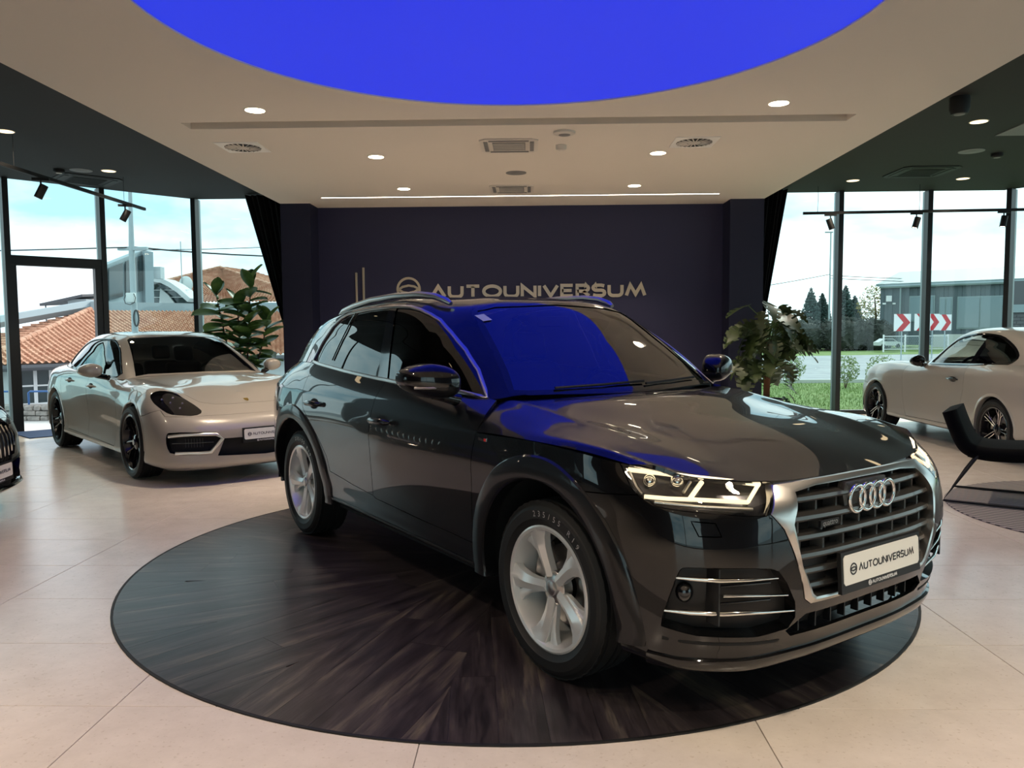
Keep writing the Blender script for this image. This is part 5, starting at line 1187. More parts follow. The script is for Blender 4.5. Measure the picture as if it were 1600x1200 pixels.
# ------------------------------------------------------------------ the grey SUV on the turntable
def build_suv():
    root = empty('suv', (-.04747, 4.81393, .006), math.radians(-53.87), 'dark grey SUV with silver grille parked on the round dark turntable', 'car')
    lower, hood, green = suv_surfaces(); base = bvh_of(lower, hood, green); PNT = 'grey_paint'
    zc = .362
    # --- openings
    for x in (1.41, -1.41):
        f = carve(lower, circle(x, zc, .462), SIDE); bmesh.ops.delete(lower, geom=f, context='FACES')
    OB = oblique(38)
    hl = poly3(OB, [(1.852, .90, .942), (1.968, .821, .935), (2.049, .728, .925), (2.106, .632, .912), (2.165, .51, .90), (2.182, .466, .862), (2.224, .563, .772), (2.178, .668, .781), (2.063, .825, .799), (1.991, .874, .808), (1.947, .892, .832), (1.908, .901, .867)])
    lens = take(lower, carve(lower, hl, OB, .1, lambda c: c.x > 1.7))
    GO = [(-.02, .90), (.46, .90), (.474, .862), (.545, .775), (.50, .72), (.43, .55), (.402, .462), (.37, .44), (-.02, .44)]
    gf = carve(lower, GO, FRONT, .1, lambda c: c.x > 1.9); bmesh.ops.delete(lower, geom=gf, context='FACES')
    OF = oblique(30)
    fog = smooth_poly(poly3(OF, [(2.081, .842, .595), (2.10, .825, .612), (2.242, .576, .598), (2.256, .517, .572), (2.254, .42, .416), (2.222, .454, .335), (2.014, .856, .375), (2.03, .862, .44)]), 1)
    fogf = take(lower, carve(lower, fog, OF, .1, lambda c: c.x > 1.8))
    LG = [(-.02, .402), (.375, .398), (.45, .345), (.415, .318), (-.02, .318)]
    lg = take(lower, carve(lower, LG, FRONT, .1, lambda c: c.x > 1.9))
    # --- doors
    fd = [(.94, 1.12), (.938, .958), (.905, .80), (.878, .60), (.868, .50), (.862, .432), (.36, .44), (-.19, .458), (-.225, .47), (-.215, .55), (-.185, .832), (-.14, 1.068), (-.13, 1.20), (.5, 1.20)]
    rd = [(-.13, 1.20), (-.14, 1.068), (-.185, .832), (-.215, .55), (-.225, .47), (-.50, .49), (-.83, .525), (-.868, .62), (-.965, .72), (-1.10, .83), (-1.205, .905), (-1.27, 1.0), (-1.29, 1.22)]
    doors = {'front': take(lower, carve(lower, fd, SIDE, .05)), 'rear': take(lower, carve(lower, rd, SIDE, .05))}
    # --- bumper
    bp = [(1.60, .812), (1.80, .828), (1.96, .842), (2.7, .95), (2.7, -.2), (1.60, -.2)]
    bump = take(lower, carve(lower, bp, SIDE, 0.0, lambda c: c.x > 1.45))
    ws = poly3(oblique(30), [(2.1, .802, .764), (2.149, .737, .757), (2.167, .725, .712), (2.123, .789, .715)])
    wash = take(bump, carve(bump, ws, oblique(30), .1))
    # --- lamps at the back
    tl = poly3(oblique(150), [(-1.86, .89, .93), (-1.88, .885, 1.005), (-2.13, .78, 1.02), (-2.23, .42, 1.02), (-2.25, .42, .95), (-2.17, .80, .92)])
    tail = take(lower, carve(lower, tl, oblique(150), .1, lambda c: c.x < -1.6))
    # --- greenhouse
    WS = [(-.02, 1.112), (.60, 1.114), (.678, 1.118), (.64, 1.22), (.605, 1.335), (.572, 1.44), (.555, 1.50), (.53, 1.527), (.40, 1.552), (-.02, 1.569)]
    wsf = take(green, carve(green, WS, FRONT, .1, lambda c: c.x > .1))
    RW = [(-.02, 1.215), (.50, 1.222), (.56, 1.25), (.46, 1.47), (.4, 1.488), (-.02, 1.495)]
    rwf = take(green, carve(green, RW, REAR, .1, lambda c: c.x < -1.5))
    DLO = [(.81, 1.095), (.645, 1.113), (-.015, 1.135), (-.26, 1.143), (-.74, 1.166), (-1.25, 1.196), (-1.36, 1.205), (-1.375, 1.218), (-1.30, 1.34), (-1.2, 1.448), (-1.10, 1.50), (-1.0, 1.526), (-.66, 1.550), (-.33, 1.557), (-.12, 1.549), (0.0, 1.530), (.12, 1.50), (.22, 1.468), (.35, 1.405), (.52, 1.315), (.665, 1.22)]
    dlo = take(green, carve(green, DLO, SIDE, .1, lambda c: c.y > .4))
    parts = {}
    cuts = [('front', [(1.2, 1.0), (-.115, 1.0), (-.115, 1.13), (-.30, 1.60), (1.2, 1.6)]), ('pillar', [(-.115, 1.0), (-.115, 1.13), (-.30, 1.60), (-.385, 1.60), (-.245, 1.13), (-.245, 1.0)]),
            ('rear', [(-.245, 1.0), (-.245, 1.13), (-.385, 1.6), (-.80, 1.6), (-1.02, 1.17), (-1.02, 1.0)])]
    for k, pl in cuts: parts[k] = take(dlo, carve(dlo, pl, SIDE, .02))
    # --- shell
    body = lower
    me = bpy.data.meshes.new('t'); green.to_mesh(me); body.from_mesh(me); bpy.data.meshes.remove(me); green.free()
    bmesh.ops.remove_doubles(body, verts=body.verts, dist=2e-4)
    mirrored(body); rim(body); bo = obj('body', body, PNT, root, 38)
    mirrored(hood); rim(hood); obj('hood', hood, PNT, root, 38)
    mirrored(bump); rim(bump); fb = obj('front_bumper', bump, PNT, root, 38)
    rim(wash, .002, .01); w1, w2 = pair('washer_cover', wash, PNT, fb)
    # --- windscreen and glazing
    mirrored(wsf); offset_bm(wsf, -.004); wso = obj('windscreen', wsf, 'windscreen_glass', root, 60)
    mirrored(rwf); offset_bm(rwf, -.004); obj('rear_window', rwf, 'privacy_glass', root, 60)
    # dark band around the windscreen glass
    bm = strip(dense([(-.0, 1.113), (.60, 1.116), (.672, 1.122), (.635, 1.22), (.60, 1.335), (.567, 1.44), (.55, 1.495), (.525, 1.522), (.40, 1.547), (0, 1.564)], .05, False), FRONT, base, .035, .0005, .0)
    mirrored(bm); obj('windscreen_seal', bm, 'gloss_black', wso, 40)
    # door panels with glass, handle
    for sg in (1, -1):
        for k in ('front', 'rear'):
            b = doors[k].copy(); b = b if sg > 0 else mirrored(b, False); rim(b); d = obj('door', b, PNT, root, 38)
            g = parts[k].copy(); g = g if sg > 0 else mirrored(g, False); offset_bm(g, -.006); obj('window', g, 'privacy_glass', d, 60)
            x, z = (-.025, .918) if k == 'front' else (-1.02, .945)
            q, n = on(base, SIDE, x, z)
            hb = bmesh.new(); tube(hb, [(x - .105, q.y + .004, z - .003), (x - .095, q.y + .026, z), (x - .05, q.y + .034, z + .003), (x + .05, q.y + .034, z + .005), (x + .095, q.y + .026, z + .004), (x + .105, q.y + .004, z + .003)], [.008, .014, .016, .016, .014, .008], 10)
            for v in hb.verts: v.co.z = z + (v.co.z - z) * 1.15
            if sg < 0: hb = mirrored(hb, False)
            obj('door_handle', recalc(hb), PNT, d, 50)
            rb = strip([(x - .075 * math.cos(t), z + .032 * math.sin(t)) for t in np.linspace(0, 2 * PI, 25)[:-1]], SIDE, base, .004, .001, .0, True); rb.free()
            rb = bmesh.new(); cv = [rb.verts.new(on(base, SIDE, x + .072 * math.cos(t), z + .034 * math.sin(t), .0015)[0]) for t in np.linspace(0, 2 * PI, 25)[:-1]]; rb.faces.new(cv)
            if sg < 0: rb = mirrored(rb, False)
            obj('handle_recess', rb, 'dark_cavity', d)
        g = parts['pillar'].copy(); g = g if sg > 0 else mirrored(g, False); obj('pillar_trim', g, 'gloss_black', root, 60)
        g = dlo.copy(); g = g if sg > 0 else mirrored(g, False); offset_bm(g, -.006); obj('quarter_window', g, 'privacy_glass', root, 60)
        b = strip(dense(DLO, .04), SIDE, base, .020, .006, .001, True); b = b if sg > 0 else mirrored(b, False); obj('window_trim', b, 'satin_silver', root, 40)
        b = strip(dense([(-1.02, 1.175), (-.86, 1.535)], .05, False), SIDE, base, .016, .004, .001); b = b if sg > 0 else mirrored(b, False); obj('window_divider', b, 'gloss_black', root, 40)
    # --- wheel arch flares, wells
    for x in (1.41, -1.41):
        bm = bmesh.new(); rings = []
        a0, a1 = (-8, 190)
        for i in range(61):
            a = math.radians(a0 + (a1 - a0) * i / 60); row = []
            for r, o in ((.452, -.055), (.452, .004), (.458, .012), (.475, .015), (.52, .013), (.545, .009), (.552, .001), (.552, -.004)):
                u, v = x + r * math.cos(a), max(zc + r * math.sin(a), .30); q, n = on(base, SIDE, x + max(r, .46) * math.cos(a), max(zc + max(r, .46) * math.sin(a), .335))
                row.append(bm.verts.new((u, q.y + o, v)))
            rings.append(row)
        for i in range(60):
            for k in range(7): bm.faces.new((rings[i][k], rings[i][k + 1], rings[i + 1][k + 1], rings[i + 1][k]))
        bm.faces.new(rings[0]); bm.faces.new(rings[-1][::-1]); bmesh.ops.recalc_face_normals(bm, faces=bm.faces)
        pair('wheel_arch_trim', bm, 'grey_flare', root, 35)
        wheel_well(root, x, zc, .47, .52, .90)
    obj('underbody', bm_box((-2.05, -.60, .24), (1.95, .60, .34)), 'dark_cavity', root)
    ub = bmesh.new(); box(ub, (-.90, -.82, .27), (.90, .82, .36)); obj('underbody', ub, 'dark_cavity', root)
    bm = strip(dense([(.855, .33), (-.87, .342)], .1, False), SIDE, base, .016, .006, .001); pair('sill_trim', bm, 'grey_flare', root)
    # --- side mirrors
    for sg in (1, -1):
        def shell(sel):
            bm = bmesh.new(); bmesh.ops.create_uvsphere(bm, u_segments=32, v_segments=20, radius=1)
            for v in bm.verts:
                x, y, z = v.co; f = lambda t, p: math.copysign(abs(t) ** p, t)
                x, y, z = f(x, .8), f(y, .75), f(z, .8)
                tp = 1 - .30 * max(0, y)            # narrower towards the tip
                X = .62 + .10 * x + (.035 if x > 0 else 0) - .05 * y; Y = 1.005 + .125 * y; Z = 1.178 + .082 * z * tp + .012 * y
                if x < -.2: X = .62 + .10 * (-.2 - (abs(x) - .2) * .25) - .05 * y
                v.co = (X, Y, Z)
            return bm
        top = shell(0); r = bmesh.ops.bisect_plane(top, geom=list(top.verts) + list(top.edges) + list(top.faces), plane_co=(0, 0, 1.152), plane_no=(0, 0, -1), clear_outer=True)
        low = shell(0); bmesh.ops.bisect_plane(low, geom=list(low.verts) + list(low.edges) + list(low.faces), plane_co=(0, 0, 1.152), plane_no=(0, 0, 1), clear_outer=True)
        mb = bmesh.new(); tube(mb, [(.66, .86, 1.075), (.66, .92, 1.095), (.65, .97, 1.12)], [.045, .035, .04], 10)
        for v in mb.verts: v.co.z = 1.10 + (v.co.z - 1.10) * .7
        if sg < 0: top, low, mb = (mirrored(b, False) for b in (top, low, mb))
        mo = obj('side_mirror', top, PNT, root, 50); obj('mirror_lower_shell', low, 'grey_flare', mo, 50); obj('mirror_arm', recalc(mb), 'gloss_black', mo, 50)
        sb = bmesh.new(); tube(sb, [(.715 - .03, 1.10 - .0, 1.150), (.735, 1.05, 1.150), (.745, .99, 1.150), (.74, .93, 1.15)], .006, 6)
        if sg < 0: sb = mirrored(sb, False)
        obj('indicator_strip', recalc(sb), 'satin_silver', mo, 50)
    # --- roof rails, aerial fin
    bm = bmesh.new(); tube(bm, [(-1.40, .585, 1.525), (-1.30, .60, 1.552), (-1.1, .612, 1.582), (-.8, .622, 1.612), (-.45, .624, 1.625), (-.15, .618, 1.622), (.02, .608, 1.605), (.12, .597, 1.578), (.16, .59, 1.56)], [.012] + [.019] * 7 + [.012], 12)
    for v in bm.verts: v.co.z += .0
    pair('roof_rail', recalc(bm), 'satin_silver', root, 50)
    # --- headlights
    lens2 = lens
    for sg in (1, -1):
        inner = lens2.copy(); inner = inner if sg > 0 else mirrored(inner, False)
        hb = inner.copy(); offset_bm(hb, -.045)
        # walls joining the bowl to the lens edge
        wb = inner.copy(); be = [e for e in wb.edges if len(e.link_faces) == 1]; wb.normal_update(); nor = {v: v.normal.copy() for e in be for v in e.verts}
        r = bmesh.ops.extrude_edge_only(wb, edges=be)
        for g in r['geom']:
            if isinstance(g, bmesh.types.BMVert):
                for e in g.link_edges:
                    o = e.other_vert(g)
                    if o in nor: g.co -= nor[o] * .046; break
        old = [f for f in wb.faces if all(v in nor or True for v in f.verts) and not any(v.co == v.co and False for v in f.verts)]
        n0 = len(lens2.faces); wb.faces.ensure_lookup_table(); bmesh.ops.delete(wb, geom=[wb.faces[i] for i in range(n0)], context='FACES')
        h = obj('headlight', hb, 'lamp_inner', root, 60); obj('headlight_housing', wb, 'gloss_black', h, 40)
        rim(inner, .003, .006); obj('headlight_lens', inner, 'clear_lens', h, 50)
        fl = Vector((1, sg, 1))
        def bar(pts, r, d=.016, m='drl', nm='running_light'):
            b = bmesh.new(); pp = []
            for p in pts:
                q = Vector(p); n = Vector((.75, .62, .05)).normalized(); pp.append((q - n * d) * 1)
            tube(b, [Vector((p.x, p.y * sg, p.z)) for p in pp], r, 8); obj(nm, recalc(b), m, h, 50)
        bar([(1.885, .888, .918), (1.968, .821, .911), (2.049, .728, .897), (2.106, .632, .883), (2.16, .515, .864)], .0085)
        bar([(1.962, .884, .834), (2.028, .838, .832), (2.107, .747, .829), (2.184, .608, .816)], .0075)
        bar([(2.161, .526, .862), (2.185, .609, .818)], .0075)
        bar([(2.07, .713, .882), (2.08, .784, .834)], .0085)
        bar([(2.05, .75, .884), (2.058, .793, .852)], .006, m='satin_silver', nm='lamp_bezel')
        bar([(1.885, .887, .915), (1.93, .891, .862), (1.953, .887, .842)], .006, m='satin_silver', nm='lamp_bezel')
        bar([(1.995, .869, .818), (2.1, .77, .808), (2.2, .604, .794)], .006, .012, 'satin_silver', 'lamp_bezel')
        for c in ((1.962, .857, .880), (2.028, .79, .880)):
            b = bmesh.new(); bmesh.ops.create_uvsphere(b, u_segments=20, v_segments=12, radius=.026)
            n = Vector((.75, .62 , 0)).normalized()
            for v in b.verts: v.co = Vector((c[0], c[1] * sg, c[2])) + v.co - Vector((n.x, n.y * sg, 0)) * .032
            obj('projector', b, 'chrome', h, 60)
    # --- grille: frame, back, bars, fins
    fo = [(0, .866), (.30, .866), (.474, .862), (.545, .775), (.50, .72), (.43, .55), (.402, .462), (.37, .44), (0, .44)]
    fi = [(0, .848), (.28, .847), (.402, .836), (.455, .755), (.463, .735), (.44, .60), (.372, .478), (.352, .464), (0, .462)]
    def fx(y, z, off=0.0):
        q, n = on(base, FRONT, y, min(z, .858)); return Vector((q.x + off, y, z))
    def densify(pl, k=6): return [tuple(Vector(pl[i]) + (Vector(pl[i + 1]) - Vector(pl[i])) * (j / k)) for i in range(len(pl) - 1) for j in range(k)] + [pl[-1]]
    A, B = densify(fo), densify(fi); bm = bmesh.new(); rows = []
    for a, b in zip(A, B):
        mid = ((a[0] * .35 + b[0] * .65), (a[1] * .35 + b[1] * .65))
        rows.append([bm.verts.new(p) for p in (fx(*a, -.03), fx(*a, .004), fx(*mid, .014), fx(*b, .010), fx(*b, -.05))])
    for i in range(len(rows) - 1):
        for k in range(4): bm.faces.new((rows[i][k], rows[i][k + 1], rows[i + 1][k + 1], rows[i + 1][k]))
    mirrored(bm); bmesh.ops.recalc_face_normals(bm, faces=bm.faces)
    gr = obj('grille', bm, 'satin_silver', root, 35)
    bm = bmesh.new(); ol = [(y, z) for y, z in B] + [(-y, z) for y, z in B[::-1][1:-1]]; bm.faces.new([bm.verts.new((2.13, y, z)) for y, z in ol]); obj('grille_back', bm, 'dark_cavity', gr)
    def halfw(z):
        pts = sorted([(b[1], b[0]) for b in B if b[0] > .3]); return float(np.interp(z, [p[0] for p in pts], [p[1] for p in pts]))
    for i, z in enumerate((.806, .743, .677, .612, .556, .50)):
        hw = halfw(z) + .01; bm = bmesh.new(); rws = []
        for t in np.linspace(-1, 1, 25):
            y = hw * t; x = on(base, FRONT, abs(y), z)[0].x - .012
            rws.append([bm.verts.new((x - .05, y, z - .014)), bm.verts.new((x - .004, y, z - .011)), bm.verts.new((x, y, z - .004)), bm.verts.new((x - .004, y, z + .008)), bm.verts.new((x - .05, y, z + .016))])
        for k in range(24):
            for j in range(5): bm.faces.new((rws[k][j], rws[k][(j + 1) % 5], rws[k + 1][(j + 1) % 5], rws[k + 1][j]))
        bm.faces.new(rws[0]); bm.faces.new(rws[-1][::-1]); bmesh.ops.recalc_face_normals(bm, faces=bm.faces); obj('grille_slat', bm, 'slat_grey', gr, 25)
    zz = [.845, .806, .743, .677, .612]
    for i in range(4):
        for y in (-.40, -.28, -.165, -.055, .055, .165, .28, .40):
            if abs(y) < .1 and i in (0, 1): continue
            y2 = y * (.97 if i else 1.0); x = on(base, FRONT, abs(y), min(zz[i], .84))[0].x - .03
            b = bmesh.new(); box(b, (x - .045, y - .005, zz[i + 1] + .004), (x, y + .005, zz[i] - .008))
            for v in b.verts: v.co.y += (v.co.z - zz[i]) * (-.55 if i == 0 else -.25) * (1 if y > 0 else -1) * -.0 + (v.co.x - x) * .25
            obj('grille_fin', b, 'slat_grey', gr)
    # solid panels beside the plate
    for sg in (1, -1):
        b = bmesh.new(); q = []
        for y, z in ((.262, .61), (halfw(.605), .605), (halfw(.50), .50), (halfw(.48), .478), (.262, .478)):
            q.append(b.verts.new((on(base, FRONT, y, z)[0].x - .03, y * sg, z)))
        b.faces.new(q if sg < 0 else q[::-1]); obj('grille_panel', b, 'black_plastic', gr)
    # four rings
    bm = bm_prism([(-.13, .73), (.13, .73), (.15, .80), (.13, .842), (-.13, .842), (-.15, .80)], 0, .03, lambda u, v, d: Vector((2.215 + d, u, v))); obj('emblem_mount', bm, 'slat_grey', gr)
    for y in (-.099, -.033, .033, .099):
        b = bmesh.new(); bmesh.ops.create_uvsphere(b, u_segments=4, v_segments=3, radius=.001); b.clear()
        tube(b, [(2.272 + .004 * (.05 * math.sin(a)), y + .049 * math.cos(a), .782 + .049 * math.sin(a)) for a in np.linspace(0, 2 * PI, 33)[:-1]], .0075, 10, True)
        obj('emblem_ring', recalc(b), 'chrome', gr, 60)
    b = bmesh.new(); box(b, (2.262, -.322, .705), (2.272, -.212, .729)); bd = obj('badge', b, 'black_plastic', gr)
    fm = font_mesh('quattro', .030); fm.transform(Matrix(((0, 0, 1, 2.2735), (1, 0, 0, -.267), (0, 1, 0, .7185), (0, 0, 0, 1)))); obj('badge_text', fm, 'satin_silver', bd)
    plate(root, 2.318, .492, .505, .108, .06)
    # --- lower intake and fog lamp units
    mirrored(lg); offset_bm(lg, -.05); li = obj('lower_intake', lg, 'dark_cavity', root, 60)
    for y in (-.36, -.27, -.18, -.09, 0, .09, .18, .27, .36):
        x = on(base, FRONT, abs(y), .36)[0].x - .03; obj('intake_fin', bm_box((x - .03, y - .003, .322), (x, y + .003, .398)), 'black_plastic', li)
    for sg in (1, -1):
        b = fogf.copy(); b = b if sg > 0 else mirrored(b, False); fb_ = b.copy(); offset_bm(b, -.05); fo_ = obj('fog_lamp_intake', b, 'black_plastic', root, 60)
        n0 = len(fogf.faces); be = [e for e in fb_.edges if len(e.link_faces) == 1]; fb_.normal_update(); nor = {v: v.normal.copy() for e in be for v in e.verts}
        r = bmesh.ops.extrude_edge_only(fb_, edges=be)
        for g in r['geom']:
            if isinstance(g, bmesh.types.BMVert):
                for e in g.link_edges:
                    o = e.other_vert(g)
                    if o in nor: g.co -= nor[o] * .055; break
        fb_.faces.ensure_lookup_table(); bmesh.ops.delete(fb_, geom=[fb_.faces[i] for i in range(n0)], context='FACES'); obj('intake_surround', fb_, PNT, fo_, 40)
        def fbar(pts, r, m, d=.006, fl=.7):
            b = bmesh.new(); tube(b, [Vector((p[0] - .75 * d, (p[1] - .5 * d) * sg, p[2])) for p in pts], r, 8)
            zc_ = {}
            obj('intake_blade', recalc(b), m, fo_, 50)
        fbar([(2.07, .849, .570), (2.12, .795, .567), (2.171, .733, .563), (2.215, .64, .559), (2.252, .53, .555)], [.004, .008, .008, .006, .003], 'chrome')
        fbar([(2.175, .723, .509), (2.22, .61, .500), (2.257, .481, .487)], [.005, .005, .003], 'chrome')
        fbar([(2.037, .862, .449), (2.10, .80, .446), (2.169, .716, .444), (2.222, .58, .436), (2.253, .437, .422)], [.005, .009, .009, .007, .004], 'chrome')
        for z in (.535, .475): fbar([(2.172, .725, z), (2.21, .62, z - .003), (2.235, .54, z - .005)], .005, 'gloss_black', .03)
        b = bmesh.new(); box(b, (2.11, .728, .405), (2.165, .735, .60)); 
        if sg < 0: b = mirrored(b, False)
        obj('intake_divider', b, 'black_plastic', fo_)
        b = bmesh.new(); bmesh.ops.create_uvsphere(b, u_segments=20, v_segments=12, radius=1)
        for v in b.verts: v.co = (2.07 + .03 * v.co.x, (.80 + .032 * v.co.y) * sg, .513 + .036 * v.co.z)
        obj('fog_lamp', b, 'gloss_black', fo_, 60)
        # side badge on the wing
        b = bmesh.new(); q, n = on(base, SIDE, .998, .933); box(b, (.965, q.y - .002, .926), (1.03, q.y + .003, .940)); 
        if sg < 0: b = mirrored(b, False)
        bd = obj('wing_badge', b, 'chrome', root)
        b = bmesh.new(); box(b, (1.012, q.y + .002, .927), (1.029, q.y + .0042, .939)); 
        if sg < 0: b = mirrored(b, False)
        obj('badge_enamel', b, 'red_enamel', bd)
        fm = font_mesh('S line', .013); fm.transform(Matrix(((-1 * sg, 0, 0, .989), (0, 0, 1 * sg, (q.y + .0045) * sg), (0, 1, 0, .933), (0, 0, 0, 1)))); obj('badge_text', fm, 'plate_ink', bd)
    pair('taillight', tail, 'taillight', root, 50)
    bm = strip(dense([(.850, .346), (.80, .338), (.70, .328), (.58, .318), (.47, .310)], .03, False), FRONT, base, .012, .001, .001); pair('bumper_groove', bm, 'dark_cavity', fb)
    bm = strip(dense([(.86, .262), (.80, .250), (.62, .240), (.34, .236), (0, .236)], .03, False), FRONT, base, .05, .010, .001); mirrored(bm); obj('front_lip', bm, PNT, root, 50)
    # --- windscreen fittings
    b = bmesh.new(); q = [on(base, FRONT, y, z, .002)[0] for y, z in ((-.555, 1.492), (-.505, 1.499), (-.492, 1.467), (-.542, 1.460))] if False else [on(base, FRONT, y, z, .002)[0] for y, z in ((.555, 1.492), (.505, 1.499), (.492, 1.467), (.542, 1.460))]
    for p in q: p.y *= -1
    b.faces.new([b.verts.new(p) for p in q]); obj('windscreen_sticker', b, 'plate_white', wso)
    for (y0, y1) in ((-.46, .10), (.10, .55)):
        b = bmesh.new(); pts = [on(base, FRONT, abs(y), 1.122 + .012 * t)[0] for t, y in ((0, y0), (.5, (y0 + y1) / 2), (1, y1))]
        for p, y in zip(pts, (y0, (y0 + y1) / 2, y1)): p.y = y; p.z += .012
        tube(b, pts, .007, 6); obj('wiper', b, 'black_plastic', root)
    # --- cabin
    obj('dashboard', bevbox((.42, -.68, .82), (.92, .68, 1.08), .06, 3), 'leather_black', root, 40)
    obj('cabin_floor', bm_box((-2.0, -.72, .40), (.9, .72, .46)), 'dark_cavity', root)
    seat(root, .02, .36, .50); seat(root, .02, -.36, .50); seat(root, -.95, .36, .50); seat(root, -.95, -.36, .50)
    steering(root, .40, .36, 1.0)
    b = bevbox((.30, -.11, 1.43), (.33, .11, 1.49), .01, 2); obj('interior_mirror', b, 'gloss_black', root, 40)
    wheel_set(root, 1.41, -1.41, .905, zc, .362, .256, .235, 'five', 'rim_silver', 'rim_silver', 'satin_silver', lettering='235/55 R19')
    return root
# ------------------------------------------------------------------ body surfaces of the long beige saloon and the pale coupe
SAL_R = [
 [(2.28,0,.13),(2.26,.35,.13),(2.19,.62,.13),(2.08,.78,.135),(1.95,.84,.15),(1.475,.86,.18),(.95,.86,.18),(.3,.86,.18),(-.3,.86,.18),(-.9,.86,.19),(-1.475,.88,.20),(-2.0,.85,.22),(-2.35,.74,.25),(-2.48,.4,.26),(-2.5,0,.26)],
 [(2.40,0,.17),(2.38,.38,.17),(2.30,.66,.175),(2.16,.84,.18),(2.0,.905,.19),(1.475,.935,.21),(.95,.925,.21),(.3,.92,.21),(-.3,.925,.215),(-.9,.94,.22),(-1.475,.96,.23),(-2.0,.92,.26),(-2.38,.78,.30),(-2.54,.42,.31),(-2.56,0,.31)],
 [(2.425,0,.29),(2.405,.39,.29),(2.32,.68,.295),(2.18,.855,.30),(2.02,.915,.31),(1.475,.945,.32),(.95,.915,.32),(.3,.905,.32),(-.3,.91,.325),(-.9,.935,.33),(-1.475,.968,.34),(-2.0,.93,.37),(-2.42,.79,.42),(-2.58,.43,.43),(-2.60,0,.43)],
 [(2.43,0,.41),(2.41,.39,.41),(2.325,.68,.415),(2.185,.858,.42),(2.02,.917,.43),(1.475,.947,.45),(.95,.905,.45),(.3,.89,.45),(-.3,.90,.455),(-.9,.94,.47),(-1.475,.97,.48),(-2.0,.935,.51),(-2.43,.79,.55),(-2.59,.44,.56),(-2.62,0,.56)],
 [(2.415,0,.52),(2.395,.38,.52),(2.31,.665,.53),(2.165,.845,.545),(2.0,.91,.56),(1.475,.945,.58),(.95,.91,.57),(.3,.90,.57),(-.3,.91,.58),(-.9,.945,.60),(-1.475,.968,.61),(-2.0,.93,.64),(-2.41,.79,.67),(-2.56,.44,.68),(-2.58,0,.68)],
 [(2.35,0,.605),(2.33,.36,.607),(2.245,.63,.625),(2.10,.80,.665),(1.95,.885,.70),(1.475,.925,.74),(.95,.915,.70),(.3,.915,.70),(-.3,.92,.71),(-.9,.94,.74),(-1.475,.955,.76),(-2.0,.91,.79),(-2.37,.77,.82),(-2.51,.43,.83),(-2.53,0,.83)],
 [(2.26,0,.645),(2.235,.34,.65),(2.15,.58,.68),(2.02,.73,.745),(1.9,.82,.80),(1.475,.865,.865),(.95,.895,.83),(.3,.91,.83),(-.3,.915,.84),(-.9,.925,.87),(-1.475,.92,.90),(-2.0,.86,.93),(-2.32,.72,.95),(-2.44,.40,.965),(-2.46,0,.97)],
 [(2.15,0,.69),(2.12,.32,.70),(2.03,.53,.735),(1.92,.65,.80),(1.82,.73,.855),(1.475,.775,.905),(.90,.80,.915),(.3,.845,.94),(-.3,.86,.955),(-.9,.85,.98),(-1.475,.80,1.0),(-1.9,.70,1.01),(-2.16,.58,1.01),(-2.28,.33,1.01),(-2.31,0,1.01)],
 [(1.95,0,.76),(1.92,.22,.765),(1.84,.38,.79),(1.74,.47,.83),(1.65,.52,.86),(1.40,.56,.90),(.86,.60,.945),(.3,.6,.94),(-.3,.6,.955),(-.9,.6,.98),(-1.475,.55,1.0),(-1.8,.5,1.01),(-2.0,.4,1.01),(-2.1,.2,1.01),(-2.15,0,1.01)],
 [(1.8,0,.815),(1.77,0,.82),(1.71,0,.835),(1.63,0,.855),(1.54,0,.875),(1.28,0,.92),(.84,0,.975),(.3,0,.94),(-.3,0,.955),(-.9,0,.98),(-1.3,0,1.0),(-1.5,0,1.01),(-1.7,0,1.01),(-1.8,0,1.01),(-1.9,0,1.01)],
]
SAL_G = [
 [(.92,0,.965),(.88,.36,.963),(.80,.66,.945),(.72,.765,.922),(.3,.845,.94),(-.3,.86,.955),(-.9,.85,.98),(-1.45,.80,1.0),(-1.87,.70,1.01),(-2.13,.58,1.01),(-2.25,.33,1.01),(-2.28,0,1.01)],
 [(.46,0,1.19),(.43,.34,1.185),(.36,.60,1.165),(.27,.69,1.15),(.06,.735,1.17),(-.35,.755,1.19),(-.9,.735,1.20),(-1.35,.68,1.19),(-1.65,.60,1.165),(-1.85,.50,1.14),(-1.95,.29,1.135),(-1.97,0,1.135)],
 [(.0,0,1.365),(-.02,.32,1.358),(-.06,.53,1.335),(-.14,.59,1.325),(-.25,.62,1.34),(-.5,.635,1.355),(-.9,.62,1.345),(-1.2,.575,1.315),(-1.42,.51,1.285),(-1.58,.42,1.26),(-1.66,.25,1.255),(-1.68,0,1.255)],
 [(-.12,0,1.395),(-.13,.29,1.39),(-.17,.46,1.375),(-.23,.51,1.37),(-.32,.54,1.378),(-.53,.55,1.392),(-.85,.535,1.385),(-1.08,.49,1.365),(-1.25,.43,1.345),(-1.38,.35,1.33),(-1.44,.2,1.325),(-1.46,0,1.325)],
 [(-.35,0,1.414),(-.37,0,1.415),(-.40,0,1.416),(-.43,0,1.417),(-.47,0,1.418),(-.58,0,1.42),(-.75,0,1.418),(-.85,0,1.413),(-.95,0,1.405),(-1.02,0,1.40),(-1.06,0,1.396),(-1.08,0,1.394)],
]
def remap(rows, xs, zs, ys):
    a, b = zip(*xs); c, d = zip(*zs)
    return [[(float(np.interp(x, a, b)), y * ys, float(np.interp(z, c, d))) for x, y, z in r] for r in rows]
CPE_R = remap(SAL_R, [(-2.62, -2.39), (-1.475, -1.37), (.3, .05), (.95, .50), (1.475, 1.37), (2.43, 2.16)], [(0, 0), (.13, .15), (.42, .45), (.56, .62), (.645, .735), (.72, .80), (.84, .88), (.92, .955), (1.01, 1.02)], .945)
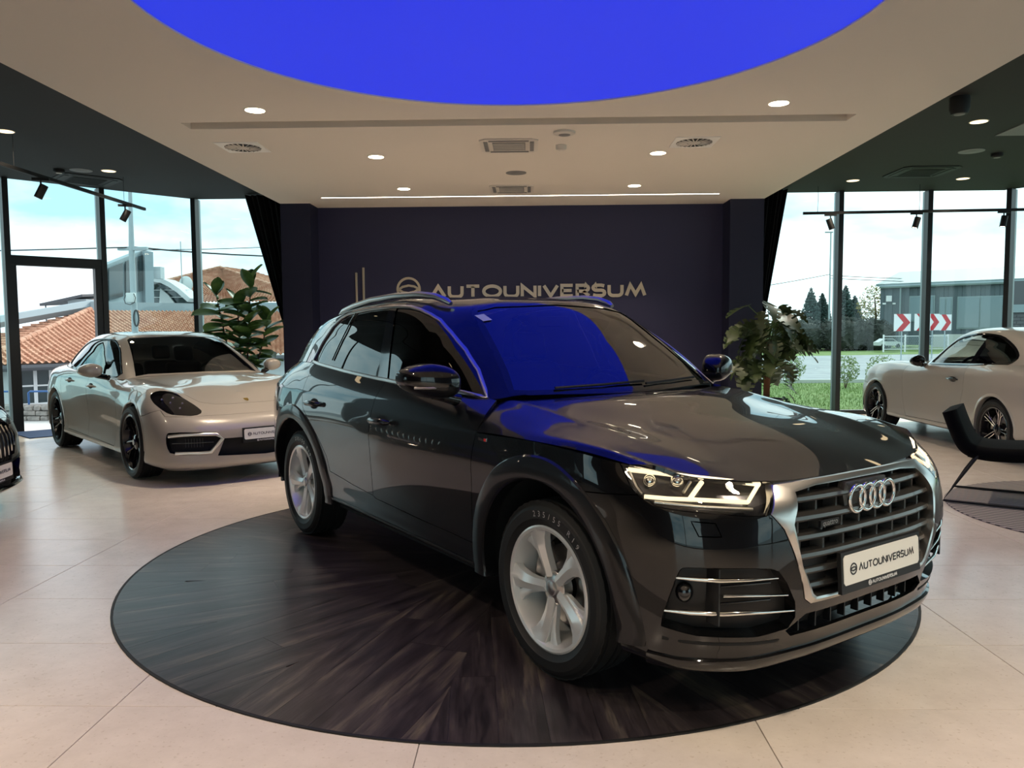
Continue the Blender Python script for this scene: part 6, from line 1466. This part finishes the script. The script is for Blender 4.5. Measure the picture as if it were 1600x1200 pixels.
CPE_G = [
 [(.62,0,.995),(.57,.34,.99),(.44,.60,.972),(.35,.705,.955),(.05,.775,.965),(-.3,.79,.975),(-.8,.785,.99),(-1.2,.76,1.005),(-1.55,.70,1.015),(-1.75,.60,1.02),(-1.85,.34,1.03),(-1.88,0,1.03)],
 [(.27,0,1.185),(.23,.32,1.18),(.13,.555,1.165),(.05,.635,1.15),(-.06,.675,1.165),(-.35,.70,1.18),(-.8,.69,1.185),(-1.08,.655,1.18),(-1.32,.60,1.165),(-1.48,.52,1.15),(-1.56,.30,1.15),(-1.58,0,1.15)],
 [(-.04,0,1.33),(-.06,.30,1.325),(-.10,.49,1.305),(-.17,.55,1.297),(-.28,.58,1.312),(-.48,.595,1.325),(-.75,.585,1.32),(-.95,.555,1.30),(-1.12,.50,1.285),(-1.24,.42,1.275),(-1.31,.25,1.28),(-1.33,0,1.28)],
 [(-.15,0,1.362),(-.16,.28,1.358),(-.20,.43,1.343),(-.25,.48,1.338),(-.33,.505,1.348),(-.5,.515,1.36),(-.72,.505,1.355),(-.88,.475,1.343),(-1.0,.42,1.332),(-1.1,.34,1.322),(-1.15,.2,1.325),(-1.17,0,1.326)],
 [(-.35,0,1.382),(-.37,0,1.383),(-.40,0,1.384),(-.43,0,1.385),(-.47,0,1.386),(-.55,0,1.387),(-.66,0,1.386),(-.72,0,1.384),(-.78,0,1.38),(-.83,0,1.377),(-.86,0,1.375),(-.88,0,1.373)],
]
def car_surfaces(R, G):
    P, va, ua = patch(R, .028, .021, True, True)
    lower = grid_bm(P, keep=lambda i, j: not (i >= va[7] and j >= ua[6] + 3))
    PG, vg, ug = patch(G, .03, .026, True, True)
    return lower, grid_bm(PG)

for _G, _d in ((SAL_G, .014), (CPE_G, .026)):
    for _k, _f in ((1, .4), (2, 1), (3, 1), (4, 1)):
        _G[_k] = [(x, y, z + _d * _f) for x, y, z in _G[_k]]
def extrude_back(bm, d):
    """only the wall that runs back from the outline of a patch"""
    n0 = len(bm.faces); be = [e for e in bm.edges if len(e.link_faces) == 1]; bm.normal_update(); nor = {v: v.normal.copy() for e in be for v in e.verts}
    r = bmesh.ops.extrude_edge_only(bm, edges=be)
    for g in r['geom']:
        if isinstance(g, bmesh.types.BMVert):
            for e in g.link_edges:
                o = e.other_vert(g)
                if o in nor: g.co -= nor[o] * d; break
    bm.faces.ensure_lookup_table(); bmesh.ops.delete(bm, geom=[bm.faces[i] for i in range(n0)], context='FACES'); return bm
def mirror_unit(root, x, y, z, sx, sy, sz, m, m2, arm):
    for sg in (1, -1):
        bm = bmesh.new(); bmesh.ops.create_uvsphere(bm, u_segments=28, v_segments=16, radius=1)
        for v in bm.verts:
            a, b, c = v.co; f = lambda t, p: math.copysign(abs(t) ** p, t); a, b, c = f(a, .8), f(b, .8), f(c, .8)
            if a < -.2: a = -.2 - (abs(a) - .2) * .25
            v.co = (x + sx * a - .25 * sy * b, (y + sy * b) * sg, z + sz * c * (1 - .3 * max(0, b)))
        o = obj('side_mirror', bm, m, root, 60)
        b = bmesh.new(); tube(b, [(arm[0], arm[1] * sg, arm[2]), (x, (y - sy * .5) * sg, z - sz * .7)], [.03, .03], 8); obj('mirror_arm', recalc(b), m2, o, 50)
def build_car(c):
    root = empty(c['name'], (*c['loc'], .002), math.radians(c['deg']), c['label'], 'car')
    lower, green = car_surfaces(c['R'], c['G']); base = bvh_of(lower, green); PNT = c['paint']; xf, xr = c['axles']; zc = c['zc']; ra = c['arch']
    for x in (xf, xr):
        f = carve(lower, circle(x, zc, ra, 40), SIDE); bmesh.ops.delete(lower, geom=f, context='FACES')
    V = oblique(c['hl_view']); lens = take(lower, carve(lower, poly3(V, c['headlight']), V, .05, lambda p: p.x > 1.2))
    cav = []
    for nm, view, poly, flt, d, kw in c['cavities']:
        cav.append((nm, take(lower, carve(lower, poly, view, .05, flt)), d, kw))
    hood = take(lower, carve(lower, c['hood'], TOP, .02, lambda p: p.z > .5))
    doors = [take(lower, carve(lower, d['poly'], SIDE, .05)) for d in c['doors']]
    bump = take(lower, carve(lower, c['bumper'], SIDE, 0.0, lambda p: p.x > xf))
    wsf = take(green, carve(green, c['ws'], FRONT, .05, lambda p: p.x > -.25))
    rwf = take(green, carve(green, c['rw'], REAR, .05, lambda p: p.x < xr + .35 and abs(p.y) < 2))
    dlo = take(green, carve(green, c['dlo'], SIDE, .05, lambda p: p.y > .3))
    gl = [take(dlo, carve(dlo, pl, SIDE, .02)) for pl in c['splits']]
    body = lower; me = bpy.data.meshes.new('t'); green.to_mesh(me); body.from_mesh(me); bpy.data.meshes.remove(me); green.free()
    mirrored(body); rim(body); obj('body', body, PNT, root, 38)
    mirrored(hood); rim(hood); obj('hood', hood, PNT, root, 38)
    mirrored(bump); rim(bump); fb = obj('front_bumper', bump, PNT, root, 38)
    mirrored(wsf); offset_bm(wsf, -.004); obj('windscreen', wsf, c.get('ws_glass', 'windscreen_glass'), root, 60)
    mirrored(rwf); offset_bm(rwf, -.004); obj('rear_window', rwf, c['rear_glass'], root, 60)
    for sg in (1, -1):
        S = lambda b: b if sg > 0 else mirrored(b, False)
        for d, b in zip(c['doors'], doors):
            q = S(b.copy()); rim(q); do = obj('door', q, PNT, root, 38)
            x, z = d['handle']; p, n = on(base, SIDE, x, z); hb = bmesh.new()
            tube(hb, [(x - .11, p.y + .0, z), (x - .09, p.y + .02, z), (x, p.y + .028, z + .002), (x + .09, p.y + .02, z + .003), (x + .11, p.y + .0, z + .003)], [.006, .013, .015, .013, .006], 8); obj('door_handle', recalc(S(hb)), c.get('handle_mat', PNT), do, 50)
            rb = bmesh.new(); rb.faces.new([rb.verts.new(on(base, SIDE, x + .085 * math.cos(t), z + .03 * math.sin(t), .002)[0]) for t in np.linspace(0, 2 * PI, 21)[:-1]]); obj('handle_recess', S(rb), 'dark_cavity', do)
        for b, m in zip(gl, c['split_mats']):
            q = S(b.copy()); offset_bm(q, -.005); obj('side_window' if 'glass' in m else 'pillar_trim', q, m, root, 60)
        q = S(dlo.copy()); offset_bm(q, -.005); obj('quarter_window', q, c['side_glass'], root, 60)
        obj('window_trim', S(strip(dense(c['dlo'], .05), SIDE, base, c['trim_w'], .005, .001, True)), c['trim'], root, 40)
        # lamps
        h = obj('headlight', S(offset_bm(lens.copy(), -.05)), 'lamp_inner' if not c.get('dark_lamp') else 'gloss_black', root, 60); obj('headlight_housing', S(extrude_back(lens.copy(), .05)), 'gloss_black', h, 40)
        q = S(lens.copy()); rim(q, .003, .006); obj('headlight_lens', q, 'clear_lens', h, 50)
        for (px, py, pz) in c['projectors']:
            b = bmesh.new(); bmesh.ops.create_uvsphere(b, u_segments=16, v_segments=10, radius=.022)
            for v in b.verts: v.co += Vector((px - .02, (py - .015) * sg, pz - .012))
            obj('projector', b, 'chrome', h, 60)
    for nm, b, d, kw in cav:
        if kw.get('sym'):
            mirrored(b); w = b.copy(); extrude_back(w, d); offset_bm(b, -d); o = obj(nm, b, 'dark_cavity', root, 60); obj('intake_wall', w, 'gloss_black', o, 40)
        else:
            for sg in (1, -1):
                q = b.copy() if sg > 0 else mirrored(b.copy(), False); w = q.copy(); extrude_back(w, d); offset_bm(q, -d); o = obj(nm, q, 'dark_cavity', root, 60); obj('intake_wall', w, 'gloss_black', o, 40)
                for path, r, m in kw.get('bars', ()):
                    tb = bmesh.new(); tube(tb, [(p[0], p[1] * sg, p[2]) for p in path], r, 8); obj('intake_bar', recalc(tb), m, o, 50)
    for x in (xf, xr):
        if c.get('lip', True):
            bm = bmesh.new(); rings = []
            for i in range(45):
                a = math.radians(-6 + 192 * i / 44); row = []
                for r, o in ((ra - .006, -.05), (ra - .006, .002), (ra + .004, .006), (ra + .022, .002), (ra + .026, -.004)):
                    rr_ = max(r, ra + .008); q, n = on(base, SIDE, x + rr_ * math.cos(a), max(zc + rr_ * math.sin(a), .23))
                    row.append(bm.verts.new((x + r * math.cos(a), q.y + o, max(zc + r * math.sin(a), .20))))
                rings.append(row)
            for i in range(44):
                for k in range(4): bm.faces.new((rings[i][k], rings[i][k + 1], rings[i + 1][k + 1], rings[i + 1][k]))
            bmesh.ops.recalc_face_normals(bm, faces=bm.faces); pair('wheel_arch_trim', bm, PNT, root, 35)
        wheel_well(root, x, zc, ra + .005, .5, .90)
    obj('underbody', bm_box((xr - .6, -.58, .17), (xf + .55, .58, .30)), 'dark_cavity', root)
    obj('cabin_floor', bm_box((-1.7, -.74, .30), (.75, .74, .34)), 'dark_cavity', root)
    mirror_unit(root, *c['mirror'])
    for (x, y) in c['seats']: seat(root, x, y, .34, .95)
    obj('dashboard', bevbox((c['dash'], -.66, .70), (c['dash'] + .40, .66, .93), .06, 3), 'leather_black', root, 40)
    steering(root, c['dash'] - .04, c['wheel_y'], .90, 25, .17)
    if c.get('plate'): plate(root, *c['plate'])
    wheel_set(root, xf, xr, *c['wheels'])
    return root, base
def build_saloon():
    OB = oblique(40); OI = oblique(28)
    intake = smooth_poly(poly3(OI, [(2.188, .848, .476), (2.207, .825, .508), (2.386, .47, .495), (2.405, .408, .434), (2.382, .505, .291), (2.223, .818, .300), (2.197, .85, .378)]), 1)
    fr = lambda pts: [(p[0] + .008, p[1], p[2]) for p in pts]
    bars = [(fr([(2.20, .835, .468), (2.26, .74, .478), (2.33, .60, .480), (2.385, .465, .474), (2.40, .415, .433), (2.372, .515, .312), (2.33, .61, .306), (2.235, .79, .312)]), .017, 'satin_silver'),
            ([(2.20, .80, .40), (2.30, .62, .40), (2.36, .48, .40)], .006, 'gloss_black')]
    for i in range(7):
        y = .70 - i * .022; bars.append(([(2.26 + i * .011, y, .36), (2.26 + i * .011, y, .44)], .0025, 'slat_grey'))
    cfg = dict(name='saloon', label='pale beige four-door saloon parked beside the glass door on the left', loc=(-4.204, 9.246), deg=-46.67, R=SAL_R, G=SAL_G, paint='beige_paint', axles=(1.475, -1.475), zc=.352, arch=.392,
        hl_view=40, headlight=smooth_poly([(1.811, .858, .82), (1.80, .82, .855), (1.80, .742, .866), (1.84, .644, .839), (1.961, .573, .77), (2.082, .518, .712), (2.182, .504, .667), (2.228, .594, .642), (2.172, .711, .652), (2.112, .787, .663), (2.014, .83, .709), (1.905, .86, .765)], 1), dark_lamp=True,
        projectors=[(1.90, .79, .79), (1.98, .74, .76), (1.93, .70, .80), (2.06, .68, .71), (2.01, .64, .75)],
        cavities=[('side_intake', OI, intake, lambda p: p.x > 1.9, .05, dict(bars=bars)),
                  ('lower_intake', FRONT, [(-.02, .425), (.395, .43), (.455, .275), (-.02, .25)], lambda p: p.x > 2, .05, dict(sym=True))],
        hood=[(2.07, -.02), (2.068, .20), (2.05, .34), (1.98, .46), (1.80, .55), (1.475, .63), (.95, .70), (.80, .72), (.78, -.02)],
        doors=[dict(poly=[(.92, 1.02), (.91, .85), (.90, .60), (.87, .34), (.84, .25), (-.16, .26), (-.19, .40), (-.17, .80), (-.13, 1.02)], handle=(0.0, .832)), dict(poly=[(-.13, 1.02), (-.17, .80), (-.19, .40), (-.16, .26), (-.95, .28), (-1.0, .42), (-1.06, .58), (-1.16, .70), (-1.22, .82), (-1.24, 1.03)], handle=(-.86, .862))],
        bumper=[(1.6, .60), (1.86, .645), (2.02, .70), (2.10, .645), (2.2, .64), (2.7, .62), (2.7, 0), (1.6, 0)],
        ws=[(-.02, .985), (.55, .978), (.665, .958), (.58, 1.17), (.515, 1.335), (.48, 1.355), (-.02, 1.378)], rw=[(-.02, 1.05), (.45, 1.05), (.36, 1.25), (-.02, 1.26)],
        dlo=smooth_poly([(.66, .945), (.402, 1.10), (.16, 1.23), (-.022, 1.30), (-.16, 1.338), (-.35, 1.348), (-.62, 1.342), (-.95, 1.31), (-1.2, 1.245), (-1.38, 1.15), (-1.42, 1.07), (-1.38, 1.03), (-.9, .995), (-.3, .972), (.3, .956)], 1),
        splits=[[(1.2, .8), (-.14, .8), (-.22, 1.5), (1.2, 1.5)], [(-.14, .8), (-.22, 1.5), (-.28, 1.5), (-.21, .8)], [(-.21, .8), (-.28, 1.5), (-1.0, 1.5), (-1.08, .8)]],
        split_mats=['windscreen_glass', 'gloss_black', 'privacy_glass'], side_glass='privacy_glass', rear_glass='windscreen_glass', trim='gloss_black', trim_w=.018,
        mirror=(.42, 1.02, 1.02, .10, .115, .075, 'beige_paint', 'gloss_black', (.52, .86, .94)), seats=[(-.30, .36), (-.30, -.36), (-1.15, .36), (-1.15, -.36)], dash=.28, wheel_y=.36,
        plate=(2.438, .405, .44, .098, .03), wheels=(.955, .352, .352, .272, .25, 'ten', 'rim_black', 'rim_black'))
    root, base = build_car(cfg)
    # crest on the hood
    b = bmesh.new(); q, n = on(base, TOP, 2.0, 0.0); s = .028
    sh = [(-.8, 1), (.8, 1), (.8, 0), (.5, -.6), (0, -1.1), (-.5, -.6), (-.8, 0)]; e2 = Vector((0, 1, 0)); e1 = -e2.cross(n)
    v0 = [b.verts.new(q + e2 * u * s - Vector((1, 0, -.4)) * v * s * -1 * -1 + n * .004) for u, v in sh]; b.faces.new(v0); obj('hood_crest', b, 'gold', root)
    obj('sill_trim', bm_box((-1.05, -.925, .205), (1.05, -.90, .225)), 'beige_paint', root)
    return root
def build_coupe():
    OB = oblique(40)
    cfg = dict(name='coupe', label='pale two-door coupe with black mirrors parked at the right-hand glass front', loc=(5.777, 9.825), deg=91.1, R=CPE_R, G=CPE_G, paint='white_paint', axles=(1.37, -1.37), zc=.325, arch=.362,
        hl_view=40, headlight=[(1.66, .80, .70), (1.66, .74, .76), (1.90, .52, .745), (1.94, .46, .69), (1.92, .56, .64), (1.80, .76, .64)], projectors=[(1.80, .66, .69), (1.87, .56, .69)],
        cavities=[('grille', FRONT, [(.03, .70), (.22, .69), (.24, .50), (.03, .48)], lambda p: p.x > 1.6, .05, {}), ('lower_intake', FRONT, [(-.02, .38), (.6, .38), (.66, .25), (-.02, .24)], lambda p: p.x > 1.6, .05, dict(sym=True))],
        hood=[(2.0, -.02), (1.98, .3), (1.9, .46), (1.7, .60), (1.37, .72), (.80, .76), (.52, .74), (.42, .70), (.42, -.02)],
        doors=[dict(poly=[(.60, 1.02), (.66, .85), (.672, .70), (.66, .50), (.60, .36), (.52, .27), (-.60, .28), (-.66, .40), (-.71, .56), (-.765, .70), (-.775, .85), (-.77, 1.04)], handle=(-.54, .812))], handle_mat='gloss_black',
        bumper=[(1.5, .62), (1.7, .64), (1.9, .64), (2.5, .64), (2.5, 0), (1.5, 0)],
        ws=[(-.02, 1.012), (.50, 1.005), (.60, .992), (.545, 1.17), (.475, 1.315), (.44, 1.332), (-.02, 1.352)], rw=[(-.02, 1.07), (.5, 1.07), (.38, 1.26), (-.02, 1.28)],
        dlo=smooth_poly([(.22, .965), (.028, 1.10), (-.169, 1.245), (-.28, 1.29), (-.436, 1.318), (-.60, 1.33), (-.80, 1.328), (-.98, 1.305), (-1.168, 1.23), (-1.32, 1.15), (-1.40, 1.09), (-1.39, 1.05), (-1.33, 1.015), (-1.1, 1.005), (-.67, .985), (-.2, .972)], 1),
        splits=[[(1.2, .8), (-.70, .8), (-.70, .99), (-.84, 1.5), (1.2, 1.5)], [(-.70, .8), (-.70, .99), (-.84, 1.5), (-.93, 1.5), (-.79, .99), (-.79, .8)]], split_mats=['side_clear_glass', 'gloss_black'], side_glass='privacy_glass', rear_glass='privacy_glass', ws_glass='side_clear_glass', trim='gloss_black', trim_w=.030,
        mirror=(.16, .93, 1.00, .085, .10, .07, 'gloss_black', 'gloss_black', (.22, .80, .95)), seats=[(-.45, .36), (-.45, -.36), (-1.15, .33), (-1.15, -.33)], dash=.0, wheel_y=.36,
        wheels=(.90, .325, .325, .245, .235, 'vee', 'rim_edge', 'rim_black'))
    root, base = build_car(cfg); return root
def build_hatch():
    R = remap(CPE_R, [(-2.39, -2.2), (0, 0), (2.16, 2.16)], [(0, 0), (.15, .16), (.735, .80), (.80, .87), (.88, .95), (.955, 1.02), (1.02, 1.07)], 1.03)
    G = [[(x + .12, y * 1.03, z + .10) for x, y, z in r] for r in CPE_G]; G[0] = [(x, y, min(z, 1.08)) for x, y, z in G[0]]
    cfg = dict(name='hatchback', label='black car with a vertical-bar grille cut off at the left edge', loc=(-6.13, 5.345), deg=10, R=R, G=G, paint='black_paint', axles=(1.37, -1.37), zc=.335, arch=.372,
        hl_view=40, headlight=[(1.70, .83, .76), (1.70, .76, .82), (1.92, .52, .81), (1.97, .46, .75), (1.93, .58, .70), (1.82, .78, .70)], projectors=[(1.83, .68, .75), (1.89, .58, .75)],
        cavities=[('lower_intake', FRONT, [(-.02, .40), (.62, .42), (.74, .30), (.66, .25), (-.02, .24)], lambda p: p.x > 1.5, .06, dict(sym=True)),
                  ('grille', FRONT, [(-.02, .79), (.36, .77), (.50, .62), (.42, .47), (-.02, .46)], lambda p: p.x > 1.5, .05, dict(sym=True))],
        hood=[(2.0, -.02), (1.98, .3), (1.9, .46), (1.7, .60), (1.37, .72), (.80, .76), (.56, .74), (.52, .70), (.52, -.02)],
        doors=[dict(poly=[(.60, 1.05), (.66, .85), (.672, .70), (.66, .50), (.60, .36), (.52, .27), (-.30, .28), (-.35, .6), (-.3, 1.05)], handle=(-.16, .85)), dict(poly=[(-.3, 1.05), (-.35, .6), (-.30, .28), (-.85, .3), (-.9, .5), (-1.05, .75), (-1.1, 1.08)], handle=(-.92, .87))],
        bumper=[(1.5, .68), (1.7, .70), (1.9, .70), (2.5, .70), (2.5, 0), (1.5, 0)],
        ws=[(-.02, 1.11), (.50, 1.105), (.61, 1.10), (.56, 1.27), (.49, 1.41), (.45, 1.43), (-.02, 1.45)], rw=[(-.02, 1.17), (.5, 1.17), (.38, 1.36), (-.02, 1.38)],
        dlo=smooth_poly([(.32, 1.085), (.15, 1.20), (-.05, 1.345), (-.3, 1.418), (-.60, 1.43), (-.85, 1.405), (-1.1, 1.31), (-1.25, 1.2), (-1.2, 1.115), (-.67, 1.095), (-.2, 1.085)], 1),
        splits=[[(1.2, .8), (-.30, .8), (-.38, 1.6), (1.2, 1.6)], [(-.30, .8), (-.38, 1.6), (-.46, 1.6), (-.38, .8)]], split_mats=['privacy_glass', 'gloss_black'], side_glass='privacy_glass', rear_glass='privacy_glass', trim='gloss_black', trim_w=.025,
        mirror=(.26, .96, 1.12, .085, .10, .07, 'black_paint', 'gloss_black', (.32, .82, 1.06)), seats=[(-.40, .36), (-.40, -.36)], dash=.1, wheel_y=.36,
        plate=(2.20, .33, .44, .10, .02), wheels=(.925, .335, .335, .245, .235, 'vee', 'rim_black', 'rim_black'))
    root, base = build_car(cfg)
    g = [o for o in root.children if o.name.startswith('grille')][0]
    for k in range(13):
        y = -.42 + .07 * k; hi = .775 - abs(y) * .22; lo = .475 + max(0, abs(y) - .30) * .5; pts = []
        for t in np.linspace(0, 1, 6):
            z = lo + (hi - lo) * t; q, n = on(base, FRONT, abs(y), z); pts.append((q.x + .004, y, z))
        b = bmesh.new(); tube(b, pts, .008, 6); obj('grille_bar', recalc(b), 'chrome', g, 50)
    b = bmesh.new(); pts = []
    for y in np.linspace(-.80, .80, 25):
        q, n = on(base, FRONT, abs(y), .235); pts.append((q.x + .012, y, .225))
    tube(b, pts, .014, 6); obj('front_splitter', recalc(b), 'chrome', root, 50)
    return root
build_suv(); build_saloon(); build_coupe(); build_hatch()
